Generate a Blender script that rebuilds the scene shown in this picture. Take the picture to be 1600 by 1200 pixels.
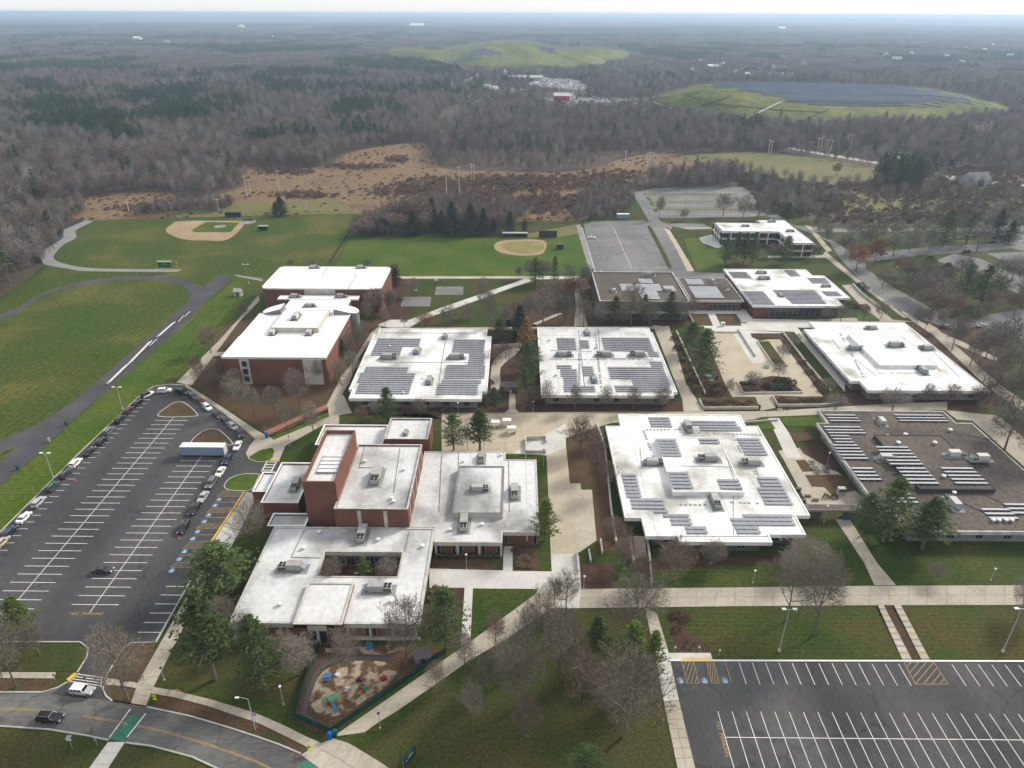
import bpy, math, random
from mathutils import Vector, Matrix, noise
from mathutils.geometry import tessellate_polygon
RN = random.Random(11)
for o in list(bpy.data.objects): bpy.data.objects.remove(o)
sc = bpy.context.scene
C = sc.collection
rad = math.radians
# ------------------------------------------------------------ camera
FPX, HC = 1109.0, 118.0                     # focal length in photo pixels (1600 wide), drone height in metres
PITCH, YAW, ROLL = math.atan(579.0/FPX), rad(0.33), rad(0.22)
ROT = Matrix.Rotation(YAW, 3, 'Z') @ Matrix.Rotation(math.pi/2-PITCH, 3, 'X') @ Matrix.Rotation(ROLL, 3, 'Z')
cd = bpy.data.cameras.new('camera'); cam = bpy.data.objects.new('camera', cd); C.objects.link(cam)
cam.matrix_world = Matrix.Translation((0, 0, HC)) @ ROT.to_4x4()
cd.sensor_fit = 'HORIZONTAL'; cd.sensor_width = 36.0; cd.lens = 36.0*FPX/1600.0
cd.clip_start = 1.0; cd.clip_end = 120000.0
sc.camera = cam
# ------------------------------------------------------------ sky, sun, exposure
SUN_AZ, SUN_EL = rad(52), rad(32)           # azimuth measured from +Y (ahead) towards +X (right)
w = bpy.data.worlds.new('World'); sc.world = w; w.use_nodes = True
nt = w.node_tree; nt.nodes.clear()
sky = nt.nodes.new('ShaderNodeTexSky'); sky.sky_type = 'NISHITA'; sky.sun_disc = False
sky.sun_elevation = SUN_EL; sky.sun_rotation = SUN_AZ
sky.air_density = 1.0; sky.dust_density = 0.8; sky.ozone_density = 1.0; sky.altitude = 100
veil = nt.nodes.new('ShaderNodeMixRGB'); veil.inputs[0].default_value = 0.8     # thin even cloud over the whole sky
veil.inputs[2].default_value = (8.8, 8.9, 9.1, 1)
bg = nt.nodes.new('ShaderNodeBackground'); bg.inputs[1].default_value = 0.085
wo = nt.nodes.new('ShaderNodeOutputWorld')
nt.links.new(sky.outputs[0], veil.inputs[1]); nt.links.new(veil.outputs[0], bg.inputs[0]); nt.links.new(bg.outputs[0], wo.inputs[0])
sd = bpy.data.lights.new('sun', 'SUN'); sun = bpy.data.objects.new('sun', sd); C.objects.link(sun)
sd.energy = 3.3; sd.angle = rad(12); sd.color = (1.0, 0.93, 0.81)
sdir = Vector((math.sin(SUN_AZ)*math.cos(SUN_EL), math.cos(SUN_AZ)*math.cos(SUN_EL), math.sin(SUN_EL)))
sun.rotation_euler = sdir.to_track_quat('Z', 'Y').to_euler()
vs = sc.view_settings
vs.view_transform = 'Standard'; vs.look = 'None'; vs.gamma = 1.0; vs.exposure = 0.5; vs.use_curve_mapping = False
try:
    sc.cycles.max_bounces = 4; sc.cycles.diffuse_bounces = 2; sc.cycles.glossy_bounces = 2; sc.cycles.transmission_bounces = 2
    sc.cycles.volume_bounces = 0; sc.cycles.use_denoising = True
except Exception: pass
# ------------------------------------------------------------ helpers
def G(px, py, z=0.0):
    """point of the place at height z that the photo shows at pixel px, py"""
    d = ROT @ Vector(((px-800)/FPX, (600-py)/FPX, -1.0))
    t = (z-HC)/d.z
    return Vector((d.x*t, d.y*t, z))
RI = ROT.transposed()
def PX(x, y, z=0.0):
    v = RI @ Vector((x, y, z-HC))
    return 800-FPX*v.x/v.z, 600+FPX*v.y/v.z
def top_z(b, ytop):
    """height above the ground point b that reaches photo row ytop"""
    lo, hi = 0.0, 80.0
    for _ in range(30):
        m = (lo+hi)/2
        if PX(b.x, b.y, m)[1] > ytop: lo = m
        else: hi = m
    return (lo+hi)/2
MATS = {}
def mat(name, c1, c2=None, *a, crack=None, mow=None, **k):
    m = mat0(name, c1, c2, *a, **k)
    if mow:                 # alternate mown bands (direction, width in metres, amount)
        n = m.node_tree; b = n.nodes['Principled BSDF']; src_ = b.inputs['Base Color'].links[0].from_socket; L = n.links.new
        g = n.nodes.new('ShaderNodeNewGeometry'); rt = n.nodes.new('ShaderNodeMapping'); rt.inputs['Rotation'].default_value = (0, 0, rad(mow[0])); L(g.outputs['Position'], rt.inputs['Vector'])
        wv = n.nodes.new('ShaderNodeTexWave'); wv.inputs['Scale'].default_value = .314/mow[1]; wv.inputs['Distortion'].default_value = 1.5; wv.inputs['Detail'].default_value = 3; wv.inputs['Detail Scale'].default_value = .6; L(rt.outputs[0], wv.inputs['Vector'])
        mr = n.nodes.new('ShaderNodeMapRange'); mr.inputs[3].default_value = 1-mow[2]; mr.inputs[4].default_value = 1+mow[2]; L(wv.outputs['Fac'], mr.inputs[0])
        sc_ = n.nodes.new('ShaderNodeVectorMath'); sc_.operation = 'SCALE'; L(src_, sc_.inputs[0]); L(mr.outputs[0], sc_.inputs['Scale']); L(sc_.outputs[0], b.inputs['Base Color'])
    if crack:               # thin sealed cracks (scale, width, factor) over the surface colour
        n = m.node_tree; b = n.nodes['Principled BSDF']; src_ = b.inputs['Base Color'].links[0].from_socket; L = n.links.new
        g = n.nodes.new('ShaderNodeNewGeometry'); nz = n.nodes.new('ShaderNodeTexNoise'); nz.inputs['Scale'].default_value = crack[0]*2.5; nz.inputs['Detail'].default_value = 4; L(g.outputs['Position'], nz.inputs['Vector'])
        ad = n.nodes.new('ShaderNodeVectorMath'); ad.operation = 'MULTIPLY_ADD'; ad.inputs[1].default_value = (6, 6, 6); L(nz.outputs['Color'], ad.inputs[0]); L(g.outputs['Position'], ad.inputs[2])
        vo = n.nodes.new('ShaderNodeTexVoronoi'); vo.feature = 'DISTANCE_TO_EDGE'; vo.inputs['Scale'].default_value = crack[0]; L(ad.outputs[0], vo.inputs['Vector'])
        mr = n.nodes.new('ShaderNodeMapRange'); mr.inputs[1].default_value = 0; mr.inputs[2].default_value = crack[1]; mr.inputs[3].default_value = crack[2]; mr.inputs[4].default_value = 1; L(vo.outputs['Distance'], mr.inputs[0])
        sc_ = n.nodes.new('ShaderNodeVectorMath'); sc_.operation = 'SCALE'; L(src_, sc_.inputs[0]); L(mr.outputs[0], sc_.inputs['Scale']); L(sc_.outputs[0], b.inputs['Base Color'])
    return m
def mat0(name, c1, c2=None, scale=0.2, rough=0.85, metal=0.0, fine=None, bump=0.0, spec=0.08, rnd=0.0, detail=5, stretch=None, c3=None, lo=0.35, hi=0.65):
    """procedural surface: broad noise between c1 and c2 (and c3), fine=(scale, amount) grain"""
    m = bpy.data.materials.new(name); m.use_nodes = True; MATS[name] = m
    n = m.node_tree; b = n.nodes['Principled BSDF']; L = n.links.new
    b.inputs['Roughness'].default_value = rough; b.inputs['Metallic'].default_value = metal
    b.inputs['Specular IOR Level'].default_value = spec
    if c2 is None and not fine and not rnd:
        b.inputs['Base Color'].default_value = (*c1, 1); return m
    geo = n.nodes.new('ShaderNodeNewGeometry'); vec = geo.outputs['Position']
    if stretch:
        mp = n.nodes.new('ShaderNodeMapping'); mp.inputs['Scale'].default_value = stretch
        L(vec, mp.inputs['Vector']); vec = mp.outputs['Vector']
    col = None
    if c2 is not None:
        t = n.nodes.new('ShaderNodeTexNoise'); t.inputs['Scale'].default_value = scale; t.inputs['Detail'].default_value = detail
        L(vec, t.inputs['Vector'])
        r = n.nodes.new('ShaderNodeValToRGB'); e = r.color_ramp.elements
        e[0].position = lo; e[0].color = (*c1, 1); e[1].position = hi; e[1].color = (*c2, 1)
        if c3: k = e.new(0.5*(lo+hi)); k.color = (*c3, 1)
        L(t.outputs['Fac'], r.inputs['Fac']); col = r.outputs['Color']
    else:
        rgb = n.nodes.new('ShaderNodeRGB'); rgb.outputs[0].default_value = (*c1, 1); col = rgb.outputs[0]
    if fine:
        t = n.nodes.new('ShaderNodeTexNoise'); t.inputs['Scale'].default_value = fine[0]; t.inputs['Detail'].default_value = 3
        L(vec, t.inputs['Vector'])
        mr = n.nodes.new('ShaderNodeMapRange'); mr.inputs[1].default_value = 0.3; mr.inputs[2].default_value = 0.7
        mr.inputs[3].default_value = 1-fine[1]; mr.inputs[4].default_value = 1+fine[1]
        L(t.outputs['Fac'], mr.inputs[0])
        mx = n.nodes.new('ShaderNodeVectorMath'); mx.operation = 'SCALE'
        L(col, mx.inputs[0]); L(mr.outputs[0], mx.inputs['Scale']); col = mx.outputs[0]
        if bump:
            bp = n.nodes.new('ShaderNodeBump'); bp.inputs['Strength'].default_value = bump; bp.inputs['Distance'].default_value = 0.1
            L(t.outputs['Fac'], bp.inputs['Height']); L(bp.outputs[0], b.inputs['Normal'])
    if rnd:
        oi = n.nodes.new('ShaderNodeObjectInfo')
        mr = n.nodes.new('ShaderNodeMapRange'); mr.inputs[3].default_value = 1-rnd; mr.inputs[4].default_value = 1+rnd
        L(oi.outputs['Random'], mr.inputs[0])
        mx = n.nodes.new('ShaderNodeVectorMath'); mx.operation = 'SCALE'
        L(col, mx.inputs[0]); L(mr.outputs[0], mx.inputs['Scale']); col = mx.outputs[0]
    L(col, b.inputs['Base Color'])
    return m
def link(o, parent=None):
    C.objects.link(o)
    if parent is not None: o.parent = parent
    return o
def tag(o, label=None, cat=None, group=None, kind=None):
    if label: o['label'] = label
    if cat: o['category'] = cat
    if group: o['group'] = group
    if kind: o['kind'] = kind
    return o
def mesh(name, v, f, m=None, smooth=False, mi=None):
    me = bpy.data.meshes.new(name); me.from_pydata([tuple(p) for p in v], [], f)
    for x in (m if isinstance(m, (list, tuple)) else [m]):
        if x: me.materials.append(MATS[x])
    if mi: me.polygons.foreach_set('material_index', mi)
    if smooth: me.polygons.foreach_set('use_smooth', [True]*len(me.polygons))
    me.update(); return me
def put(name, me, parent=None, loc=(0, 0, 0), rz=0.0, sca=None):
    o = bpy.data.objects.new(name, me); o.location = loc; o.rotation_euler = (0, 0, rz)
    if sca: o.scale = sca
    return link(o, parent)
def root(name, loc, rz=0.0, label=None, cat=None, group=None):
    o = bpy.data.objects.new(name, None); o.location = loc; o.rotation_euler = (0, 0, rz); o.empty_display_size = 0.5
    link(o); return tag(o, label, cat, group)
class MB:
    def __init__(s): s.v = []; s.f = []; s.mi = []
    def quad(s, a, b, c, d, mi=0):
        n = len(s.v); s.v += [a, b, c, d]; s.f.append((n, n+1, n+2, n+3)); s.mi.append(mi)
    def box(s, x0, x1, y0, y1, z0, z1, mi=0, M=None):
        n = len(s.v); p = [(x0, y0, z0), (x1, y0, z0), (x1, y1, z0), (x0, y1, z0), (x0, y0, z1), (x1, y0, z1), (x1, y1, z1), (x0, y1, z1)]
        if M: p = [tuple(M @ Vector(q)) for q in p]
        s.v += p
        for q in ((0, 3, 2, 1), (4, 5, 6, 7), (0, 1, 5, 4), (1, 2, 6, 5), (2, 3, 7, 6), (3, 0, 4, 7)): s.f.append(tuple(n+i for i in q)); s.mi.append(mi)
    def cyl(s, p0, p1, r0, r1=None, n=8, mi=0, cap=True):
        r1 = r0 if r1 is None else r1
        p0, p1 = Vector(p0), Vector(p1); d = (p1-p0).normalized()
        a = d.orthogonal().normalized(); b = d.cross(a); k = len(s.v)
        for p, r in ((p0, r0), (p1, r1)):
            for i in range(n):
                t = 2*math.pi*i/n; s.v.append(tuple(p+a*(r*math.cos(t))+b*(r*math.sin(t))))
        for i in range(n): j = (i+1) % n; s.f.append((k+i, k+j, k+n+j, k+n+i)); s.mi.append(mi)
        if cap:
            s.f.append(tuple(k+n+i for i in range(n))); s.mi.append(mi)
            s.f.append(tuple(k+n-1-i for i in range(n))); s.mi.append(mi)
    def mesh(s, name, m, smooth=False): return mesh(name, s.v, s.f, m, smooth, s.mi)
    def build(s, name, m, parent=None, loc=(0, 0, 0), rz=0.0, smooth=False): return put(name, s.mesh(name, m, smooth), parent, loc, rz)
ORD = ['first', 'second', 'third', 'fourth', 'fifth', 'sixth', 'seventh', 'eighth', 'ninth', 'tenth', 'eleventh', 'twelfth', 'thirteenth',
       'fourteenth', 'fifteenth', 'sixteenth', 'seventeenth', 'eighteenth', 'nineteenth', 'twentieth']
REG = {}
def reg(o, base, phrase, x=None):
    """labels are written at the end: things of one look beside one landmark are told apart by their order from the left"""
    REG.setdefault((base, phrase), []).append((PX(o.location.x, o.location.y, o.location.z)[0] if x is None else x, o)); return o
def write_labels():
    for (base, phrase), it in REG.items():
        it.sort(key=lambda q: q[0]); n = len(it)
        for i, (x, o) in enumerate(it):
            o['label'] = f'{base} {phrase}' if n == 1 else (f'leftmost {base} {phrase}' if i == 0 else (f'rightmost {base} {phrase}' if i == n-1 else f'{ORD[i]} {base} from the left {phrase}'))
            if n > 1: o['group'] = f'{base} {phrase}'
def spline(p, n=5, closed=True):
    out = []; N = len(p)
    for i in range(N if closed else N-1):
        a, b, c, d = (p[(i-1) % N], p[i], p[(i+1) % N], p[(i+2) % N]) if closed else (p[max(i-1, 0)], p[i], p[i+1], p[min(i+2, N-1)])
        for k in range(n):
            t = k/n
            out.append(tuple(0.5*(2*b[j]+(c[j]-a[j])*t+(2*a[j]-5*b[j]+4*c[j]-d[j])*t*t+(3*b[j]-a[j]-3*c[j]+d[j])*t**3) for j in range(2)))
    if not closed: out.append(tuple(p[-1]))
    return out
def ccw(p):
    a = sum(p[i][0]*p[(i+1) % len(p)][1]-p[(i+1) % len(p)][0]*p[i][1] for i in range(len(p)))
    return p if a > 0 else p[::-1]
def offset(p, d):
    """inset a counter-clockwise polygon by d"""
    out = []; n = len(p)
    for i in range(n):
        a, b, c = Vector(p[i-1][:2]), Vector(p[i][:2]), Vector(p[(i+1) % n][:2])
        e1 = (b-a).normalized(); e2 = (c-b).normalized()
        n1 = Vector((-e1.y, e1.x)); n2 = Vector((-e2.y, e2.x))
        k = 1+n1.dot(n2); out.append(tuple(b+(n1+n2)*(d/max(k, 0.25))))
    return out
def slab_mesh(name, poly, z, m, thick=0.0, hole=None):
    poly = ccw([tuple(q[:2]) for q in poly])
    loops = [poly]+([ccw(hole)[::-1]] if hole else [])
    pts = [q for l in loops for q in l]
    tri = tessellate_polygon([[Vector((x, y, 0)) for x, y in l] for l in loops])
    v = [(x, y, z) for x, y in pts]; f = []
    for t in tri:
        a, b, c = (Vector(pts[i]) for i in t)
        f.append(tuple(t) if (b-a).cross(c-a) > 0 else (t[0], t[2], t[1]))
    if thick:
        k = 0
        for l in loops:
            n = len(l); s = len(v); v += [(x, y, z-thick) for x, y in l]
            for i in range(n): j = (i+1) % n; f.append((k+i, s+i, s+j, k+j))
            k += n
    return mesh(name, v, f, m)
def gp(pts): return [tuple(G(x, y)[:2]) for x, y in pts]
def sheet(name, pts, z, m, smooth=0, thick=0.0, kind='structure', label=None, cat=None, parent=None):
    if smooth: pts = spline(pts, smooth)
    o = put(name, slab_mesh(name, gp(pts), z, m, thick), parent)
    if parent is None: tag(o, label, cat, None, kind)
    return o
def ribbon(name, wp, width, z, m, parent=None, thick=0.0):
    """strip of even width along world points"""
    L, Rr = [], []
    for i, p in enumerate(wp):
        a = Vector(wp[max(i-1, 0)][:2]); b = Vector(wp[min(i+1, len(wp)-1)][:2]); d = (b-a).normalized(); n = Vector((-d.y, d.x))
        L.append(tuple(Vector(p[:2])+n*width/2)); Rr.append(tuple(Vector(p[:2])-n*width/2))
    v = [(x, y, z) for x, y in L]+[(x, y, z) for x, y in Rr]; n = len(wp); f = [(i, n+i, n+i+1, i+1) for i in range(n-1)]
    if thick:
        k = len(v); v += [(x, y, z-thick) for x, y, _ in v[:2*n]]
        for i in range(n-1): f += [(i, i+1, k+i+1, k+i), (n+i+1, n+i, k+n+i, k+n+i+1)]
        f += [(0, k, k+n, n), (n-1, 2*n-1, k+2*n-1, k+n-1)]
    return put(name, mesh(name, v, f, m), parent)
def kerb(pts, parent=None, smooth=0, closed=True, h=0.15, wdt=0.28, m='kerb'):
    p = spline(pts, smooth, closed) if smooth else list(pts)
    if closed: p = p+[p[0]]
    return ribbon('kerb', gp(p), wdt, h+0.05, m, parent, thick=h+0.04)
def inside(x, y, poly):
    c = False; n = len(poly); j = n-1
    for i in range(n):
        xi, yi = poly[i]; xj, yj = poly[j]
        if (yi > y) != (yj > y) and x < (xj-xi)*(y-yi)/(yj-yi)+xi: c = not c
        j = i
    return c
# ------------------------------------------------------------ materials
mat('forest_floor', (.065, .050, .040), (.095, .072, .055), .012, fine=(.5, .3), c3=(.078, .060, .047))
mat('far_land', (.09, .075, .068), (.045, .055, .035), .0016, fine=(.02, .35), detail=8)
mat('meadow', (.165, .104, .058), (.105, .064, .041), .018, fine=(.30, .4), c3=(.172, .118, .068), detail=8)
mat('pasture', (0.1148, 0.1173, 0.0416), (0.1530, 0.1343, 0.0600), .02, fine=(.4, .22), detail=8)
mat('field_grass', (.040, .068, .0080), (.090, .089, .0185), .03, fine=(.55, .30), c3=(0.0510, 0.0690, 0.0110), detail=8, mow=(8, 2.6, .10))
mat('mown_grass', (.040, .080, .0065), (.072, .098, .013), .045, fine=(.7, .26), detail=6, mow=(90, 1.4, .10))
mat('lawn', (0.0288, 0.0475, 0.0078), (0.0634, 0.0547, 0.0156), .05, fine=(1.2, .32), c3=(0.0418, 0.0562, 0.0109), detail=9, mow=(90, 1.2, .09))
mat('rough_lawn', (.056, .052, .0165), (.038, .055, .0120), .07, fine=(1.8, .35), c3=(.052, .053, .0165), detail=9)
mat('lush_lawn', (.026, .050, .0060), (.052, .064, .0125), .05, fine=(1.0, .30), detail=9, mow=(90, 1.2, .10))
mat('mulch', (0.0522, 0.0306, 0.0216), (0.0765, 0.0450, 0.0306), .3, fine=(3, .4))
mat('leaf_litter', (0.0808, 0.0527, 0.0306), (0.0527, 0.0510, 0.0213), .12, fine=(2.5, .4), c3=(0.0892, 0.0527, 0.0323), detail=9)
mat('asphalt', (.048, .048, .051), (.092, .090, .090), .045, fine=(2.0, .16), detail=12, rough=.9, stretch=(1, .35, 1), crack=(.045, .012, .72))
mat('track_asphalt', (.060, .057, .062), (.084, .081, .086), .08, fine=(2.0, .16), detail=9)
mat('old_asphalt', (.135, .135, .135), (.205, .20, .195), .04, fine=(1.2, .14), detail=12, crack=(.06, .02, .6))
mat('road_asphalt', (.082, .080, .078), (.15, .146, .138), .08, fine=(1.5, .18), detail=12, stretch=(.4, 1, 1), crack=(.10, .018, .6))
mat('concrete', (.335, .295, .235), (.405, .365, .30), .09, fine=(1.1, .10), detail=8, rnd=.06)
mat('new_concrete', (.45, .435, .40), (.53, .515, .485), .12, fine=(1.0, .07), rnd=.05)
mat('plaza', (.38, .325, .24), (.435, .38, .29), .1, fine=(.9, .07))
mat('precast', (.52, .49, .43), (.40, .38, .34), .35, fine=(2, .1))
mat('kerb', (.46, .45, .42), (.36, .35, .32), .4)
mat('paver', (.24, .11, .08), (.30, .15, .11), .6, fine=(4, .25))
mat('dirt', (.33, .245, .155), (.275, .195, .12), .1, fine=(1, .12))
mat('infield', (.235, .195, .085), (.17, .165, .06), .12, fine=(1, .15))
mat('sand', (.33, .265, .185), (.105, .062, .038), .42, fine=(3, .25), detail=12, lo=.46, hi=.56)
mat('stone_dust', (.21, .205, .20), (.25, .245, .24), .1, fine=(1, .1))
mat('roof_white', (.74, .74, .73), (.34, .33, .30), .085, rough=.55, fine=(.9, .10), detail=14, lo=.46, hi=.68)
mat('roof_stained', (.62, .62, .61), (.30, .295, .28), .10, rough=.6, fine=(1.1, .12), detail=14, c3=(.56, .56, .55), lo=.40, hi=.72)
mat('roof_clean', (.84, .84, .84), (.74, .74, .73), .06, rough=.5, detail=8, lo=.5, hi=.8)
mat('roof_worn', (.62, .62, .615), (.24, .235, .23), .055, rough=.7, fine=(.9, .10), detail=12, c3=(.545, .545, .54), lo=.38, hi=.66, stretch=(1, .8, 1))
mat('roof_brown', (.122, .098, .084), (.066, .056, .050), .06, fine=(1.1, .3), detail=12, c3=(.102, .086, .075))
mat('seam', (.30, .30, .29), (.40, .40, .39), .5)
mat('pad', (.22, .22, .215), (.30, .30, .29), .8)
mat('brick', (.145, .068, .050), (.18, .084, .060), .25, fine=(6, .22), detail=6)
mat('fascia', (.80, .80, .78), (.64, .63, .60), .3)
mat('fascia_stained', (.50, .50, .475), (.34, .335, .32), .6, stretch=(1, 1, .15))
mat('dark_trim', (.05, .05, .05))
mat('wall_grey', (.17, .165, .16), (.22, .215, .205), .3, fine=(3, .1))
mat('wall_dark', (.085, .083, .082), (.115, .112, .11), .3)
mat('glass', (.020, .024, .028), rough=.08, spec=.6)
mat('frame', (.30, .30, .30), rough=.5)
mat('alum', (.42, .43, .44), (.35, .36, .37), .8, rough=.45, metal=.3)
mat('unit_grey', (.30, .30, .29), (.38, .375, .36), .6, rough=.5, rnd=.12)
mat('unit_pale', (.50, .48, .43), (.42, .40, .37), .5, rough=.5, rnd=.1)
mat('unit_blue', (.16, .21, .27), (.24, .29, .34), .8, rough=.4)
mat('fan', (.015, .015, .016), rough=.6)
mat('panel', (.225, .227, .255), (.27, .272, .295), .3, rough=.25, spec=.6)
mat('panel_pale', (.44, .445, .48), (.52, .525, .55), .3, rough=.28, spec=.6)
mat('panel_hill', (.030, .050, .095), (.044, .066, .112), .05, rough=.7, spec=.05)
mat('paint_white', (.72, .72, .68), (.55, .55, .52), .8)
mat('paint_yellow', (.43, .29, .12), (.32, .23, .11), .8)
mat('paint_blue', (.10, .21, .33), (.08, .17, .27), .8)
mat('paint_green', (.035, .17, .10), (.05, .20, .13), .5, fine=(2, .25))
mat('tactile', (.70, .42, .06), (.60, .36, .07), 1)
mat('pole_grey', (.40, .41, .41), rough=.5, metal=.2)
mat('pole_dark', (.035, .034, .032), rough=.6)
mat('lamp_white', (.72, .72, .70), rough=.4)
mat('wood_pole', (.46, .43, .39), (.54, .51, .47), 1)
mat('fence_green', (.008, .045, .034), (.012, .06, .045), .5)
mat('fence_dark', (.040, .045, .046), rough=.7)
mat('tyre', (.012, .012, .013), rough=.8)
mat('rim', (.38, .38, .39), rough=.35, metal=.6)
mat('car_glass', (.010, .012, .014), rough=.05, spec=.7)
mat('headlight', (.62, .64, .66), rough=.15)
mat('taillight', (.25, .012, .010), rough=.2)
for n_, c_ in dict(black=(.010, .010, .012), white=(.74, .74, .72), silver=(.38, .39, .40), grey=(.12, .125, .13), navy=(.012, .022, .055), teal=(.030, .060, .068),
                   maroon=(.060, .012, .014), red=(.17, .012, .018), beige=(.45, .40, .31), charcoal=(.035, .036, .040)).items():
    mat('car_'+n_, c_, rough=.25, spec=.6)
for n_, c_ in dict(toy_blue=(.05, .15, .36), toy_red=(.38, .05, .035), toy_green=(.09, .27, .16), toy_dkgreen=(.02, .22, .05), toy_orange=(.38, .17, .07), toy_cyan=(.04, .23, .42),
                   toy_white=(.5, .5, .52), shed_grey=(.20, .22, .27), shed_roof=(.13, .12, .125), trailer_blue=(.20, .27, .36), bin_blue=(.01, .10, .42), bin_green=(.012, .07, .055),
                   sign_yellow=(.72, .80, .01), sign_green=(.010, .045, .045), orange=(.75, .13, .04), table_green=(.11, .24, .20), roof_red=(.42, .03, .05), tank=(.60, .58, .44), house_wall=(.34, .36, .40), house_roof=(.09, .09, .10)).items():
    mat(n_, c_, rough=.5, rnd=.05)
mat('bark', (.115, .098, .082), (.16, .14, .12), 1.5, rnd=.2)
mat('twig', (.160, .136, .108), (.220, .192, .160), .25, rnd=.22)
mat('twig_brown', (.185, .132, .106), (.155, .115, .096), .25, rnd=.25)
mat('twig_rust', (.24, .105, .055), (.17, .075, .05), .3, rnd=.2)
mat('twig_forest', (.142, .118, .102), (.215, .188, .168), .011, rnd=.40, detail=6)
mat('twig_umber', (.142, .096, .072), (.180, .130, .100), .012, rnd=.38, detail=6)
mat('twig_ash', (.185, .168, .152), (.245, .226, .206), .012, rnd=.32, detail=6)
mat('paint_worn', (.27, .27, .26), (.36, .36, .34), .3)
mat('needle', (.050, .084, .028), (.10, .132, .045), .5, rnd=.22)
mat('needle_light', (.085, .125, .026), (.125, .155, .040), .5, rnd=.15)
mat('spruce_needle', (.026, .044, .026), (.048, .066, .036), .5, rnd=.2)
mat('larch', (.27, .155, .055), (.20, .115, .045), .5)
mat('needle_forest', (.034, .062, .018), (.062, .090, .028), .02, rnd=.25)
mat('shrub', (.165, .108, .076), (.21, .145, .105), .5, rnd=.25)
mat('evergreen_shrub', (.030, .045, .016), (.05, .065, .024), .8, rnd=.2)
mat('reed', (.22, .15, .085), (.15, .10, .06), .8)
mat('hill_grass', (.082, .104, .024), (.150, .146, .042), .014, fine=(.12, .35), detail=10, c3=(.108, .122, .030))
mat('gravel_path', (.36, .34, .30), (.42, .40, .36), .1)
mat('scrap', (.5, .5, .5), (.12, .12, .13), .35, fine=(.25, .7), detail=2)
# ------------------------------------------------------------ terrain
def terrain():
    xs = sorted(set([-42000, -25000, -15000, -9000, -6000]+list(range(-4000, 4001, 400))+[6000, 9000, 15000, 25000, 42000]))
    ys = sorted(set([-600, -300]+list(range(0, 4001, 200))+[5000, 6500, 9000, 13000, 18000, 25000, 33000, 42000]))
    v = [(x, y, 0) for y in ys for x in xs]; n = len(xs)
    f = [(j*n+i, j*n+i+1, (j+1)*n+i+1, (j+1)*n+i) for j in range(len(ys)-1) for i in range(n-1)]
    mi = [0 if (ys[k//(n-1)+1] <= 3000) else 1 for k in range(len(f))]
    tag(put('ground', mesh('ground', v, f, ['forest_floor', 'far_land'], mi=mi)), kind='structure')
terrain()
# clearings that the woods leave open (photo rows and columns of their outlines)
MEADOW = [(120, 312), (250, 300), (300, 312), (385, 288), (370, 262), (495, 262), (548, 238), (640, 223), (668, 228), (690, 262), (780, 268), (900, 268), (1010, 240), (1120, 248), (1185, 262),
          (1010, 285), (990, 300), (1000, 340), (905, 346), (800, 372), (560, 366), (556, 336), (130, 345)]
PASTURE = [(1060, 245), (1150, 238), (1250, 243), (1340, 258), (1385, 268), (1360, 284), (1290, 290), (1200, 275), (1130, 258)]
sheet('meadow', MEADOW, .03, 'meadow', 4)
sheet('pasture', PASTURE, .06, 'pasture', 4)
sheet('dry_grass_strip', [(215, 338), (250, 333), (330, 318), (520, 311), (545, 322), (556, 333), (430, 335), (300, 339)], .05, 'pasture')
sheet('dirt_lane', [(1228, 232), (1300, 245), (1375, 257), (1420, 268), (1500, 283), (1610, 293), (1610, 289), (1500, 277), (1425, 262), (1300, 241), (1235, 230)], .08, 'gravel_path')
CAMPUS = [(-420, 1500), (-420, 640), (-120, 500), (0, 466), (50, 430), (92, 392), (100, 356), (132, 345), (300, 340), (432, 336), (556, 334), (600, 345), (780, 345), (905, 346), (985, 300), (1160, 292), (1200, 330),
          (1300, 350), (1640, 352), (1900, 420), (2100, 700), (2100, 1500)]
sheet('lawn', CAMPUS, .04, 'lawn')
sheet('outfield_grass', [(-420, 900), (-420, 640), (-120, 500), (0, 470), (60, 432), (92, 394), (104, 357), (132, 346), (300, 341), (432, 337), (556, 335), (556, 350), (545, 374), (516, 420), (500, 432), (420, 440), (300, 602), (238, 603), (0, 836), (-140, 985)], .06, 'field_grass')
sheet('softball_grass', [(545, 375), (640, 373), (780, 371), (905, 367), (921, 431), (700, 434), (600, 436), (518, 424)], .06, 'mown_grass')
sheet('bank_grass', [(372, 432), (392, 438), (300, 560), (238, 603), (0, 836), (-140, 985), (-180, 960), (0, 763), (180, 602), (300, 500)], .075, 'mown_grass')
sheet('running_track', spline([(-400, 610), (-200, 548), (0, 492), (62, 460), (125, 441), (200, 431), (250, 430), (287, 436), (318, 448)], 5, False)+[(342, 429), (366, 429), (350, 447), (322, 470), (295, 500), (184, 597), (125, 647), (47, 720), (0, 759), (-120, 860), (-420, 900)], .09, 'track_asphalt')
sheet('infield_grass', spline([(-400, 640), (-200, 560), (0, 501), (67, 462), (125, 447), (200, 438), (240, 437), (275, 442), (293, 453), (295, 467), (275, 490), (225, 532), (150, 597), (107, 632), (62, 661), (32, 675), (0, 686), (-120, 720), (-400, 760)], 4), .11, 'field_grass')
sheet('infield_grass', [(-260, 830), (-60, 735), (0, 707), (26, 699), (0, 722), (-150, 830)], .11, 'field_grass')
wt = put('warning_track', slab_mesh('warning_track', gp(spline([(132, 345), (100, 359), (98, 372), (70, 390), (62, 401), (66, 411), (80, 416), (107, 420), (140, 424), (277, 425)], 4, False)+spline([(285, 421), (150, 419.5), (100, 412), (85, 405), (86, 397), (100, 382), (119, 372), (119, 360), (146, 346)], 4, False)), .09, 'stone_dust')); tag(wt, kind='structure')
sheet('baseball_dirt', spline([(259, 359), (268, 351), (284, 345.5), (376, 345.5), (384, 348), (357, 374), (320, 376), (287, 374), (265, 366)], 4), .09, 'dirt')
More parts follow.
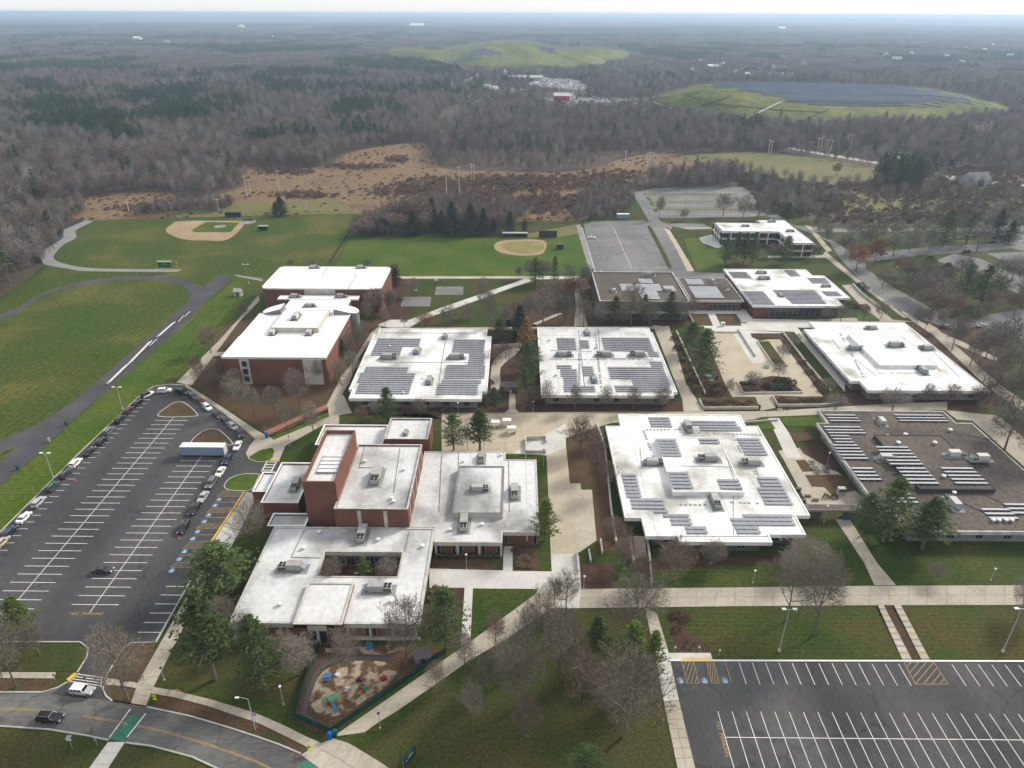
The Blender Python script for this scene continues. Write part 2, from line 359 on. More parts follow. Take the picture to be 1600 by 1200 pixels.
sheet('diamond_grass', [(299, 360), (322, 347), (374, 348), (360, 363), (304, 363)], .11, 'mown_grass')
def disc(px, py, r, z, m, name):
    c = G(px, py); return tag(put(name, slab_mesh(name, [(c.x+r*math.cos(t*math.pi/12), c.y+r*math.sin(t*math.pi/12)) for t in range(24)], z, m)), kind='structure')
disc(344, 354, 3.6, .13, 'stone_dust', 'pitching_mound')
disc(386, 347, 5.5, .11, 'stone_dust', 'home_plate_circle')
sheet('softball_dirt', spline([(772, 386), (778, 378), (800, 375), (850, 376), (850, 394), (835, 399), (805, 399), (780, 394)], 4), .09, 'dirt')
sheet('softball_infield', spline([(784, 386), (795, 379), (845, 378), (846, 393), (810, 396)], 3), .11, 'infield')
sheet('worn_grass', [(790, 372), (905, 350), (910, 365), (870, 370)], .07, 'pasture')
# ------------------------------------------------------------ paved ground
LOT_W = spline([(-130, 985), (0, 832), (120, 712), (215, 622), (240, 604)], 3, False)+[(265, 601), (290, 602), (345, 640), (400, 686)]+[(391, 697), (385, 709), (390, 718), (402, 722), (500, 722), (500, 738), (406, 741), (382, 768), (327, 852), (302, 900), (244, 1003), (205, 1004), (194, 1011), (166, 1055), (160, 1075), (172, 1095)]+[(80, 1085), (106, 1067), (121, 1051), (137, 1025), (139, 1012), (125, 1003), (0, 1003), (-200, 1003), (-330, 1200)]
lot_w = sheet('parking_lot', LOT_W, .08, 'asphalt')
ROAD = [(-300, 1084), (-100, 1083), (0, 1082), (67, 1082), (105, 1070), (162, 1076), (175, 1096), (230, 1105), (300, 1120), (357, 1137), (400, 1151), (437, 1164), (482, 1185), (505, 1200), (600, 1262), (700, 1340)]
ROAD_B = [(500, 1340), (420, 1245), (337, 1199), (300, 1182), (237, 1165), (195, 1160), (137, 1149), (75, 1139), (0, 1134), (-100, 1132), (-300, 1134)]
road = sheet('road', ROAD+ROAD_B, .07, 'road_asphalt')
LOT_E = [(1047, 1033), (2000, 1035), (2300, 1400), (1133, 1400)]
lot_e = sheet('parking_lot', LOT_E, .08, 'asphalt')
lot_n = sheet('parking_lot', [(912, 351), (927, 346), (1007, 345), (1015, 347), (1050, 417), (1056, 428), (1056, 440), (928, 440)], .08, 'old_asphalt')
lot_f = sheet('parking_lot', [(987, 300), (1027, 294), (1160, 292), (1174, 302), (1196, 337), (1170, 339), (1028, 341)], .10, 'old_asphalt')
sheet('driveway', [(987, 300), (1000, 300), (1033, 347), (1100, 350), (1108, 356), (1037, 356), (1082, 425), (1132, 427), (1132, 440), (1056, 440), (1050, 417), (1015, 347)], .09, 'old_asphalt')
sheet('road', [(1195, 337), (1215, 336), (1240, 352), (1300, 357), (1450, 357), (1620, 352), (1720, 352), (1720, 362), (1450, 362), (1300, 363), (1270, 362), (1290, 373), (1306, 378), (1325, 392), (1340, 400), (1385, 393), (1450, 386), (1550, 381), (1578, 376), (1560, 367), (1570, 362), (1640, 372), (1640, 402), (1580, 388), (1500, 395), (1440, 399), (1352, 410), (1352, 419), (1375, 435), (1400, 452), (1437, 472), (1482, 498), (1530, 500), (1530, 512), (1475, 511), (1445, 501), (1412, 488), (1390, 476), (1350, 446), (1310, 401), (1296, 378), (1255, 360)], .09, 'old_asphalt')
sheet('parking_lot', [(1462, 407), (1490, 397), (1530, 404), (1640, 450), (1700, 500), (1640, 478), (1560, 447)], .10, 'old_asphalt')
sheet('parking_lot', [(1528, 499), (1545, 492), (1600, 482), (1760, 470), (1800, 560), (1640, 545), (1560, 518), (1530, 512)], .10, 'old_asphalt')
sheet('parking_lot', [(1540, 396), (1640, 392), (1760, 420), (1760, 460), (1640, 436)], .10, 'old_asphalt')
sheet('verge', [(900, 352), (907, 351), (929, 425), (921, 425)], .09, 'stone_dust')
sheet('median', spline([(1012, 356), (1018, 356), (1034, 385), (1049, 416), (1043, 417), (1030, 390)], 3), .16, 'rough_lawn', thick=.12)
for y0, x0, x1 in ((304, 1005, 1150), (315.5, 1015, 1165), (327.5, 1025, 1180)):
    sheet('median', [(x0, y0-.7), (x1, y0-1), (x1+1, y0+.6), (x0+1, y0+1)], .2, 'pasture', thick=.1)
for x0, y0 in ((1012, 311), (1017, 319), (1022, 329), (1150, 311)):
    sheet('planting_island', [(x0-3, y0-2.5), (x0+3, y0-2.5), (x0+7, y0+2.5), (x0+1, y0+2.5)], .2, 'mown_grass', thick=.1)
for x0, y0, x1, y1 in ((1036, 340, 1095, 336), ):
    sheet('verge', [(1030, 342), (1170, 340), (1190, 346), (1100, 349), (1040, 349)], .1, 'rough_lawn')
# beds of mulch, leaf litter
sheet('mulch_bed', [(690, 655), (770, 500), (800, 500), (838, 508), (852, 612), (1055, 618), (1065, 630), (1068, 643), (850, 646), (812, 646), (806, 640), (804, 610), (797, 610), (795, 640), (788, 646), (690, 646), (560, 646), (556, 640), (546, 600)], .07, 'mulch')
sheet('mulch_bed', [(840, 450), (900, 440), (930, 440), (1080, 480), (1085, 510), (1000, 512), (838, 512), (780, 512), (800, 480)], .07, 'mulch')
sheet('leaf_bed', [(300, 590), (350, 510), (400, 495), (560, 500), (600, 500), (560, 560), (540, 595), (520, 640), (445, 675), (412, 676), (402, 668), (300, 600)], .07, 'leaf_litter')
sheet('leaf_bed', [(520, 425), (640, 430), (640, 500), (600, 505)], .065, 'mulch')
sheet('leaf_bed', [(640, 505), (780, 440), (900, 432), (905, 500), (780, 512), (700, 510)], .06, 'lawn')
sheet('mulch_bed', [(1258, 500), (1580, 500), (1560, 640), (1345, 640), (1320, 640)], .06, 'mulch')
sheet('rough_grass', spline([(1180, 352), (1280, 380), (1500, 300), (1640, 300), (1640, 350), (1500, 352), (1320, 352), (1220, 333)], 3), .05, 'rough_lawn')
sheet('rough_grass', [(560, 1180), (850, 945), (1008, 950), (1020, 1015), (1062, 1230), (1100, 1400), (560, 1400)], .06, 'rough_lawn')
sheet('rough_grass', [(245, 1060), (345, 900), (365, 985), (660, 1010), (715, 935), (722, 1000), (520, 1150), (440, 1100)], .05, 'rough_lawn')
sheet('rough_grass', [(-300, 1134), (0, 1136), (140, 1150), (320, 1195), (420, 1280), (420, 1400), (-400, 1400)], .05, 'rough_lawn')
sheet('rough_grass', [(236, 1108), (252, 1087), (400, 1122), (490, 1168), (478, 1180), (400, 1148), (300, 1116)], .06, 'leaf_litter')
sheet('rough_grass', [(-200, 1004), (120, 1004), (137, 1014), (120, 1050), (0, 1049), (-200, 1049)], .11, 'rough_lawn', thick=.08)
sheet('rough_grass', [(-200, 1060), (100, 1062), (66, 1081), (-200, 1081)], .11, 'leaf_litter', thick=.08)
sheet('rough_grass', [(196, 1012), (208, 1005), (244, 1004), (222, 1068), (168, 1058), (192, 1014)], .11, 'leaf_litter', thick=.08)
sheet('rough_grass', spline([(166, 1072), (215, 1076), (204, 1098), (178, 1094), (163, 1080)], 3), .11, 'leaf_litter', thick=.08)
sheet('mulch_bed', spline([(1046, 958), (1062, 953), (1078, 960), (1070, 985), (1100, 1004), (1112, 1020), (1095, 1028), (1062, 1022), (1048, 985)], 4), .07, 'mulch')
sheet('mulch_bed', [(905, 880), (958, 880), (958, 920), (908, 921)], .07, 'mulch')
sheet('mulch_bed', [(676, 868), (783, 868), (783, 892), (672, 889)], .1, 'leaf_litter')
sheet('mulch_bed', [(802, 854), (842, 854), (842, 893), (801, 893)], .1, 'leaf_litter')
sheet('mulch_bed', [(671, 919), (726, 919), (724, 965), (668, 975)], .07, 'mulch')
sheet('mulch_bed', [(970, 880), (1230, 866), (1230, 880), (1020, 890)], .055, 'mulch')
sheet('leaf_bed', [(886, 672), (905, 662), (938, 664), (950, 760), (962, 862), (934, 862), (926, 766), (908, 755), (889, 755)], .058, 'leaf_litter')
sheet('green_lawn', [(843, 712), (855, 712), (862, 894), (843, 894)], .1, 'lush_lawn', thick=.05)
sheet('green_lawn', [(739, 920), (836, 921), (838, 928), (735, 1002)], .1, 'lush_lawn')
sheet('green_lawn', [(1020, 866), (1262, 835), (1303, 812), (1352, 913), (1030, 918)], .05, 'lush_lawn')
sheet('green_lawn', [(1330, 812), (1420, 835), (1800, 850), (1800, 912), (1380, 913)], .05, 'lush_lawn')
sheet('green_lawn', spline([(1068, 960), (1080, 952), (1370, 949), (1408, 1030), (1115, 1030), (1100, 1000), (1072, 985)], 2), .06, 'lawn')
sheet('green_lawn', [(1412, 949), (2000, 950), (2000, 1031), (1455, 1031)], .06, 'lawn')
sheet('green_lawn', [(436, 716), (506, 664), (500, 720), (440, 720)], .06, 'lush_lawn')
sheet('green_lawn', spline([(389, 716), (405, 705), (424, 701), (428, 706), (422, 719), (395, 719)], 3), .16, 'mown_grass', thick=.1)
sheet('green_lawn', [(424, 684), (512, 641), (513, 653), (428, 688)], .07, 'mown_grass')
sheet('green_lawn', [(1058, 352), (1078, 396), (1090, 425), (1132, 424), (1135, 372), (1098, 376), (1078, 352)], .06, 'mown_grass')
sheet('green_lawn', [(1240, 405), (1300, 401), (1345, 445), (1300, 446), (1260, 424)], .06, 'lawn')
for p in ([(1048, 358), (1052, 354), (1090, 362), (1094, 371), (1056, 372)], ):
    sheet('green_lawn', p, .2, 'lawn')
sheet('green_lawn', [(1338, 489), (1362, 490), (1376, 502), (1340, 502)], .16, 'mown_grass')
court = [[(626, 479), (672, 479), (674, 464), (630, 464)], [(679, 461), (724, 461), (724, 448), (682, 448)]]
for i, q in enumerate(court):
    sheet('basketball_court', q, .1, 'old_asphalt')
    b = G(q[0][0]+(24 if i == 0 else 3), q[3][1]-1); r = root('basketball_hoop', b, 0, ('left' if i == 0 else 'right')+' basketball hoop beside the grey quad courts', 'hoop')
    mb = MB(); mb.cyl((0, 0, 0), (0, 0, 3.2), .07, .06, 6); mb.build('post', 'pole_dark', r); mb = MB(); mb.box(-.9, .9, -.5, -.45, 2.9, 3.9); mb.build('backboard', 'lamp_white', r); mb = MB(); mb.cyl((0, -.75, 3.04), (0, -.75, 3.08), .24, .24, 10, 0, False); mb.build('rim', 'orange', r)
# green islands of the west lot, each with its kerb
def island(pts, m='leaf_litter'):
    o = sheet('planting_island', spline(pts, 4), .2, m, thick=.14); kerb(pts, o, 4, True, .17)
island([(248, 651), (262, 636), (276, 629), (290, 631), (307, 646), (303, 651)])
island([(300, 695), (316, 675), (336, 671), (347, 676), (362, 691), (358, 696)])
island([(351, 758), (360, 748), (380, 741.5), (405, 742), (403, 748), (392, 766), (366, 767), (353, 764)], 'mown_grass')
# ------------------------------------------------------------ walks
def sheetw(pts, m='concrete', name='walkway', z=.15, smooth=0): return sheet(name, pts, z, m, smooth, thick=.09)
def slabs(name, A, B, m, step=1.8, z=.17, cols=1):
    """walk of single slabs between two edge lines (photo pixels); every slab is a piece with a joint round it"""
    A, B = gp(A), gp(B)
    def at(P, t):
        L = [0]
        for i in range(len(P)-1): L.append(L[-1]+math.dist(P[i], P[i+1]))
        s = t*L[-1]
        for i in range(len(P)-1):
            if s <= L[i+1] or i == len(P)-2:
                k = (s-L[i])/(L[i+1]-L[i]); return Vector(P[i]).lerp(Vector(P[i+1]), k)
    r = put(name, slab_mesh(name, A+B[::-1], z-.05, 'stone_dust')); tag(r, kind='structure')
    n = max(2, round(sum(math.dist(A[i], A[i+1]) for i in range(len(A)-1))/step)); j = .035
    for i in range(n):
        for c in range(cols):
            q = []
            for t, s in ((i/n, 0), (i/n, 1), ((i+1)/n, 1), ((i+1)/n, 0)):
                u = (c+s)/cols; q.append(at(A, t).lerp(at(B, t), u))
            ce = sum(q, Vector((0, 0)))/4
            q = [tuple(p+(ce-p)*(j/max((ce-p).length, .1))*1.4-ce) for p in q]
            o = put('slab', slab_mesh('slab', q, 0, m, .1), r, (ce.x, ce.y, z+RN.uniform(-.006, .006)))
    return r
slabs('sidewalk', [(310, 900), (330, 900)][:1]+[(302, 915), (216, 1066), (204, 1101)], [(326, 895), (318, 920), (244, 1066), (228, 1105)], 'concrete', 2.2)
slabs('sidewalk', [(239, 1074), (275, 1080), (325, 1092), (375, 1107), (400, 1115), (440, 1132), (480, 1152), (512, 1166)], [(235, 1084), (275, 1091), (325, 1104), (375, 1121), (400, 1129), (440, 1148), (470, 1163), (495, 1177)], 'concrete', 1.8)
slabs('sidewalk', [(520, 1152), (735, 1003), (838, 928)], [(552, 1170), (570, 1145), (590, 1130), (620, 1112), (735, 1032), (790, 1000), (905, 922)][1:], 'concrete', 1.9)
slabs('sidewalk', [(500, 1163), (520, 1154), (546, 1162), (600, 1195), (660, 1240)], [(470, 1180), (495, 1199), (520, 1216), (580, 1262), (640, 1320)], 'concrete', 2.2, cols=2)
slabs('sidewalk', [(1020, 1014), (1037, 1097)], [(1043, 1014), (1061, 1095)], 'new_concrete', 2.0)
slabs('sidewalk', [(1037, 1097.5), (1058, 1200), (1080, 1310)], [(1061, 1095.5), (1086, 1200), (1112, 1310)], 'concrete', 2.0, cols=2)
slabs('sidewalk', [(1008, 950), (1020, 1013.4)], [(1026, 958), (1043, 1013.4)], 'concrete', 2.2)
slabs('sidewalk', [(169, 1160), (140, 1200), (110, 1250)], [(196, 1160), (170, 1200), (140, 1255)], 'new_concrete', 2.2)
slabs('sidewalk', [(-150, 1050), (88, 1051)], [(-150, 1059), (84, 1061)], 'concrete', 1.8)
slabs('sidewalk', [(166, 1059), (192, 1064), (222, 1068)], [(162, 1071), (190, 1072), (218, 1077)], 'concrete', 1.8)
slabs('long_walk', [(908, 921), (1150, 918.5), (1358, 916), (1620, 915), (1900, 916)], [(905, 951), (1150, 948), (1370, 946.5), (1620, 946), (1900, 947)], 'concrete', 4.5, cols=2)
slabs('diagonal_walk', [(290, 600), (345, 635), (400, 672), (424, 685)], [(268, 598), (290, 605), (345, 643), (400, 685)][1:], 'concrete', 2.4)
slabs('sidewalk', [(300, 813), (1305, 812)][1:]+[(1350, 880), (1366, 915)], [(1328, 812), (1370, 880), (1400, 915)], 'concrete', 2.4)
sheetw([(424, 685), (400, 685.4), (391, 697), (385.5, 709), (388, 715), (404, 705), (424, 700), (429, 705), (423, 720), (436, 720), (446, 697), (506, 664), (530, 663), (530, 646), (514, 652), (428, 688)])
sheetw([(514, 652), (513, 640), (510, 634), (528, 600), (533, 587), (545, 575), (580, 520), (600, 505), (560, 560), (545, 600), (534, 616), (538, 620), (550, 646), (690, 646), (812, 646), (850, 646.5), (1068, 643.5), (1075, 650), (1190, 652), (1300, 641), (1480, 641), (1480, 652), (1700, 652), (1700, 640), (1345, 636), (1330, 633), (1210, 634), (1205, 643), (1100, 643), (1072, 600), (1046, 512), (1020, 508), (1066, 625), (1068, 643), (850, 646), (812, 646), (690, 646)][:17]+[(690, 646), (690, 667), (530, 667), (505, 666)], z=.152)
slabs('concourse', [(690, 646.5), (812, 646.5), (950, 646.5), (1068, 644)], [(690, 710), (812, 710), (950, 662), (1075, 652)], 'plaza', 6, z=.15, cols=4)
sheetw([(1068, 643.8), (1075, 652), (1160, 662), (1190, 652), (1480, 641), (1480, 628), (1345, 634), (1205, 643)], 'concrete', z=.153)
sheetw([(800, 709), (884, 662), (884, 680), (886, 760), (900, 864), (905, 869), (908, 921), (905, 951), (838, 951), (838, 928), (840, 921), (739, 920), (735, 1002), (720, 1010), (726, 919), (671, 919), (671, 889), (786, 892), (787, 854), (801, 854), (801, 893), (862, 893.5), (854, 712)], 'new_concrete', z=.156)
slabs('main_walk', [(854, 712), (862, 866)], [(885, 700), (901, 866)], 'plaza', 5, z=.172, cols=2)
sheetw([(1020, 508), (1046, 512), (1072, 600), (1100, 643), (1068, 643.5), (1066, 625)], 'concrete', z=.151)
sheetw([(1475, 641), (1560, 650), (1640, 720), (1660, 760), (1640, 765), (1519, 658), (1495, 656)], 'concrete', z=.154)
sheetw([(640, 500), (690, 481), (800, 443), (830, 432), (900, 432), (900, 436), (838, 437), (808, 447), (700, 486), (660, 500), (640, 512), (605, 512), (590, 508), (610, 500)], 'new_concrete', z=.15)
sheetw([(618, 432), (905, 432), (905, 435.5), (630, 436)], 'concrete', z=.149)
sheetw([(608, 512.5), (1046, 510), (1046, 514), (608, 516)], 'concrete', z=.148)
sheetw([(895, 435), (902, 435), (908, 470), (918, 510), (897, 510), (900, 480)], 'concrete', z=.148)
sheetw([(838, 508), (880, 490), (876, 488), (832, 506)], 'concrete', z=.147)
sheetw([(398, 468), (404, 462), (406, 470), (372, 505), (300, 602), (276, 598), (340, 535), (372, 500)], z=.15)
sheetw([(332, 551), (372, 549), (372, 555), (328, 557)], z=.151)
sheetw([(366, 429), (410, 436), (410, 440), (370, 432)], 'stone_dust', z=.12)
sheetw([(796, 610), (805, 610), (806, 640), (812, 646), (788, 646), (795, 640)], z=.15)
sheetw(spline([(768, 610), (782, 605), (782, 575), (805, 555), (815, 540), (808, 535), (775, 560), (767, 580)], 3), z=.15)
sheetw([(1037, 356), (1046, 359), (1062, 385), (1085, 424), (1074, 424), (1056, 388)], 'plaza', z=.15)
sheetw([(1046, 356), (1110, 355), (1112, 358), (1048, 359)], 'concrete', z=.148)
sheetw([(1092, 372), (1112, 367), (1130, 386), (1120, 388), (1098, 380)], 'new_concrete', z=.15)
sheetw([(1200, 400), (1285, 399), (1290, 393), (1298, 400), (1345, 440), (1378, 467), (1420, 497), (1412, 497), (1372, 467), (1340, 443), (1290, 403), (1200, 403)], 'concrete', z=.15)
sheetw([(1258, 352), (1266, 354), (1300, 392), (1292, 394)], 'concrete', z=.149)
sheetw([(1404, 487), (1412, 487), (1460, 515), (1560, 560), (1556, 566), (1452, 520)], 'concrete', z=.15)
sheetw([(1450, 505), (1462, 512), (1560, 600), (1640, 655), (1620, 660), (1540, 603), (1452, 518)], 'concrete', z=.147)
sheetw([(1315, 446), (1330, 445), (1395, 500), (1430, 503), (1262, 503), (1262, 500), (1330, 497), (1370, 500), (1345, 478)], 'concrete', z=.146)
brickwalk = [(412, 675), (446, 660), (508, 633), (514, 637), (450, 665), (420, 680)]
sheet('brick_walk', brickwalk, .16, 'paver', thick=.1)
# right-hand plaza, sunken court and terraces
def P(x, y): return (1050+x*270/1600, 480+y*200/1185)
sheetw([P(150, 20), P(680, 20), P(740, 110), P(1260, 120), P(1330, 195), P(1160, 190), P(1250, 300), P(1600, 690), P(1600, 790), P(1130, 230), P(620, 215), P(770, 460), P(870, 520), P(740, 520), P(560, 240), P(300, 240), P(300, 180), P(190, 175)], 'new_concrete', 'plaza_paving', .157)
sheetw([P(300, 240), P(560, 240), P(740, 520), P(870, 520), P(790, 320), P(900, 300), P(1000, 300), P(1400, 830), P(930, 830), P(600, 700), P(480, 690), P(320, 330)], 'plaza', 'plaza_paving', .155)
sheetw([P(770, 830), P(930, 815), P(960, 935), P(820, 960)], 'concrete', 'plaza_paving', .15)
sheetw([P(615, 215), P(1020, 235), P(1030, 250), P(725, 245), P(740, 280), P(800, 310), P(870, 520), P(770, 462)], 'new_concrete', 'plaza_paving', .151)
sheetw([P(420, 560), P(620, 620), P(940, 620), P(900, 660), P(600, 700), P(660, 812), P(900, 812), P(930, 830), P(560, 835), P(470, 690)], 'plaza', 'plaza_paving', .153)
sheetw([(385, 769), (398, 771), (396, 785), (372, 835), (347, 880), (328, 897), (320, 884), (330, 852)], 'new_concrete', 'sidewalk', .15)
for off in (0, 1.2): tag(ribbon('centre_line', gp([(1352+off, 431), (1376+off, 447), (1410+off, 468), (1445+off, 488), (1472+off, 504)]), .14, .11, 'paint_yellow'), kind='structure')
def wall(pts, h, t=.35, m='precast', name='retaining_wall', label=None, base=0.0):
    o = ribbon(name, gp(pts), t, base+h, m, None, thick=h+.02); tag(o, label, 'wall'); return o
bedpos = [([P(165, 65), P(330, 65), P(380, 175), P(200, 175)], 'leaf_litter'), ([P(400, 65), P(600, 65), P(645, 175), P(455, 175)], 'leaf_litter'), ([P(725, 245), P(1020, 245), P(1200, 480), P(1440, 780), P(1370, 800), P(1150, 500), P(990, 290), P(740, 280)], 'mulch'),
          ([P(1035, 240), P(1130, 238), P(1600, 790), P(1500, 800)], 'lawn'), ([P(800, 320), P(895, 318), P(1060, 540), P(945, 540)], 'lawn'), ([P(620, 705), P(920, 640), P(1050, 650), P(1210, 785), P(660, 795)], 'mulch'),
          ([P(265, 845), P(740, 850), P(790, 930), P(300, 935)], 'leaf_litter'), ([P(945, 820), P(1420, 840), P(1545, 905), P(990, 905)], 'leaf_litter'), ([P(0, 270), P(60, 270), P(320, 820), P(230, 830)], 'mulch'), ([P(90, 250), P(300, 250), P(480, 690), P(520, 820), P(330, 820)], 'mulch')]
for p, m in bedpos: sheet('planting_bed', p, .2 if m != 'lawn' else .19, m, thick=.12)
wall([P(610, 215), P(770, 462)], .9, .4, label='white sloping ramp wall running down into the beige court')
wall([P(300, 238), P(610, 240)], .7, .35, label='long low white wall at the far edge of the beige court')
wall([P(1020, 238), P(1240, 525), P(1465, 790)], 1.0, .4, label='long straight white retaining wall beside the sloping grass strip')
wall([P(785, 320), P(940, 545), P(1065, 545)], .6, .4, label='white kerb wall round the narrow lawn in the court')
wall([P(600, 700), P(660, 805), P(1210, 800)], .8, .4, label='white planter wall under the dark evergreen shrubs')
wall([P(250, 870), P(290, 950), P(790, 945), P(820, 935)], 1.1, .4, label='white planter wall round the left reed bed by the concourse')
wall([P(925, 835), P(980, 925), P(1420, 920), P(1545, 900)], 1.1, .4, label='white planter wall round the right reed bed by the concourse')
wall([P(40, 235), P(305, 810)], 1.0, .4, label='slanting concrete wall between hedge and pine beside the court')
wall([P(725, 92), P(760, 128), P(1280, 128)], .5, .35, label='low white terrace wall before the glazed cafeteria front')
wall([P(600, 85), P(650, 150), P(695, 150)], .9, .35, label='white planter box wall beside the cafeteria corner')
wall([P(150, 60), P(200, 160)], .9, .35, label='short white wall end left of the two square beds')
wall([(1332, 446), (1345, 460), (1376, 484)], 1.2, .5, 'fascia_stained', label='grey ramp wall along the road beside the cafeteria')
wall([(1160, 662), (1215, 658)], .8, .35, label='low white wall behind the white stepped roof')
sheetw([P(890, 1030), P(990, 1030), P(1090, 1180), P(1200, 1400), P(1060, 1400), P(960, 1180)], 'new_concrete', 'plaza_paving', .158)
sheet('planting_bed', [P(680, 1050), P(890, 1030), P(960, 1130), P(830, 1140)], .18, 'mown_grass', thick=.1)
sheet('planting_bed', [P(995, 1030), P(1370, 1015), P(1420, 1070), P(1340, 1100), P(1060, 1110)], .18, 'mown_grass', thick=.1)
sheet('court_paving', [(1216, 705), (1250, 700), (1262, 702), (1290, 715), (1315, 745), (1360, 790), (1262, 790), (1225, 720)], .15, 'concrete', thick=.09)
sheet('planting_bed', [(1247, 697), (1262, 695), (1295, 700), (1330, 745), (1300, 735), (1255, 709)], .18, 'mulch', thick=.1)
sheet('planting_bed', [(1258, 743), (1310, 742), (1345, 765), (1300, 775), (1288, 762), (1268, 761)], .18, 'leaf_litter', thick=.1)
sheet('planting_bed', [(1233, 678), (1266, 676), (1276, 688), (1242, 691)], .18, 'leaf_litter', thick=.1)
sheet('planting_bed', [(1243, 720), (1258, 719), (1271, 737), (1254, 738)], .18, 'leaf_litter', thick=.1)
# stairs
def stairs(A0, A1, B0, B1, n, rise, label):
    """flight between the two top corners A0 A1 and the bottom corners B0 B1"""
    a0, a1, b0, b1 = (G(*q) for q in (A0, A1, B0, B1)); r = root('stairs', (b0+b1)/2, 0, label, 'stairs')
    for i in range(n):
        t0, t1 = i/n, (i+1)/n; q = [a0.lerp(b0, t0), a1.lerp(b1, t0), a1.lerp(b1, t1), a0.lerp(b0, t1)]
        z = .17+rise*(n-1-i)
        put('step', slab_mesh('step', [tuple(p[:2]) for p in q], z, 'concrete', rise+.05), r, -r.location)
        e = [q[3].lerp(q[0], .22), q[2].lerp(q[1], .22), q[2], q[3]]
        put('nosing', slab_mesh('nosing', [tuple(p[:2]) for p in e], z+.008, 'paint_yellow' if i % 3 == 1 else 'stone_dust'), r, -r.location)
stairs((1370, 946), (1379, 946), (1410, 1032), (1425, 1032), 9, .035, 'left flight of long steps from the walk to the parking lot')
stairs((1395, 946), (1406, 946), (1440, 1032), (1453, 1032), 9, .035, 'right flight of long steps from the walk to the parking lot')
sheet('planting_bed', [(1380, 947), (1394, 947), (1438, 1031), (1424, 1031)], .12, 'mulch', thick=.08)
stairs((989, 844), (1007, 844), (992, 872), (1010, 872), 9, .14, 'concrete steps going down beside the white stepped-roof pavilion')
stairs((1214, 640), (1222, 640), (1216, 644), (1224, 644), 3, .1, 'small flight of steps beside the concourse planters')
wall([(984, 846), (990, 882)], 1.4, .4, label='left parapet wall of the concrete steps')
wall([(1010, 842), (1014, 870), (1018, 918)], 1.4, .4, label='right parapet wall of the concrete steps')
wall([(932, 664), (945, 700), (955, 800), (963, 850)], 1.1, .45, label='long concrete wall following the left side of the stepped-roof pavilion')
for x0, lab in ((901, 'left'), (920, 'middle'), (938, 'right')):
    wall([(x0, 866 if x0 < 910 else (862 if x0 < 930 else 846)), (x0+3, 895 if x0 < 910 else (880 if x0 < 930 else 866))], 1.0, .35, label=f'{lab} of three white cheek walls by the garden steps')
sheet('court_paving', [(890, 756), (907, 756), (908, 766), (925, 766), (932, 845), (905, 864), (900, 864)], .19, 'concrete', thick=.1)
# ------------------------------------------------------------ painted lines; every line is a piece of its lot
def line(par, p0, p1, wd, m='paint_white', z=.10, name='stall_line'):
    a, b = G(*p0), G(*p1); L = (b-a).length; o = put(name, None or bar(L, wd, m), par, ((a.x+b.x)/2, (a.y+b.y)/2, z), math.atan2(b.y-a.y, b.x-a.x)); return o
BARS = {}
def bar(L, wd, m):
    k = (round(L, 2), wd, m)
    if k not in BARS: BARS[k] = mesh('paint_bar', [(-L/2, -wd/2, 0), (L/2, -wd/2, 0), (L/2, wd/2, 0), (-L/2, wd/2, 0)], [(0, 1, 2, 3)], m)
    return BARS[k]
def wline(par, x0, y0, x1, y1, wd=.13, m='paint_white', z=.10):
    L = math.hypot(x1-x0, y1-y0); return put('stall_line', bar(L, wd, m), par, ((x0+x1)/2, (y0+y1)/2, z), math.atan2(y1-y0, x1-x0))
# west lot: two double rows, left single row, right single row
ax = G(272, 652); bx = G(61, 899); bx2 = G(11, 957)
def double_row(xc, ytop, ybot, half, pitch=2.75, wd=.16):
    wline(lot_w, xc, ytop, xc, ybot, wd)
    y = ytop-2.2
    while y >= ybot-.1:
        wline(lot_w, xc-half, y, xc+half, y, wd); y -= pitch
xc = (ax.x+bx.x)/2; double_row(xc, ax.y, G(11, 957).y, 5.3)
c1 = G(315, 714); c2 = G(140, 957); xc2 = (c1.x+c2.x)/2; double_row(xc2, c1.y, c2.y, 5.3)
xl = G(101, 740).x-1.0
y = G(236, 625).y
while y > G(0, 900).y-30: wline(lot_w, xl+3.2, y, xl+5.6, y, .14); y -= 2.75
xr = (G(302, 905).x+G(244, 1003).x)/2
y = G(291, 912).y-1
while y > G(232, 990).y: wline(lot_w, xr-5.2, y, xr-.2, y, .16); y -= 2.75
line(lot_w, (301, 902), (244, 1001), .16)
ky = kerb([(382, 769), (327, 852), (316, 872)], lot_w, 0, False, .15, .5, 'tactile')
kerb([(-130, 985), (0, 832), (120, 712), (215, 622), (240, 604), (265, 601), (290, 602)], lot_w, 0, False)
kerb([(290, 602), (345, 641), (400, 686.4), (391, 697), (385, 709), (390, 718), (402, 722), (437, 721)], lot_w, 0, False, .15, .3, 'concrete')
kerb([(-200, 1003.5), (125, 1003.5), (138, 1013), (136, 1027), (121, 1051)], lot_w, 0, False); kerb([(302, 900), (244, 1004), (205, 1005), (194, 1012), (167, 1055), (161, 1077), (166, 1088), (176, 1096), (230, 1105)], lot_w, 0, False)
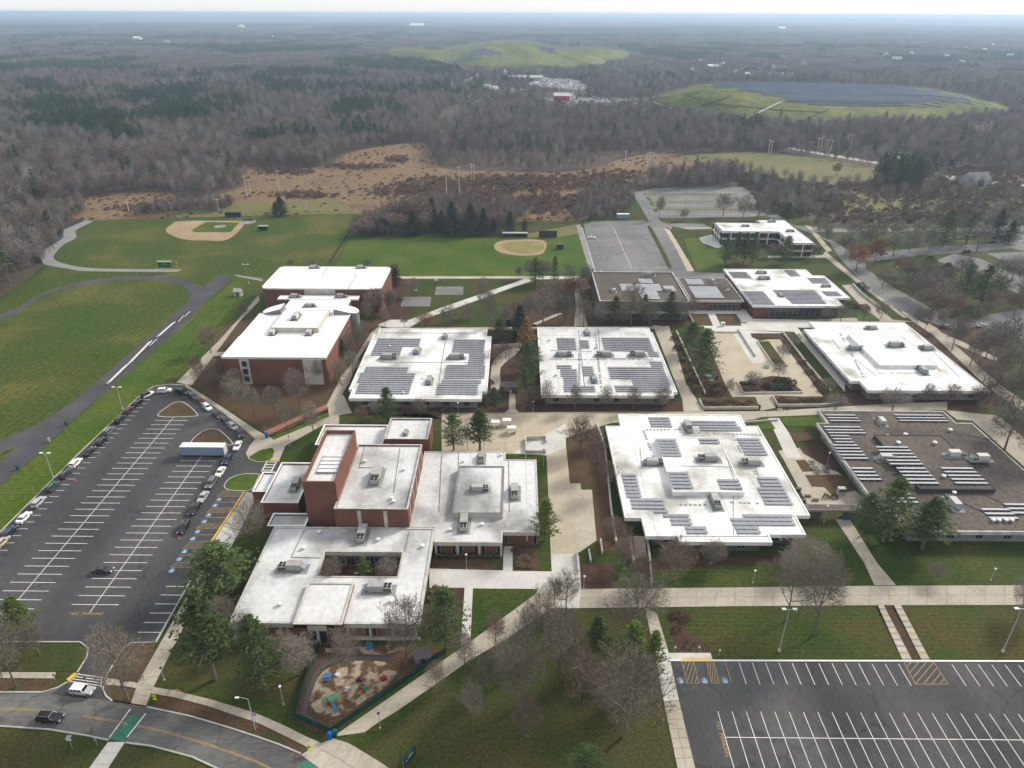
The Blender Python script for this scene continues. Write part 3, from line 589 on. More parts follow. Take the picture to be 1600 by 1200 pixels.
# accessible bays on the right edge: hatched aisles and blue squares
def hatch(par, q, n, wd=.14, m='paint_yellow', z=.105):
    a, b, c, d = (G(*p) for p in q)
    for s, t in ((a, b), (b, c), (c, d), (d, a)): wline(par, s.x, s.y, t.x, t.y, wd, m, z)
    for i in range(1, 2*n):
        t = i/n
        if t <= 1: s, e = a.lerp(b, t), a.lerp(d, t)
        else: s, e = b.lerp(c, t-1), d.lerp(c, t-1)
        wline(par, s.x, s.y, e.x, e.y, wd, m, z)
yk = lambda y: 382+(y-769)*(-55/83)
for y0, y1 in ((767, 776), (794, 801), (819, 826), (846, 857), (879, 887)):
    hatch(lot_w, [(yk(y0)-36+3, y0), (yk(y0)-3, y0), (yk(y1)-3, y1), (yk(y1)-38, y1)], 3, .10)
for y0 in (785, 809, 836, 868): line(lot_w, (yk(y0)-36, y0), (yk(y0)-3, y0), .14, 'paint_yellow')
def wheelchair(par, px, py, s=1.35, rz=0.0):
    c = G(px, py); o = put('accessible_symbol', bar(s, s, 'paint_blue'), par, (c.x, c.y, .1), rz)
    mb = MB()
    for i in range(10):
        a0, a1 = rad(-200+i*25), rad(-200+(i+1)*25)
        p = [(.42*math.cos(a0), .42*math.sin(a0)-.15), (.42*math.cos(a1), .42*math.sin(a1)-.15), (.3*math.cos(a1), .3*math.sin(a1)-.15), (.3*math.cos(a0), .3*math.sin(a0)-.15)]
        mb.quad(*[(x, y, .006) for x, y in p[::-1]])
    for x0, x1, y0, y1 in ((-.1, .04, -.15, .45), (-.1, .1, .5, .68), (-.05, .35, -.2, -.08), (.27, .37, -.5, -.1), (-.05, .25, .1, .2)): mb.quad((x0, y0, .008), (x1, y0, .008), (x1, y1, .008), (x0, y1, .008))
    mb.build('wheelchair_mark', 'paint_white', o)
for y0 in (780.5, 790, 805, 815, 831, 842, 862, 874, 892): wheelchair(lot_w, yk(y0)-32, y0)
# crosswalks
def ladder(par, a0, a1, b0, b1, n, wd=.35, name='crosswalk_bar', m='paint_white'):
    line(par, a0, b0, wd, m, .105, name); line(par, a1, b1, wd, m, .105, name)
    A0, A1, B0, B1 = (G(*q) for q in (a0, a1, b0, b1))
    for i in range(n):
        t = (i+.5)/n; s, e = A0.lerp(B0, t), A1.lerp(B1, t); o = wline(par, s.x, s.y, e.x, e.y, wd, m, .105); o.name = name
ladder(lot_w, (418, 720), (433, 720), (409, 737), (424, 737), 4)
ladder(lot_w, (124, 1052), (160, 1057), (108, 1067), (158, 1074), 4, .16)
sheet('bike_crossing', [(201, 1120), (220, 1118), (192, 1158), (173, 1156)], .088, 'paint_green')
line(road, (204, 1108), (171, 1153), .25, z=.095); line(road, (228, 1115), (199, 1152), .25, z=.095)
sheet('bike_crossing', [(482, 1188), (505, 1199), (490, 1215), (462, 1200)], .088, 'paint_green')
for off in (0, 2.4):
    for seg in ([(-200, 1104), (0, 1106), (40, 1108), (72, 1110)], [(130, 1118), (185, 1127), (200, 1131)], [(215, 1133), (260, 1143), (330, 1164), (400, 1189), (440, 1208), (520, 1260)]):
        o = ribbon('centre_line', gp([(x, y+off) for x, y in seg]), .12, .095, 'paint_yellow', road)
kerb([(176, 1096), (230, 1105), (300, 1120), (357, 1137), (400, 1151), (437, 1164), (470, 1178)], road, 0, False); kerb([(-200, 1135), (0, 1135), (75, 1140), (137, 1150), (170, 1157)], road, 0, False); kerb([(197, 1161), (237, 1166), (300, 1183), (337, 1200), (420, 1246)], road, 0, False); kerb([(-200, 1082), (67, 1082), (90, 1075), (106, 1066)], road, 0, False)
for q in ([(104, 1062), (117, 1052), (121, 1053), (108, 1066)], [(163, 1060), (168, 1058), (166, 1070), (161, 1073)], [(209, 1099), (222, 1100), (220, 1104), (207, 1103)], [(407, 717.5), (1, 1)][:0] or [(423, 718), (433, 718), (432, 720), (421, 720)]):
    sheet('tactile_strip', q, .2, 'tactile', parent=None)
# east lot
A = G(1047, 1033); yb = A.y; 
kerb([(1046, 1032.6), (2000, 1034.6)], lot_e, 0, False, .15, .35, 'lamp_white')
sp0, sp1 = G(1154, 1034), G(1166, 1068); Ls = sp0.y-sp1.y
x0 = G(1154, 1034).x; k = 0; hx0, hx1 = G(1411, 1036).x, G(1459, 1036).x
while x0 < 190:
    if not (hx0-.8 < x0 < hx1+.8): wline(lot_e, x0, yb-.3, x0, yb-5.6, .13)
    x0 += 2.72; k += 1
line(lot_e, (1133, 1034), (1143, 1067), .13, 'paint_yellow')
hatch(lot_e, [(1412, 1035), (1459, 1035), (1481, 1069.5), (1430, 1069.5)], 4, .12)
hatch(lot_e, [(1065, 1034), (1084, 1034), (1092, 1068), (1073, 1068)], 3, .11); hatch(lot_e, [(1103, 1034), (1115, 1034), (1124, 1068), (1112, 1068)], 3, .11)
for q in ((1063, 1064), (1101, 1064), (1132.5, 1064)): wheelchair(lot_e, *q)
yt, ym, ybm = G(1300, 1113.5).y, G(1300, 1154).y, G(1300, 1197).y
xx = G(1122, 1114).x; wline(lot_e, G(1134, 1154).x, ym, 190, ym, .14)
while xx < 190: wline(lot_e, xx, yt, xx, ybm-1.0, .13); xx += 2.72
yt2 = ybm-8.5; xx = G(1122, 1114).x
while xx < 190: wline(lot_e, xx, yt2, xx, yt2-10.6, .13); xx += 2.72
sheet('tactile_strip', [(1065, 1029.5), (1111, 1029.5), (1112, 1033), (1064, 1033)], .205, 'tactile')
sheetw([(1043, 1021), (1110, 1021), (1113, 1032), (1046, 1032)], 'new_concrete', 'sidewalk', .18)
def text(par, s, px, py, size, rz, m='paint_yellow', z=.105):
    cu = bpy.data.curves.new('lettering', 'FONT'); cu.body = s; cu.size = size; cu.align_x = 'CENTER'; cu.align_y = 'CENTER'
    t = bpy.data.objects.new('lettering', cu); C.objects.link(t); bpy.context.view_layer.update()
    me = bpy.data.meshes.new_from_object(t.evaluated_get(bpy.context.evaluated_depsgraph_get())); bpy.data.objects.remove(t)
    me.materials.clear(); me.materials.append(MATS[m]); c = G(px, py); return put('lettering', me, par, (c.x, c.y, z), rz)
text(lot_w, 'NO  PARKING', 136, 959.5, 1.15, 0); text(lot_w, 'NO  PARKING', 8, 959.5, 1.15, 0)
text(lot_e, 'NO  PARKING', 1129, 1155, 1.15, -math.pi/2)
# far grey lot lines
xa, xb, xm = G(930, 425).x, G(1048, 420).x, G(987, 420).x
ya, yb2 = G(985, 356).y, G(985, 420).y
y = ya
while y > yb2:
    for c0, c1_ in ((xa+.2, xa+5.2), (xm-5.2, xm+5.2), (xb-7, xb-2)): wline(lot_n, c0, y, c1_, y, .14, 'paint_worn')
    y -= 2.75
wline(lot_n, xm, ya, xm, yb2, .2, 'paint_white'); wline(lot_n, xa, ya, xa, yb2-6, .3, 'paint_white')
line(lot_n, (975, 419), (1003, 419), .25, 'paint_yellow'); line(lot_n, (1024, 418.5), (1042, 418.5), .25, 'paint_white')
for row in ((300, 1012, 1150), (310, 1022, 1160), (321.5, 1030, 1170), (334, 1040, 1178)):
    a, b = G(row[1], row[0]), G(row[2], row[0]); x = a.x
    while x < b.x: wline(lot_f, x, a.y-2.3, x, a.y+2.3, .14, 'paint_white', .115); x += 2.8
# ------------------------------------------------------------ buildings
def snap(pts, z):
    w = [G(x, y, z) for x, y in pts]; n = len(w); H = []
    for i in range(n):
        a, b = w[i], w[(i+1) % n]; H.append(abs(b.x-a.x) > abs(b.y-a.y))
    val = [((w[i].y+w[(i+1) % n].y)/2 if H[i] else (w[i].x+w[(i+1) % n].x)/2) for i in range(n)]
    out = []
    for i in range(n):
        h0, h1 = H[i-1], H[i]
        if h0 != h1: out.append((val[i], val[i-1]) if h0 else (val[i-1], val[i]))
        else: out.append((w[i].x, w[i].y))
    return ccw(out)
def child(r, name, me, loc=(0, 0, 0), rz=0.0): return put(name, me, r, Vector(loc)-r.location if r.parent is None else loc, rz)
def wallring(poly, z0, z1, m, name='wall'):
    v = [(x, y, z0) for x, y in poly]+[(x, y, z1) for x, y in poly]; n = len(poly)
    return mesh(name, v, [(i, (i+1) % n, n+(i+1) % n, n+i) for i in range(n)], m)
def ringmesh(po, pi, z0, z1, m, name):
    """solid ring between outer and inner outlines"""
    n = len(po); v = [(x, y, z0) for x, y in po]+[(x, y, z1) for x, y in po]+[(x, y, z1) for x, y in pi]+[(x, y, z0) for x, y in pi]
    f = []
    for i in range(n):
        j = (i+1) % n; f += [(i, j, n+j, n+i), (n+i, n+j, 2*n+j, 2*n+i), (2*n+i, 2*n+j, 3*n+j, 3*n+i), (3*n+i, 3*n+j, j, i)]
    return mesh(name, v, f, m)
def roofed(r, poly, z, roofm, fm, fh, oh, wm, z0=0.0, hole=None, par=.18, wname='wall', cap=None):
    """walls set back by oh under a roof slab with a fascia fh high and a low parapet"""
    if wm: child(r, wname, wallring(offset(poly, oh) if oh else offset(poly, .03), z0, z-fh+.02 if oh else z-.05, wm))
    ro = child(r, 'roof', slab_mesh('roof', offset(poly, .3), z, roofm, 0, offset(ccw(hole), -.3) if hole else None))
    put('fascia', ringmesh(poly, offset(poly, .42), z-fh, z+par, fm, 'fascia'), ro)
    if oh: put('soffit', slab_mesh('soffit', offset(poly, .05), z-fh+.01, fm, 0, hole), ro)
    if cap: put('parapet_cap', ringmesh(offset(poly, -.05), offset(poly, .5), z+par+.004, z+par+.09, cap, 'parapet_cap'), ro)
    if hole:
        h = ccw(hole); put('fascia', ringmesh(offset(h, -.42), h, z-fh, z+par, fm, 'fascia'), ro)
        child(r, 'courtyard_wall', wallring(offset(h, -.5)[::-1], z0, z-fh+.02, wm))
    return ro
WIN = {}
def window(r, x, y, z0, wd, ht, face, fm='frame'):
    """one window: frame with a recessed pane; face is the outward direction of the wall"""
    k = (round(wd, 2), round(ht, 2), fm)
    if k not in WIN:
        mb = MB(); t = .09
        mb.box(-wd/2, wd/2, -.07, .05, 0, t); mb.box(-wd/2, wd/2, -.07, .05, ht-t, ht)
        for sx in (-wd/2, wd/2-t)+((-t/2, ) if wd > 1.9 else ()): mb.box(sx, sx+t, -.068, .048, t, ht-t)
        pn = MB(); pn.box(-wd/2+.03, wd/2-.03, -.03, .02, .03, ht-.03)
        WIN[k] = (mb.mesh('window', fm), pn.mesh('pane', 'glass'))
    rz = {'S': 0, 'E': math.pi/2, 'N': math.pi, 'W': -math.pi/2}[face]
    o = child(r, 'window', WIN[k][0], (x, y, z0), rz); put('pane', WIN[k][1], o); return o
def bounds(poly): xs = [p[0] for p in poly]; ys = [p[1] for p in poly]; return min(xs), max(xs), min(ys), max(ys)
def row(r, y, x0, x1, n, z0, wd, ht, face='S', fm='frame'):
    for i in range(n): window(r, x0+(x1-x0)*(i+.5)/n, y, z0, wd, ht, face, fm)
def rowx(r, x, y0, y1, n, z0, wd, ht, face='E', fm='frame'):
    for i in range(n): window(r, x, y0+(y1-y0)*(i+.5)/n, z0, wd, ht, face, fm)
def bld(name, label, cpx, z=0):
    c = G(*cpx); return root(name, (c.x, c.y, 0), 0, label, 'building')
def seams(r, ro, poly, z, step=9.0, m='seam', wd=.1):
    """welded membrane seams as thin raised strips"""
    x0, x1, y0, y1 = bounds(poly); mb = MB(); x = x0+step*.7
    while x < x1-1: mb.box(x-wd/2, x+wd/2, y0+.8, y1-.8, z+.002, z+.02); x += step
    o = mb.build('seam', m, ro); o['kind'] = 'stuff'
def raised(r, pts, z, z0, roofm, fm, wm=None, par=.12, cap=None):
    poly = snap(pts, z); ro = child(r, 'upper_roof', slab_mesh('upper_roof', offset(poly, .25), z, roofm)); put('fascia', ringmesh(poly, offset(poly, .35), z0, z+par, wm or fm, 'fascia'), ro)
    if cap: put('parapet_cap', ringmesh(offset(poly, -.06), offset(poly, .45), z+par+.004, z+par+.1, cap, 'parapet_cap'), ro)
    return poly
# gymnasium
gy = bld('gymnasium', 'tall brick gymnasium with rounded corners and a plain white roof', (505, 480))
zg = 11.0; gp_ = snap([(438, 416.5), (610, 417.5), (597, 452), (408, 450.5)], zg); x0, x1, y0, y1 = bounds(gp_)
def rounded(x0, x1, y0, y1, rr, n=5):
    o = []
    for cx, cy, a in ((x1-rr, y0+rr, -90), (x1-rr, y1-rr, 0), (x0+rr, y1-rr, 90), (x0+rr, y0+rr, 180)):
        for i in range(n+1): t = rad(a+90*i/n); o.append((cx+rr*math.cos(t), cy+rr*math.sin(t)))
    return o
rp = rounded(x0, x1, y0, y1, 2.8); roofed(gy, rp, zg, 'roof_clean', 'fascia', .35, 0, 'brick')
mb = MB(); mb.box(x0+.36*(x1-x0), x0+.62*(x1-x0), y0-.15, y0+.2, 0, zg-.4); child(gy, 'precast_panel', mb.mesh('precast_panel', 'precast'))
GYM = (x0, x1, y0, y1); mb = MB(); mb.box(x0+.42*(x1-x0), x0+.42*(x1-x0)+.5, y0+.6*(y1-y0), y1-1, zg+.002, zg+.02); mb.box(x0+.42*(x1-x0)+.5, x0+.72*(x1-x0), y0+.6*(y1-y0), y0+.6*(y1-y0)+.5, zg+.002, zg+.02); mb.box(x0+.72*(x1-x0), x0+.72*(x1-x0)+.5, y0+1, y0+.6*(y1-y0)+.5, zg+.003, zg+.021); o = child(gy, 'roof_strip', mb.mesh('roof_strip', 'seam')); o['kind'] = 'stuff'
# sports hall in front of the gymnasium
sh = bld('sports_hall', 'brick sports hall with stepped white roofs in front of the gymnasium', (440, 560))
zs = 10.2; p = snap([(405, 490), (548, 491), (509, 560), (346, 560)], zs); x0, x1, y0, y1 = bounds(p)
ro = roofed(sh, p, zs, 'roof_clean', 'fascia', .3, 0, 'brick'); 
put('roof_step', slab_mesh('roof_step', [(x0, y0), (x1, y0), (x1, y0+18), (x0, y0+18)], zs+.5, 'roof_clean', .5), ro)
p2 = snap([(452, 468), (545, 469), (538, 491), (440, 490)], zs-.6); roofed(sh, p2, zs-.6, 'roof_clean', 'fascia', .3, 0, 'brick')
p3 = snap([(437, 462), (562, 462), (560, 468), (434, 468)], zs-1.8); roofed(sh, p3, zs-1.8, 'roof_clean', 'fascia', .3, 0, 'brick')
raised(sh, [(446, 484), (517, 485), (496, 512), (421, 513)], zs+1.9, zs, 'roof_clean', 'precast', 'precast')
for xa_, xb_ in ((471, 501), ):
    a, b = G(xa_, 562, zs).x, G(xb_, 562, zs).x; mb = MB(); mb.box(a, b, y0-.25, y0+.2, 0, zs-.35); child(sh, 'precast_panel', mb.mesh('precast_panel', 'precast'))
a, b = G(371, 562, zs).x, G(386, 562, zs).x; mb = MB(); mb.box(a, b, y0-.2, y0+.2, 0, zs-.4); child(sh, 'window_bay', mb.mesh('window_bay', 'precast'))
for z_ in (1.0, 4.0, 7.0): window(sh, (a+b)/2, y0-.26, z_, 1.9, 2.2, 'S')
rowx(sh, x1+.04, y0+22, y1-4, 5, 5.5, 2.4, 1.8)
for s, pi_, po_ in ((-1, 443, 411), (1, 525, 561)):       # concrete stair towers with sloping tops and a rounded outer end
    a, b = G(pi_, 487, zs), G(po_, 487, zs); n = 8; y_ = a.y; hd = 3.4
    pl = [(a.x, y_-hd), (b.x-s*hd, y_-hd)]+[(b.x-s*hd+s*hd*math.sin(math.pi*i/n), y_-hd*math.cos(math.pi*i/n)) for i in range(1, n)]+[(b.x-s*hd, y_+hd), (a.x, y_+hd)]
    zt_ = [zs+2.4-2.3*abs(q[0]-a.x)/abs(b.x-a.x) for q in pl]; m_ = len(pl); v = [(x, y, 0) for x, y in pl]+[(x, y, z) for (x, y), z in zip(pl, zt_)]
    child(sh, 'stair_tower', mesh('stair_tower', v, [(i, (i+1) % m_, m_+(i+1) % m_, m_+i) for i in range(m_)], 'wall_grey')); child(sh, 'stair_roof', mesh('stair_roof', [(x, y, z+.05) for x, y, z in v[m_:]], [tuple(range(m_))], 'roof_clean'))
SH = (x0, x1, y0, y1)
# solar-roofed pavilions
def pavilion(name, label, pts, z, roofm, cpx, fm='fascia', wm='wall_grey', fh=.95, oh=1.6, nwin=7, par=.15, cap=None):
    r = bld(name, label, cpx); p = snap(pts, z); ro = roofed(r, p, z, roofm, fm, fh, oh, wm, par=par, cap=cap)
    q = offset(p, oh)
    for i in range(len(q)):
        a, b = q[i], q[(i+1) % len(q)]; L = math.dist(a, b)
        if L < 6: continue
        d = ((b[0]-a[0])/L, (b[1]-a[1])/L); face = 'S' if d[0] > .5 else 'N' if d[0] < -.5 else 'E' if d[1] > .5 else 'W'
        n = max(1, int(L/6.3)); off = {'S': (0, -.02), 'N': (0, .02), 'E': (.02, 0), 'W': (-.02, 0)}[face]
        for k in range(n):
            t = (k+.5)/n; window(r, a[0]+(b[0]-a[0])*t+off[0], a[1]+(b[1]-a[1])*t+off[1], .9, 2.0, 1.7, face)
    return r, p, ro
P3, p_, ro = pavilion('pavilion', 'white flat-roofed pavilion with solar rows left of the garden pines', [(594, 513.5), (761, 514.5), (761, 526), (767.5, 526), (762, 612), (753, 612), (753, 624), (546, 623), (549.5, 609), (545, 609), (584, 522), (589, 522)], 4.2, 'roof_white', (650, 570))
seams(P3, ro, p_, 4.2, 11); PADS3 = ro
P4, p_, ro = pavilion('pavilion', 'white flat-roofed pavilion with stained solar roof beyond the main walk', [(839, 511.5), (1014, 512.5), (1017, 520), (1021, 520), (1057, 613), (1051, 613), (1053.5, 619), (846, 617.5)], 4.2, 'roof_stained', (940, 570))
seams(P4, ro, p_, 4.2, 9)
def cross(ro, poly, z, ys):
    x0, x1, y0, y1 = bounds(poly); mb = MB()
    for t in ys: mb.box(x0+1, x1-1, y0+(y1-y0)*t-.05, y0+(y1-y0)*t+.05, z+.004, z+.022)
    mb.build('seam', 'seam', ro)['kind'] = 'stuff'
cross(ro, p_, 4.2, (.22, .48, .86))
def pads(ro, z, lines):
    '''dashed grey walkway pads between two photo points'''
    mb = MB()
    for a, b in lines:
        A_, B_ = G(*a, z), G(*b, z); n = max(2, int((B_-A_).length/1.1))
        for i in range(n):
            if RN.random() < .2: continue
            c = A_.lerp(B_, (i+.5)/n); mb.box(c.x-.4, c.x+.4, c.y-.4, c.y+.4, z+.004, z+.04)
    mb.build('walk_pads', 'pad', ro)['kind'] = 'stuff'
pads(ro, 4.2, [((905, 540), (905, 605)), ((860, 562), (1020, 562))])
pads(ro, 4.2, [((930, 520), (940, 612))])
P7, p_, ro = pavilion('pavilion', 'bare white flat-roofed pavilion by the right-hand road', [(1265, 504), (1413, 503), (1544, 610.5), (1357, 611.5), (1343.5, 596), (1329, 596), (1256, 515), (1275, 515)], 4.3, 'roof_white', (1400, 560))
pads(ro, 4.3, [((1312, 520), (1350, 590)), ((1372, 583), (1450, 583)), ((1405, 525), (1470, 580))]); seams(P7, ro, p_, 4.3, 10)
raised(P7, [(1325, 522.5), (1410, 522), (1461, 571), (1375, 571)], 5.5, 4.3, 'roof_white', 'fascia')
P8, p_, ro = pavilion('pavilion', 'large white stepped-roof pavilion with many solar rows in the middle', [(966, 648), (1157, 648), (1164, 666), (1186, 666), (1264, 806), (1243, 806), (1260, 836), (1202, 836), (1207, 848), (1062, 847), (1059, 838), (1009, 839), (1002.5, 810), (974, 809), (948, 666), (969, 666)], 4.4, 'roof_white', (1100, 750), wm='wall_dark', oh=2.0)
pads(ro, 4.4, [((1005, 672), (1025, 725)), ((1008, 672), (1070, 671)), ((1090, 676), (1190, 680)), ((1145, 680), (1160, 712)), ((1178, 735), (1205, 790)), ((1140, 785), (1220, 788)), ((1060, 789), (1105, 789))]); seams(P8, ro, p_, 4.4, 10)
raised(P8, [(1025, 684), (1123, 684), (1164, 769), (1051, 769)], 5.7, 4.4, 'roof_white', 'fascia')
P9, p_, ro = pavilion('pavilion', 'broad brown-roofed building with silver solar racks at the right edge', [(1279, 642), (1475, 642), (1492, 661), (1519, 661), (1707, 831), (1419, 832), (1395, 800), (1376, 800), (1275, 661), (1292, 661)], 4.3, 'roof_brown', (1480, 740), fm='fascia_stained', wm='wall_grey', par=.1)
raised(P9, [(1366, 680), (1470, 680), (1556, 765), (1437, 765)], 5.35, 4.3, 'roof_brown', 'dark_trim')
# two-storey grey block with brown roof, link and cafeteria
B5 = bld('library', 'grey two-storey block with brown roof in front of the far lot', (1000, 480)); p = snap([(925, 426), (1051, 426), (1077, 472), (936, 472)], 8.3); x0, x1, y0, y1 = bounds(p)
roofed(B5, p, 8.3, 'roof_brown', 'wall_grey', .5, 0, 'wall_dark', par=.35, cap='fascia_stained')
mb = MB(); mb.box(x0-.7, x1+.7, y0-1.2, y0+.3, 3.4, 4.1); child(B5, 'floor_band', mb.mesh('floor_band', 'precast'))
row(B5, y0-.02, x0+2, x1-2, 9, 5.0, 2.2, 2.0); row(B5, y0-.02, x0+2, x1-2, 9, 1.0, 2.2, 1.9); rowx(B5, x1+.02, y0+2, y1-2, 5, 5.2, 2.2, 1.8)
B5b = bld('link_building', 'low brick link with brown roof joining library and cafeteria', (1115, 475)); p = snap([(1059, 434.5), (1136, 435), (1162, 471), (1078, 470)], 5.0); x0, x1, y0, y1 = bounds(p)
roofed(B5b, p, 5.0, 'roof_brown', 'fascia_stained', .7, .8, 'brick', par=.2)
for i in range(6): window(B5b, x0+.55*(x1-x0)+i*2.2-4, y0+.74, .2, 2.1, 3.0, 'S')
window(B5b, x0+3.5, y0+.74, .8, 1.6, 2.2, 'S'); window(B5b, x1-4, y0+.74, .8, 1.6, 2.2, 'S')
B6 = bld('cafeteria', 'glazed brick cafeteria with white solar roof above the court', (1240, 480)); p = snap([(1131, 421), (1260, 421), (1268, 431), (1290, 431), (1326, 466), (1306, 466), (1316, 477.5), (1177, 479)], 5.6); x0, x1, y0, y1 = bounds(p)
roofed(B6, p, 5.6, 'roof_white', 'fascia', .8, 1.2, 'brick'); 
for i in range(9): window(B6, x0+9.5+i*2.5, y0+1.14, .15, 2.45, 4.2, 'S')
xf = G(1316, 477.5, 5.6).x-2.5
for i in range(4): window(B6, x0+34+i*(xf-x0-34)/3, y0+1.14, .3, 2.0, 3.9, 'S')
# far two-storey block
B12 = bld('office_block', 'white-roofed two-storey office block behind five pines', (1190, 385)); zb = 7.6; p = snap([(1115.5, 348), (1184, 348), (1183, 344), (1229, 344), (1272, 380.5), (1237, 381), (1216, 362.5), (1128, 362.5)], zb)
roofed(B12, p, zb, 'roof_white', 'fascia', .7, 1.0, 'brick', cap='dark_trim'); 
q = offset(p, .1)
for i in range(len(q)):
    a, b = Vector(q[i]), Vector(q[(i+1) % len(q)]); d = b-a; n = max(1, int(d.length/5)); face = 'S' if d.x > abs(d.y) else 'N' if -d.x > abs(d.y) else 'E' if d.y > 0 else 'W'
    nn = Vector((d.y, -d.x)).normalized()
    for k in range(n+1):
        c = a+d*(k/n); mb = MB(); mb.box(-.22, .22, -.22, .22, 0, zb-.7); child(B12, 'column', mb.mesh('column', 'fascia'), (c.x, c.y, 0))
        if k < n:
            c = a+d*((k+.5)/n)-nn*.78
            for z_ in (.6, 4.2): window(B12, c.x, c.y, z_, 3.4, 2.1, face, 'frame')
    mb = MB(); m_ = a.lerp(b, .5); L = d.length/2-.2; hor = abs(d.x) > abs(d.y)
    mb.box(-(L if hor else .3), (L if hor else .3), -(.3 if hor else L), (.3 if hor else L), 3.3, 3.7); child(B12, 'floor_band', mb.mesh('floor_band', 'fascia'), (m_.x, m_.y, 0))
# theatre with fly tower and the low roofs round it
TH = bld('theatre', 'brick theatre with fly tower and grey roofs above the long walk', (620, 770))
zl = 4.4
lowR = snap([(661, 706), (790, 706), (790, 718.5), (839, 718.5), (842, 832), (785, 832), (785, 848), (678, 848), (678, 824), (640, 824)], zl)
ro = roofed(TH, lowR, zl, 'roof_worn', 'precast', 1.0, .55, 'brick', par=.12); seams(TH, ro, lowR, zl, 8)
x0, x1, y0, y1 = bounds(snap([(679, 848), (785, 848), (785, 840), (679, 840)], zl))
for i in range(4): mb = MB(); mb.box(-.25, .25, -.1, .5, 0, zl-1.0); child(TH, 'column', mb.mesh('column', 'precast'), (x0+.3+(x1-x0-.6)*i/3, y0, 0))
for i in range(3):
    cx = x0+(x1-x0)*(i+.5)/3
    for s in (-1, 1): window(TH, cx+s*((x1-x0)/6-.9), y0+.5, .5, .9, 2.6, 'S')
mb = MB(); mb.box(x0, x1, y0-.02, y0+.5, 0, .35); child(TH, 'plinth', mb.mesh('plinth', 'precast'))
xa_, xb_, ya_, _ = bounds(snap([(785, 832), (842, 832), (842, 825), (785, 825)], zl))
for cx in (xa_+.9, xb_-.9): window(TH, cx, ya_+.5, .4, 1.0, 2.7, 'S')
raised(TH, [(716, 729), (787.5, 729), (786, 803), (707, 803)], 5.8, zl, 'roof_worn', 'precast', cap='wall_grey')
def block(r, pts, z, roofm, wm='brick', z0=0.0, cap='fascia_stained', par=.35):
    p = snap(pts, z); ro = child(r, 'roof', slab_mesh('roof', offset(p, .3), z, roofm)); child(r, 'wall', wallring(p, z0, z+par, wm))
    put('parapet', ringmesh(offset(p, -.02), offset(p, .45), z-.1, z+par+.002, wm, 'parapet'), ro); put('parapet_cap', ringmesh(offset(p, -.06), offset(p, .4), z+par+.006, z+par+.1, cap, 'parapet_cap'), ro); return p, ro
zt = top_z(G(560, 825, zl), 797); zf = top_z(G(500, 812.5, 4.6), 758)
p, ro = block(TH, [(559, 696), (660, 696.5), (637, 797.5), (522, 797)], zt, 'roof_worn'); seams(TH, ro, p, zt, 8)
x0, x1, y0, y1 = bounds(p); THB = (x0, x1, y0, y1, zt)
for t in (.335, .69): mb = MB(); mb.box(-.45, .45, -.14, .1, zl, zt-.2); child(TH, 'pilaster', mb.mesh('pilaster', 'precast'), (x0+(x1-x0)*t, y0, 0))
for i in range(5): mb = MB(); mb.box(-.1, .14, -.25, .25, zl, zt-.2); child(TH, 'pilaster', mb.mesh('pilaster', 'precast'), (x1, y0+(y1-y0)*(i+.5)/5, 0))
p, ro = block(TH, [(510, 677), (556, 677), (524, 758), (472.5, 758)], zf, 'roof_worn', par=.9, cap='brick')
x0, x1, y0, y1 = bounds(p)
for i in range(5):
    c = G(522-i*2.6, 713+i*6.0, zf); mb = MB(); mb.box(-2.6, 2.6, -.75, .75, 0, .35); mb.box(-2.75, 2.75, -.9, -.75, 0, .42, 1)
    child(TH, 'skylight', mb.mesh('skylight', ['roof_worn', 'wall_grey']), (c.x, c.y, zf))
p, ro = block(TH, [(611, 655), (675, 655.5), (669, 688), (600, 687.5)], 7.2, 'roof_worn')
p, ro = block(TH, [(507, 665.5), (605, 665.5), (600, 697), (492, 697)], 4.6, 'roof_worn', cap='fascia')
p, ro = block(TH, [(555, 697), (607, 697), (600, 705), (553, 705)], 4.9, 'roof_worn', 'precast', cap='precast')
p, ro = block(TH, [(439, 725), (486, 724.5), (475, 788), (409, 787)], 5.0, 'roof_worn', cap='fascia')
p, ro = block(TH, [(411.5, 739), (430, 739.5), (418, 770), (394, 770)], 3.9, 'roof_worn', cap='fascia')
p, ro = block(TH, [(428, 804), (483, 804), (480, 824), (417, 824)], 4.0, 'roof_worn', 'wall_dark', cap='fascia')
# courtyard building
CY = bld('courtyard_building', 'low grey-roofed brick building with a square courtyard above the playground', (520, 930)); zc = 4.7
outer = snap([(428, 824.5), (678.5, 825), (657, 976), (357.5, 974.5)], zc); hole = snap([(505, 863), (628, 863), (621, 900.5), (497, 901)], zc)
ro = roofed(CY, outer, zc, 'roof_worn', 'precast', 1.05, .75, 'brick', hole=hole, par=.12, cap='fascia_stained'); 
x0, x1, y0, y1 = bounds(outer); yw = y0+.75
mb = MB(); mb.box(x0+.2, x1-.2, y0+.1, yw, 0, .5); child(CY, 'plinth', mb.mesh('plinth', 'precast'))
for i in range(9): 
    cx = x0+1+(x1-x0-2)*i/8; mb = MB(); mb.box(-.2, .2, -.12, .3, 0, zc-1.0); child(CY, 'column', mb.mesh('column', 'precast'), (cx, y0+.2, 0))
    for s in (-1, 1):
        if x0+2 < cx+s*.75 < x1-1: window(CY, cx+s*.75, yw-.02, .7, .8, 2.5, 'S')
p = raised(CY, [(482, 911), (553, 911), (535, 976.5), (458, 976.5)], 5.5, zc, 'roof_worn', 'brick', cap='precast')
ex0, ex1, ey0, ey1 = bounds(p); mb = MB(); mb.box(ex0, ex1, ey0, ey0+1.2, 0, 5.4); child(CY, 'entrance_wall', mb.mesh('entrance_wall', 'brick'))
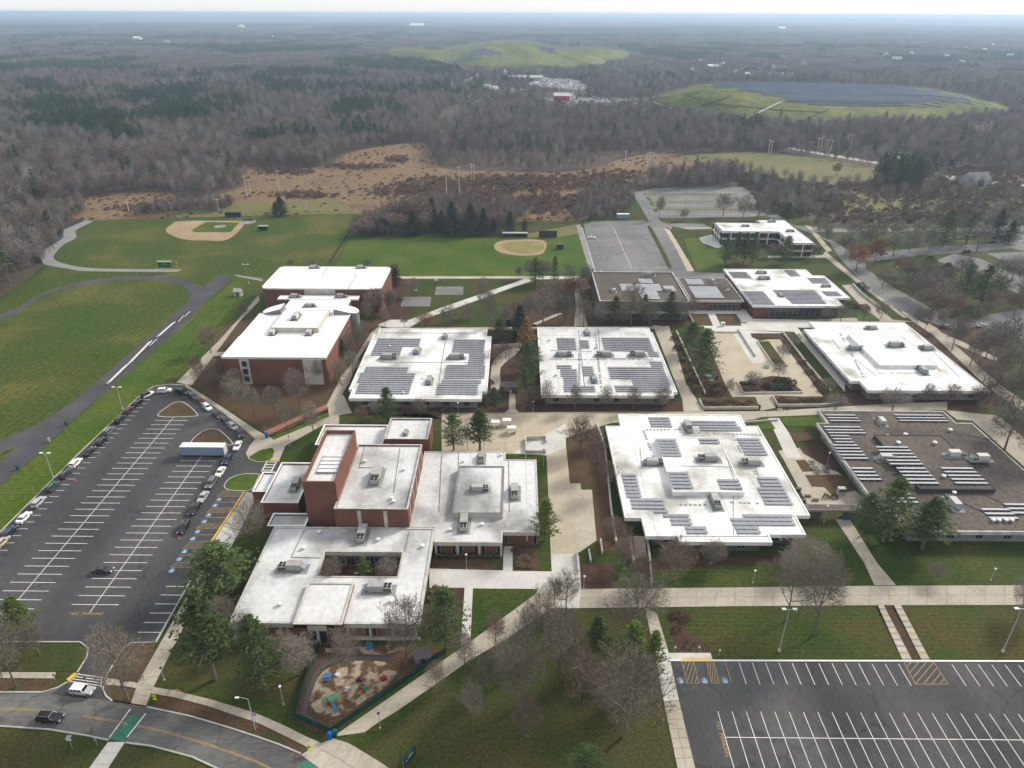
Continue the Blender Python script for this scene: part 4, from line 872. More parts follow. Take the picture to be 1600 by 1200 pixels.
mb = MB(); cx = ex0+(ex1-ex0)*.48; mb.box(cx-2.0, cx+2.0, ey0-.12, ey0+.1, 4.0, 5.3); child(CY, 'precast_panel', mb.mesh('precast_panel', 'precast'))
mb = MB(); mb.box(cx-.2, cx+.2, ey0-.3, ey0-.02, 0, 4.0); child(CY, 'column', mb.mesh('column', 'precast'))
for s in (-1, 1): window(CY, cx+s*1.12, ey0-.06, .2, 1.75, 3.7, 'S')
hx = bounds(hole); row(CY, hx[3]+.42, hx[0], hx[1], 8, .4, 2.2, 2.6)
sheet('courtyard_ground', [(505, 885), (624, 885), (621, 922), (500, 922)], .12, 'mulch')
for q in ((515, 905), (560, 898), (602, 908)): 
    c = G(*q, .1); mb = MB(); mb.box(-.9, .9, -.25, .25, .45, .55); mb.box(-.8, -.6, -.2, .2, 0, .45); mb.box(.6, .8, -.2, .2, 0, .45); o = mb.build('bench', 'precast', None, (c.x, c.y, .12)); reg(tag(o, None, 'bench'), 'pale concrete bench', 'inside the square courtyard')
# gateways and walls between buildings
def canopy(name, label, pts, z, cpx, wm='wall_dark'):
    r = bld(name, label, cpx); p = snap(pts, z); child(r, 'canopy_roof', slab_mesh('canopy_roof', p, z, 'roof_brown')); put('fascia', ringmesh(p, offset(p, .3), z-.6, z+.06, 'wall_grey', 'fascia'), r, -r.location)
    x0, x1, y0, y1 = bounds(p)
    for a, b in ((x0+.3, x0+(x1-x0)*.28), (x0+(x1-x0)*.72, x1-.3)): mb = MB(); mb.box(a, b, y0+.6, y1-.6, 0, z-.55); child(r, 'pier', mb.mesh('pier', wm))
    child(r, 'soffit', slab_mesh('soffit', offset(p, .2), z-.55, wm))
canopy('gateway', 'dark covered gateway between the two solar pavilions', [(781, 597), (807, 597), (808, 603), (780, 603)], 3.4, (794, 612))
canopy('gateway', 'brown-roofed covered passage beside the conifers at right', [(1258, 788), (1345, 788), (1347, 797), (1262, 798)], 3.2, (1300, 805))
wall([(770, 545), (812, 543)], 1.8, .3, 'precast', label='pale garden wall behind the dark pine between pavilions')
def conduit(r, z, pts, m='wall_grey', h=.16):
    '''pipe runs lying on a roof, one part for each run'''
    w = [G(x, y, z) for x, y in pts]
    for a, b in zip(w, w[1:]):
        mb = MB(); mb.cyl((a.x, a.y, z+h/2), (b.x, b.y, z+h/2), h/2, h/2, 5); child(r, 'conduit', mb.mesh('conduit', m))
for p in ([(592, 566), (760, 567)], [(696, 532), (690, 566), (684, 618)], [(600, 520), (745, 521)]): conduit(P3, 4.2, p)
for p in ([(904, 516), (914, 610)], [(860, 548), (925, 549)], [(935, 514), (938, 560), (1010, 561)]): conduit(P4, 4.2, p)
for p in ([(1180, 730), (1205, 790)], [(1000, 700), (1003, 730)], [(1146, 772), (1146, 835)], [(1060, 838), (1200, 838)]): conduit(P8, 4.4, p, 'pad', .14)
for p in ([(1060, 728), (1150, 730)], [(1128, 690), (1152, 765)]): conduit(P8, 5.7, p, 'pad', .14)
for p in ([(570, 698), (561, 731), (600, 731)], [(625, 700), (615, 770)]): conduit(TH, zt, p)
for p in ([(717, 705), (716, 728)], [(795, 720), (796, 800)], [(690, 712), (686, 800)]): conduit(TH, zl, p)
for p in ([(476, 828), (455, 871)], [(455, 871), (500, 872)], [(640, 830), (632, 862)]): conduit(CY, zc, p)
for p in ([(1510, 680), (1560, 690)], [(1480, 775), (1560, 812)], [(1345, 720), (1440, 722)], [(1525, 768), (1575, 790)]): conduit(P9, 4.3, p, 'dark_trim', .14)
for p in ([(1335, 560), (1370, 588)], [(1300, 530), (1312, 545)], [(1420, 512), (1500, 590)]): conduit(P7, 4.3, p, 'pad', .14)
# ------------------------------------------------------------ roof plant
def fanring(mb, cx, cy, z, r, mi):
    n = 10; k = len(mb.v)
    for i in range(n): t = 2*math.pi*i/n; mb.v.append((cx+r*math.cos(t), cy+r*math.sin(t), z))
    mb.f.append(tuple(k+i for i in range(n))); mb.mi.append(mi)
UNITS = {}
def unit_meshes(kind):
    if kind in UNITS: return UNITS[kind]
    parts = []; m = 'unit_grey' if kind != 'pale' else 'unit_pale'
    mb = MB(); mb.box(-2.9, 1.0, -1.05, 1.05, .35, 2.05); mb.box(-2.95, 1.05, -1.1, 1.1, 2.06, 2.16); parts.append(('cabinet', mb.mesh('cabinet', m)))
    mb = MB(); mb.box(1.02, 3.0, -1.05, 1.05, .35, 1.55); mb.box(1.02, 3.0, -1.08, -1.05, .5, 1.4, 1); mb.box(1.02, 3.0, 1.05, 1.08, .5, 1.4, 1); parts.append(('condenser', mb.mesh('condenser', [m, 'wall_dark'])))
    for cx in (1.5, 2.5):
        for cy in (-.5, .5):
            mb = MB(); mb.cyl((0, 0, 0), (0, 0, .16), .44, .44, 12, 0, False); fanring(mb, 0, 0, .1, .42, 1)
            parts.append(('fan', mb.mesh('fan', [m, 'fan']), (cx, cy, 1.55)))
    mb = MB(); n = len(mb.v); mb.v += [(-2.95, -1, 1.7), (-2.95, 1, 1.7), (-3.9, 1, .8), (-3.9, -1, .8), (-2.95, -1, .6), (-2.95, 1, .6)]; mb.f += [(0, 3, 2, 1), (3, 4, 5, 2), (0, 4, 3), (1, 2, 5)]; mb.mi += [0, 1, 0, 0]
    parts.append(('intake_hood', mb.mesh('intake_hood', ['unit_blue', 'wall_dark'])))
    mb = MB(); mb.box(-3.0, 3.1, -1.15, 1.15, 0, .34); parts.append(('curb', mb.mesh('curb', 'wall_grey')))
    mb = MB(); mb.box(-4.6, 4.0, -1.9, 1.9, .012, .05); parts.append(('walk_pad', mb.mesh('walk_pad', 'pad')))
    UNITS[kind] = parts; return parts
def unit(px, py, z, rz, where, s=1.0, kind='grey'):
    c = G(px, py, z); r = root('rooftop_unit', (c.x, c.y, z+.005), rad(rz)); r['category'] = 'air unit'; s *= .88; r.scale = (s, s, s)
    for q in unit_meshes(kind): put(q[0], q[1], r, q[2] if len(q) > 2 else (0, 0, 0))
    return reg(r, 'grey rooftop air unit' if kind == 'grey' else 'pale rooftop air unit', where)
for x, y, a, s in ((652, 549, 90, .9), (609, 560, 0, 1), (714, 560, 0, 1), (695, 527, 90, .7), (671, 596, 90, .85)): unit(x, y, 4.2, a, 'on the left solar pavilion roof', s)
for x, y, a, s in ((917, 521, 90, .8), (882, 556, 0, 1), (943, 556, 180, 1), (995, 556, 180, 1), (928, 594, 90, .8)): unit(x, y, 4.2, a, 'on the stained solar pavilion roof', s)
for x, y, a, s in ((1360, 514, 180, .8), (1337, 546, 0, .95), (1445, 546, 180, .95), (1440, 580, 90, .95)): unit(x, y, 4.3, a, 'on the bare white pavilion roof', s)
unit(1400, 541, 5.5, 0, 'on the raised deck of the bare white pavilion')
for x, y, a in ((1075, 670, 270), (1023, 725, 0), (1172, 725, 180), (1118, 787, 270)): unit(x, y, 4.4, a, 'on the stepped white roof', .95)
unit(1105, 719, 5.7, 180, 'at the centre of the raised white deck')
for x, y, a, s in ((1376, 659, 90, .8), (1387, 718, 0, .9), (1488, 787, 90, .95), (1424, 757, 90, .5)): unit(x, y, 4.3, a, 'on the brown roof with silver racks', s, 'pale')
for x, y, a in ((1494, 712, 0), (1530, 718, 180)): unit(x, y, 5.35, a, 'on the upper brown deck', .9, 'pale')
for x, y, a, s in ((1015, 430, 0, .85), (959, 455, 90, .7), (1041, 455, 180, .7)): unit(x, y, 8.3, a, 'on the brown library roof', s)
for x, y, a, s in ((1113, 440, 90, .7), (1139, 455, 0, .5)): unit(x, y, 5.0, a, 'on the brown link roof', s)
for x, y, a, s in ((1194, 436, 0, .9), (1190, 427, 0, .8), (1291, 448, 0, .7), (1219, 462, 90, .6)): unit(x, y, 5.6, a, 'on the cafeteria roof', s)
for x, y, a, s in ((427, 521, 90, .9), (484, 521, 90, .9)): unit(x, y, zs+.02, a, 'on the sports hall roof front', s, 'pale')
unit(463, 496, zs+1.9, 90, 'on the raised deck of the sports hall', 1, 'pale')
for x, y in ((462, 464.5), (534, 464.5)): unit(x, y, zs-1.8, 0, 'on the link roof beside the gymnasium wall', .8)
unit(485, 479, zs-.6, 0, 'on the rear roof of the sports hall', .8)
for x, y in ((492, 419), (565, 419)): unit(x, y, zg, 0, 'at the far edge of the gymnasium roof', .75)
unit(588, 748, zt, 270, 'at the centre of the theatre roof', 1.15); unit(462, 760, 5.0, 270, 'on the low roof left of the fly tower', .9)
unit(750, 766, 5.8, 0, 'on the raised grey deck right of the theatre', .85); unit(634, 677, 7.2, 90, 'on the brick block behind the theatre', .5)
for x, y, a, s in ((752, 718, 270, .8), (725, 821, 270, 1), (804, 772, 270, 1)): unit(x, y, zl, a, 'on the grey roof right of the theatre', s)
unit(566, 838, zc, 270, 'on the grey roof below the theatre front', 1); unit(455, 889, zc, 180, 'left of the square courtyard', 1); unit(594, 922, zc, 0, 'below the square courtyard', 1)
for x, y, a in ((1165, 354, 0), (1206, 347, 0), (1235, 362, 0)): unit(x, y, zb, a, 'on the office block roof', .75)
def vent(px, py, z, where, s=1.0, m='lamp_white'):
    c = G(px, py, z); r = root('roof_vent', (c.x, c.y, z), 0); r['category'] = 'vent'
    mb = MB(); mb.cyl((0, 0, 0), (0, 0, .5*s), .28*s, .28*s, 8); mb.build('stack', 'alum', r)
    mb = MB(); mb.cyl((0, 0, .5*s), (0, 0, .72*s), .55*s, .5*s, 10); mb.cyl((0, 0, .72*s), (0, 0, .86*s), .5*s, .12*s, 10); mb.build('cap', m, r); reg(r, 'small round roof vent', where)
for x, y in ((1387, 684), (1414, 681), (1484, 674), (1403, 694), (1460, 694)): vent(x, y, 5.35 if y > 688 else 4.3, 'on the far half of the brown roof', 1.2)
for x, y in ((1474, 746), ): vent(x, y, 5.35, 'between the silver racks', 1.1)
for x, y in ((1490, 772), (1551, 815), (1560, 815), (1571, 815), (1580, 815)): vent(x, y, 4.3, 'along the front of the brown roof', 1.1)
for x, y in ((499, 833), (591, 845), (660, 855), (474, 858), (610, 941), (437, 946)): vent(x, y, zc, 'on the courtyard building roof', 1.0)
for x, y in ((570, 722), (631, 735), (615, 785), (612, 780)): vent(x, y, zt, 'on the theatre roof', 1.0)
for x, y in ((703, 829), (753, 821), (724, 722), (783, 712)): vent(x, y, zl, 'on the grey roof beside the theatre', .9)
for x, y in ((858, 533), (868, 588), (930, 545)): vent(x, y, 4.2, 'on the stained pavilion roof', .8, 'wall_grey')
for x, y in ((609, 542), (660, 592), (630, 615)): vent(x, y, 4.2, 'on the left pavilion roof', .8)
# ------------------------------------------------------------ solar arrays
def array(rects, z, where, pm='panel', pitch=1.62, depth=1.3, tilt=8, gap=.03):
    w0 = G((rects[0][0]+rects[0][1])/2, rects[0][3], z); r = root('solar_array', (w0.x, w0.y, z), 0); r['category'] = 'solar array'
    W_ = [(G(xl, yb, z).x, G(xr, yb, z).x, G((xl+xr)/2, yb, z).y, G((xl+xr)/2, yt, z).y) for xl, xr, yt, yb in rects]
    y = min(q[2] for q in W_)+.1; top = max(q[3] for q in W_)
    while y < top-.5:
        hit = [q for q in W_ if q[2]-.7 <= y < q[3]-.35] or [min(W_, key=lambda q: min(abs(q[2]-y), abs(q[3]-y)))]
        X0, X1 = min(q[0] for q in hit), max(q[1] for q in hit)
        if True:
            c, s = depth*math.cos(rad(tilt)), depth*math.sin(rad(tilt)); mb = MB(); x = X0; k = 0
            while x < X1-.4:
                e = min(x+1.98, X1); a, b = .14+s, .14
                mb.quad((x, y, a), (e, y, a), (e, y+c, b), (x, y+c, b), 0); mb.quad((x, y, a-.05), (x, y, a), (x, y+c, b), (x, y+c, b-.05), 1); mb.quad((e, y, a-.05), (x, y, a-.05), (x, y, a), (e, y, a), 2)
                x = e+gap; k += 1
            xs = X0+.15
            while xs < X1:          # ballast trays under the raised edge
                mb.box(xs-.12, xs+.12, y-.1, y+c*.9, .02, .1, 1); xs += 1.98
            if tilt > 12: mb.quad((X0, y+.12, .02), (X1, y+.12, .02), (X1, y+.12, .1+s), (X0, y+.12, .1+s), 3)  # dark sheet stands in for the shade in the open gap under the raised edge
            o = put('panel_row', mb.mesh('panel_row', [pm, 'alum', 'alum', 'dark_trim']), r, (-r.location.x, -r.location.y, 0)); y += pitch
    return reg(r, 'solar panel array' if pm != 'panel_pale' else 'silver solar rack', where)
w_ = 'on the left pavilion roof'
array([(586, 655, 528, 541), (579, 625, 541, 556)], 4.2, 'on the far half of the left pavilion roof'); array([(706, 757, 530, 552), (731, 757, 552, 571), (694, 757, 572, 592)], 4.2, 'on the far half of the left pavilion roof')
array([(568, 636, 574, 584), (557, 645, 584, 600), (555, 640, 601, 616)], 4.2, 'on the near half of the left pavilion roof'); array([(690, 752, 593, 600), (681, 746, 601, 617)], 4.2, 'on the near half of the left pavilion roof')
w_ = 'on the far half of the stained pavilion roof'
array([(872, 902, 528, 547)], 4.2, w_); array([(907, 922, 533, 545)], 4.2, w_); array([(945, 1022, 527, 548), (1015, 1031, 549, 558)], 4.2, w_)
w_ = 'on the near half of the stained pavilion roof'
array([(871, 894, 570, 577), (877, 903, 578, 589), (882, 904, 590, 602), (882, 931, 603, 613)], 4.2, w_); array([(912, 930, 573, 588)], 4.2, w_); array([(1018, 1037, 565, 573), (955, 1044, 574, 594), (990, 1048, 595, 603), (963, 1050, 604, 613)], 4.2, w_)
w_ = 'on the lower white deck of the stepped roof'
array([(1018, 1051, 654, 668)], 4.4, w_); array([(1082, 1152, 656, 664), (1096, 1160, 665, 674)], 4.4, w_); array([(1159, 1194, 683, 700), (1165, 1201, 701, 712)], 4.4, w_)
array([(980, 1004, 740, 779), (988, 1040, 780, 794), (1023, 1045, 795, 803), (1038, 1078, 803.5, 810), (1050, 1082, 811, 820), (1074, 1107, 821, 835)], 4.4, w_); array([(1190, 1222, 745, 759), (1197, 1240, 760, 790)], 4.4, w_); array([(1163, 1240, 803, 811), (1147, 1245, 812, 824), (1153, 1190, 825, 835)], 4.4, w_)
w_ = 'on the raised deck of the stepped roof'
array([(1034, 1066, 687, 714)], 5.7, w_); array([(1095, 1125, 686, 694)], 5.7, w_); array([(1050, 1084, 737, 764)], 5.7, w_); array([(1127, 1161, 751, 765)], 5.7, w_)
w_ = 'on the lower brown roof'
PP = dict(pm='panel_pale', pitch=1.75, depth=1.25, tilt=16)
array([(1298, 1345, 646, 660)], 4.3, w_, **PP); array([(1297, 1355, 666, 681), (1308, 1337, 682, 696), (1318, 1357, 697, 719)], 4.3, w_, **PP); array([(1407, 1483, 646, 660)], 4.3, w_, **PP)
array([(1344, 1380, 733, 752)], 4.3, w_, **PP); array([(1400, 1438, 771, 788)], 4.3, w_, **PP); array([(1548, 1592, 795, 813)], 4.3, w_, **PP); array([(1584, 1650, 789, 805)], 4.3, w_, **PP)
w_ = 'on the upper brown deck'
array([(1392, 1443, 697, 728)], 5.35, w_, **PP); array([(1422, 1469, 733, 758)], 5.35, w_, **PP); array([(1494, 1545, 733, 758)], 5.35, w_, **PP)
w_ = 'on the library roof'; PL = dict(pm='panel_pale', pitch=1.5, depth=1.36, tilt=6)
array([(1000, 1021, 437, 443)], 8.3, w_, **PL); array([(972, 1035, 445, 455), (1003, 1032, 456, 468)], 8.3, w_, **PL); array([(1040, 1057, 448, 456)], 8.3, w_, **PL)
w_ = 'on the link roof'; array([(1075, 1101, 437, 445)], 5.0, w_, **PL); array([(1087, 1132, 449, 466)], 5.0, w_, **PL)
w_ = 'on the cafeteria roof'
array([(1146, 1175, 425, 435)], 5.6, w_); array([(1172, 1212, 455, 477)], 5.6, w_); array([(1218, 1285, 453, 465), (1238, 1293, 468, 475)], 5.6, w_); array([(1270, 1298, 434, 443)], 5.6, w_); array([(1292, 1317, 456, 463)], 5.6, w_); array([(1235, 1252, 423, 432)], 5.6, w_)
# ------------------------------------------------------------ vehicles (x forward, origin on the ground)
CARS = {}
def loft(prof, hw_at, name, m, smooth=True):
    """closed side profile [(x,z)] lofted across the width; hw_at(x,z) gives the half width there"""
    n = len(prof); v = []
    for s, ins in ((-1, 0), (-1, 1), (1, 1), (1, 0)): pass
    cols = [(-1, .93), (-.96, .985), (-.80, 1.0), (.80, 1.0), (.96, .985), (1, .93)]
    zc = sum(z for _, z in prof)/n; xc = sum(x for x, _ in prof)/n
    for t, k in cols:
        for x, z in prof: v.append((xc+(x-xc)*k, t*hw_at(x, z), zc+(z-zc)*k))
    f = []
    for c in range(len(cols)-1):
        for i in range(n): j = (i+1) % n; f.append((c*n+i, c*n+j, (c+1)*n+j, (c+1)*n+i))
    f.append(tuple(range(n))); f.append(tuple(len(v)-1-i for i in range(n)))
    return mesh(name, v, [q[::-1] for q in f], m)
SPEC = {  # length, width, body profile, cabin: x of (rear base, rear top, front top, front base), belt z, roof z, wheel radius, wheelbase half
 'sedan': (4.75, 1.82, [(-2.35, .35), (-2.37, .75), (-2.25, .98), (-1.5, 1.02), (.85, .98), (1.9, .86), (2.33, .70), (2.37, .40), (2.2, .25), (-2.2, .25)], (-1.75, -.95, .25, 1.05), .98, 1.46, .33, 1.4),
 'suv': (4.7, 1.9, [(-2.3, .42), (-2.34, .80), (-2.28, 1.10), (-1.5, 1.14), (.95, 1.12), (1.9, 1.02), (2.3, .86), (2.35, .50), (2.2, .32), (-2.2, .32)], (-2.25, -1.95, .35, 1.1), 1.10, 1.72, .37, 1.38),
 'minivan': (5.0, 1.95, [(-2.45, .38), (-2.5, .80), (-2.45, 1.08), (-1.5, 1.1), (1.3, 1.06), (2.1, .95), (2.45, .78), (2.5, .45), (2.3, .28), (-2.3, .28)], (-2.43, -2.15, .6, 1.6), 1.07, 1.76, .35, 1.5),
 'jeep': (4.6, 1.85, [(-2.1, .55), (-2.15, .9), (-2.12, 1.18), (-1.5, 1.2), (.6, 1.2), (2.0, 1.12), (2.1, 1.0), (2.12, .62), (2.0, .5), (-2.0, .5)], (-2.08, -2.0, .45, .75), 1.18, 1.86, .42, 1.45)}
def car_meshes(kind):
    if kind in CARS: return CARS[kind]
    L, W, prof, cab, zb_, zr, rw, wb = SPEC[kind]; hw = W/2; out = {}
    out['body'] = loft(prof, lambda x, z: hw*(1-.07*max(0, (abs(x)/(L/2))**4))*(1-.05*max(0, z-.7)), 'body', 'car_black')
    a, b, c, d = cab; ti = .17 if kind != 'jeep' else .06; hb, ht = hw*.955, hw*.955-ti; z0, z1 = zb_-.06, zr
    v = [(a, -hb, z0), (b, -ht, z1-.05), (b+.18, -ht+.07, z1), (c-.12, -ht+.07, z1), (c, -ht, z1-.05), (d, -hb, z0)]
    v += [(x, -y, z) for x, y, z in v]
    f = [(0, 5, 4, 1), (1, 4, 3, 2), (6, 7, 10, 11), (7, 8, 9, 10), (0, 1, 7, 6), (1, 2, 8, 7), (2, 3, 9, 8), (3, 4, 10, 9), (4, 5, 11, 10)]
    out['cabin'] = mesh('cabin', v, f, 'car_black')
    def lerp3(p, q, t): return tuple(p[i]+(q[i]-p[i])*t for i in range(3))
    def pane(p00, p10, p11, p01, nrm, u0=.06, u1=.94, w0=.12, w1=.9, e=.012):
        q = []
        for u, w_ in ((u0, w0), (u1, w0), (u1, w1), (u0, w1)): q.append(tuple(Vector(lerp3(lerp3(p00, p10, u), lerp3(p01, p11, u), w_))+Vector(nrm)*e))
        return q
    ws = mesh('windscreen', pane(v[5], v[11], v[10], v[4], (.8, 0, .6)), [(0, 1, 2, 3)], 'car_glass'); rwn = mesh('rear_window', pane(v[6], v[0], v[1], v[7], (-.8, 0, .6), w0=.25), [(0, 1, 2, 3)], 'car_glass')
    sides = []
    for s in (-1, 1):
        p = [v[0], v[5], v[4], v[1]] if s < 0 else [v[11], v[6], v[7], v[10]]
        for u0, u1 in ((.04, .30), (.33, .60), (.63, .92)): sides.append(mesh('side_window', pane(p[0], p[1], p[2], p[3], (0, s*1.0, .2), u0, u1, .2, .88), [(0, 1, 2, 3)], 'car_glass'))
    out['glass'] = [('windscreen', ws), ('rear_window', rwn)]+[('side_window', m_) for m_ in sides]
    ty = MB(); ty.cyl((0, -.11, 0), (0, .11, 0), rw, rw, 14); rm = MB(); rm.cyl((0, -.118, 0), (0, .118, 0), rw*.62, rw*.62, 10)
    out['wheel'] = (ty.mesh('wheel', 'tyre'), rm.mesh('rim', 'rim')); out['dim'] = (L, W, rw, wb)
    zl_ = prof[1][1]; hl = MB(); hl.box(L/2-.26, L/2-.015, -.22, .22, zl_-.1, zl_+.08); out['head'] = hl.mesh('headlight', 'headlight')
    tl = MB(); tl.box(-L/2+.0, -L/2+.2, -.14, .14, zl_-.05, zl_+.22); out['tail'] = tl.mesh('taillight', 'taillight')
    if kind == 'suv' or kind == 'minivan':
        rr = MB()
        for s in (-1, 1): rr.box(b+.3, c-.3, s*(ht-.12)-.025, s*(ht-.12)+.025, z1+.0, z1+.06)
        out['rails'] = rr.mesh('roof_rail', 'rim')
    if kind == 'jeep':
        sw = MB(); sw.cyl((-2.15, 0, 1.0), (-2.38, 0, 1.0), .4, .4, 12); out['spare'] = sw.mesh('spare_wheel', 'tyre')
    CARS[kind] = out; return out
def car(kind, color, px, py, heading, label, cat, z=.09, roofc=None):
    M = car_meshes(kind); c = G(px, py, .8); r = root('parked_car' if cat != 'pickup' else 'parked_car', (c.x, c.y, z), heading, label, cat, 'cars in the west lot queue' if 'queue' in label else None)
    def painted(name, me, mn):
        o = put(name, me, r); o.material_slots[0].link = 'OBJECT'; o.material_slots[0].material = MATS[mn]; return o
    painted('body', M['body'], 'car_'+color); cb = painted('cabin', M['cabin'], 'car_'+(roofc or color))
    for n, m_ in M['glass']: put(n, m_, cb)
    L, W, rw, wb = M['dim']
    for sx in (-1, 1):
        for sy in (-1, 1):
            o = put('wheel', M['wheel'][0], r, (sx*wb, sy*(W/2-.1), rw)); put('rim', M['wheel'][1], o)
    for s in (-1, 1): put('headlight', M['head'], r, (0, s*(W/2-.32), 0)); put('taillight', M['tail'], r, (0, s*(W/2-.22), 0))
    if 'rails' in M: put('roof_rail', M['rails'], cb)
    if 'spare' in M: put('spare_wheel', M['spare'], r)
    return r
Q = [(2, 847, 'suv', 'beige'), (15, 831, 'suv', 'navy'), (37, 808, 'sedan', 'white'), (60, 784, 'suv', 'silver'), (81, 760, 'suv', 'teal'), (102, 740, 'suv', 'charcoal'), (118, 723, 'suv', 'white'), (140, 705, 'sedan', 'black'), (159, 689, 'suv', 'black'), (170, 673, 'suv', 'grey'),
     (187, 655, 'suv', 'black'), (201, 641, 'suv', 'maroon'), (216, 629, 'suv', 'black'), (231, 616.5, 'jeep', 'white'), (257, 610, 'suv', 'white'), (284, 612, 'minivan', 'black'), (301, 619, 'suv', 'charcoal'), (313, 626, 'sedan', 'red'), (324, 636, 'suv', 'white'), (339, 648, 'sedan', 'charcoal'),
     (352, 657, 'sedan', 'charcoal'), (364, 666, 'suv', 'silver'), (376, 677, 'suv', 'charcoal'), (371, 696, 'sedan', 'white'), (355, 718, 'suv', 'navy'), (344, 737, 'sedan', 'white'), (330, 754, 'minivan', 'grey'), (317, 776, 'sedan', 'silver'), (304, 795, 'suv', 'black'), (287, 824, 'suv', 'black')]
qn = {'suv': 'SUV', 'sedan': 'sedan', 'minivan': 'minivan', 'jeep': 'off-roader'}
cn = {'beige': 'beige', 'navy': 'dark blue', 'white': 'white', 'silver': 'silver', 'teal': 'dark teal', 'charcoal': 'dark grey', 'black': 'black', 'grey': 'grey', 'maroon': 'dark maroon', 'red': 'red'}
W = [G(q[0], q[1], .8) for q in Q]
for i, (x, y, k, col_) in enumerate(Q):
    a, b = W[max(i-1, 0)], W[min(i+1, len(Q)-1)]; h = math.atan2(b.y-a.y, b.x-a.x)
    if i < 12: h = math.pi/2
    if i > 24: h = -math.pi/2-.02
    side = 'along the grass bank' if i < 13 else ('round the top of the lot' if i < 23 else 'down the right aisle')
    nth = ORD[i] if i < 13 else (ORD[i-13] if i < 23 else ORD[i-23])
    car(k, col_, x, y, h, f'{cn[col_]} {qn[k]}, {nth} car of the queue {side}', qn[k].lower(), roofc='black' if k == 'jeep' else None)
car('sedan', 'charcoal', 161, 890, 0.0, 'dark grey sedan alone among the empty parking rows', 'sedan')
car('jeep', 'silver', 129, 1079, -.08, 'pale grey off-roader with white hardtop leaving the lot entrance', 'off-roader', roofc='white')
car('suv', 'black', 78, 1121, -.05, 'black SUV driving along the road at lower left', 'suv')
car('sedan', 'white', 925, 371, 0.0, 'white car alone in the far grey lot', 'sedan'); car('sedan', 'silver', 940, 426, .1, 'silver car half hidden behind the library roof', 'sedan')
car('suv', 'black', 1510, 393, 3.1, 'black SUV at the junction on the right', 'suv', .11); car('sedan', 'silver', 1382, 394.5, .2, 'silver sedan on the side road among bare trees', 'sedan', .11)
car('sedan', 'grey', 1478, 510, -.7, 'grey sedan at the right road bend', 'sedan', .11); car('sedan', 'silver', 1534, 508, .3, 'silver car parked at the right-hand lot edge', 'sedan', .12)
# box trailer
c0 = G(284, 715); c1_ = G(352, 715); tr = root('box_trailer', ((c0.x+c1_.x)/2, c0.y+1.3, .09), 0, 'long grey-blue box trailer with a pale roof parked by the island', 'trailer'); L = (c1_.x-c0.x)/2
mb = MB(); mb.box(-L, L, -1.25, 1.25, .75, 3.55); mb.build('box', 'trailer_blue', tr); mb = MB(); mb.box(-L-.03, L+.03, -1.28, 1.28, 3.56, 3.66); mb.build('roof', 'fascia', tr)
for i in range(14): mb = MB(); mb.box(-.05, .05, -1.29, -1.25, .8, 3.5); mb.build('rib', 'trailer_blue', tr, (-L+.4+i*(2*L-.8)/13, 0, 0))
mb = MB(); mb.box(-L, L, -1.1, 1.1, .5, .74); mb.build('chassis', 'dark_trim', tr); mb = MB(); mb.box(L, L+.04, -1.15, 1.15, .85, 3.45); mb.build('rear_door', 'unit_pale', tr)
for x in (L-2.6, L-1.4):
    for s in (-1, 1): mb = MB(); mb.cyl((x, s*1.0, .48), (x, s*1.24, .48), .48, .48, 12); mb.build('wheel', 'tyre', tr)
mb = MB(); mb.box(-L+1.6, -L+1.8, -.9, -.75, 0, .6); mb.box(-L+1.6, -L+1.8, .75, .9, 0, .6); mb.build('landing_leg', 'dark_trim', tr)
# white container behind the far lot
c = G(973, 341); r = root('storage_container', (c.x, c.y, .05), 0, 'pale blue storage container behind the far grey lot', 'container'); mb = MB(); mb.box(-4, 4, -1.3, 1.3, .1, 2.8); mb.build('box', 'trailer_blue', r); mb = MB(); mb.box(-4.05, 4.05, -1.35, 1.35, 2.8, 2.9); mb.build('roof', 'fascia', r)
for i in range(9): mb = MB(); mb.box(-.06, .06, -1.34, -1.3, .15, 2.75); mb.build('rib', 'trailer_blue', r, (-3.8+i*.95, 0, 0))
# ------------------------------------------------------------ lamps, poles, signs
def flood(px, py, ytop, label):
    b = G(px, py); h = top_z(b, ytop); r = root('floodlight_pole', b, 0, label, 'lamp'); mb = MB(); mb.cyl((0, 0, .6), (0, 0, h), .13, .08, 8); mb.build('pole', 'pole_grey', r); mb = MB(); mb.cyl((0, 0, 0), (0, 0, .65), .3, .28, 10); mb.build('footing', 'precast', r)
    mb = MB(); mb.box(-1.0, 1.0, -.05, .05, h-.1, h); mb.build('arm', 'pole_grey', r)
    for s in (-1, 1): mb = MB(); mb.box(s*1.1-.42, s*1.1+.42, -.25, .25, h-.02, h+.16); mb.build('lamp_head', 'lamp_white', r)
flood(1217, 1018, 952, 'tall twin-head lamp pole on the lawn left of the long steps'); flood(1566, 1019, 951, 'tall twin-head lamp pole on the lawn right of the long steps')
flood(192, 640, 605, 'tall lamp pole beside the upper end of the car queue'); flood(84, 747, 708, 'tall lamp pole beside the lower end of the car queue'); flood(389, 444, 413, 'tall lamp pole near the end of the running track')
def street(px, py, ytop, arm, label):
    b = G(px, py); h = top_z(b, ytop); r = root('street_lamp', b, 0, label, 'lamp'); mb = MB(); mb.cyl((0, 0, 0), (0, 0, h-.4), .12, .07, 8); mb.build('pole', 'pole_grey', r)
    mb = MB(); mb.cyl((0, 0, h-.4), (arm*.6, 0, h), .05, .05, 6); mb.cyl((arm*.6, 0, h), (arm, 0, h-.02), .05, .05, 6); mb.build('arm', 'pole_grey', r); mb = MB(); mb.box(arm-.35, arm+.35, -.16, .16, h-.1, h+.06); mb.build('lamp_head', 'lamp_white', r)
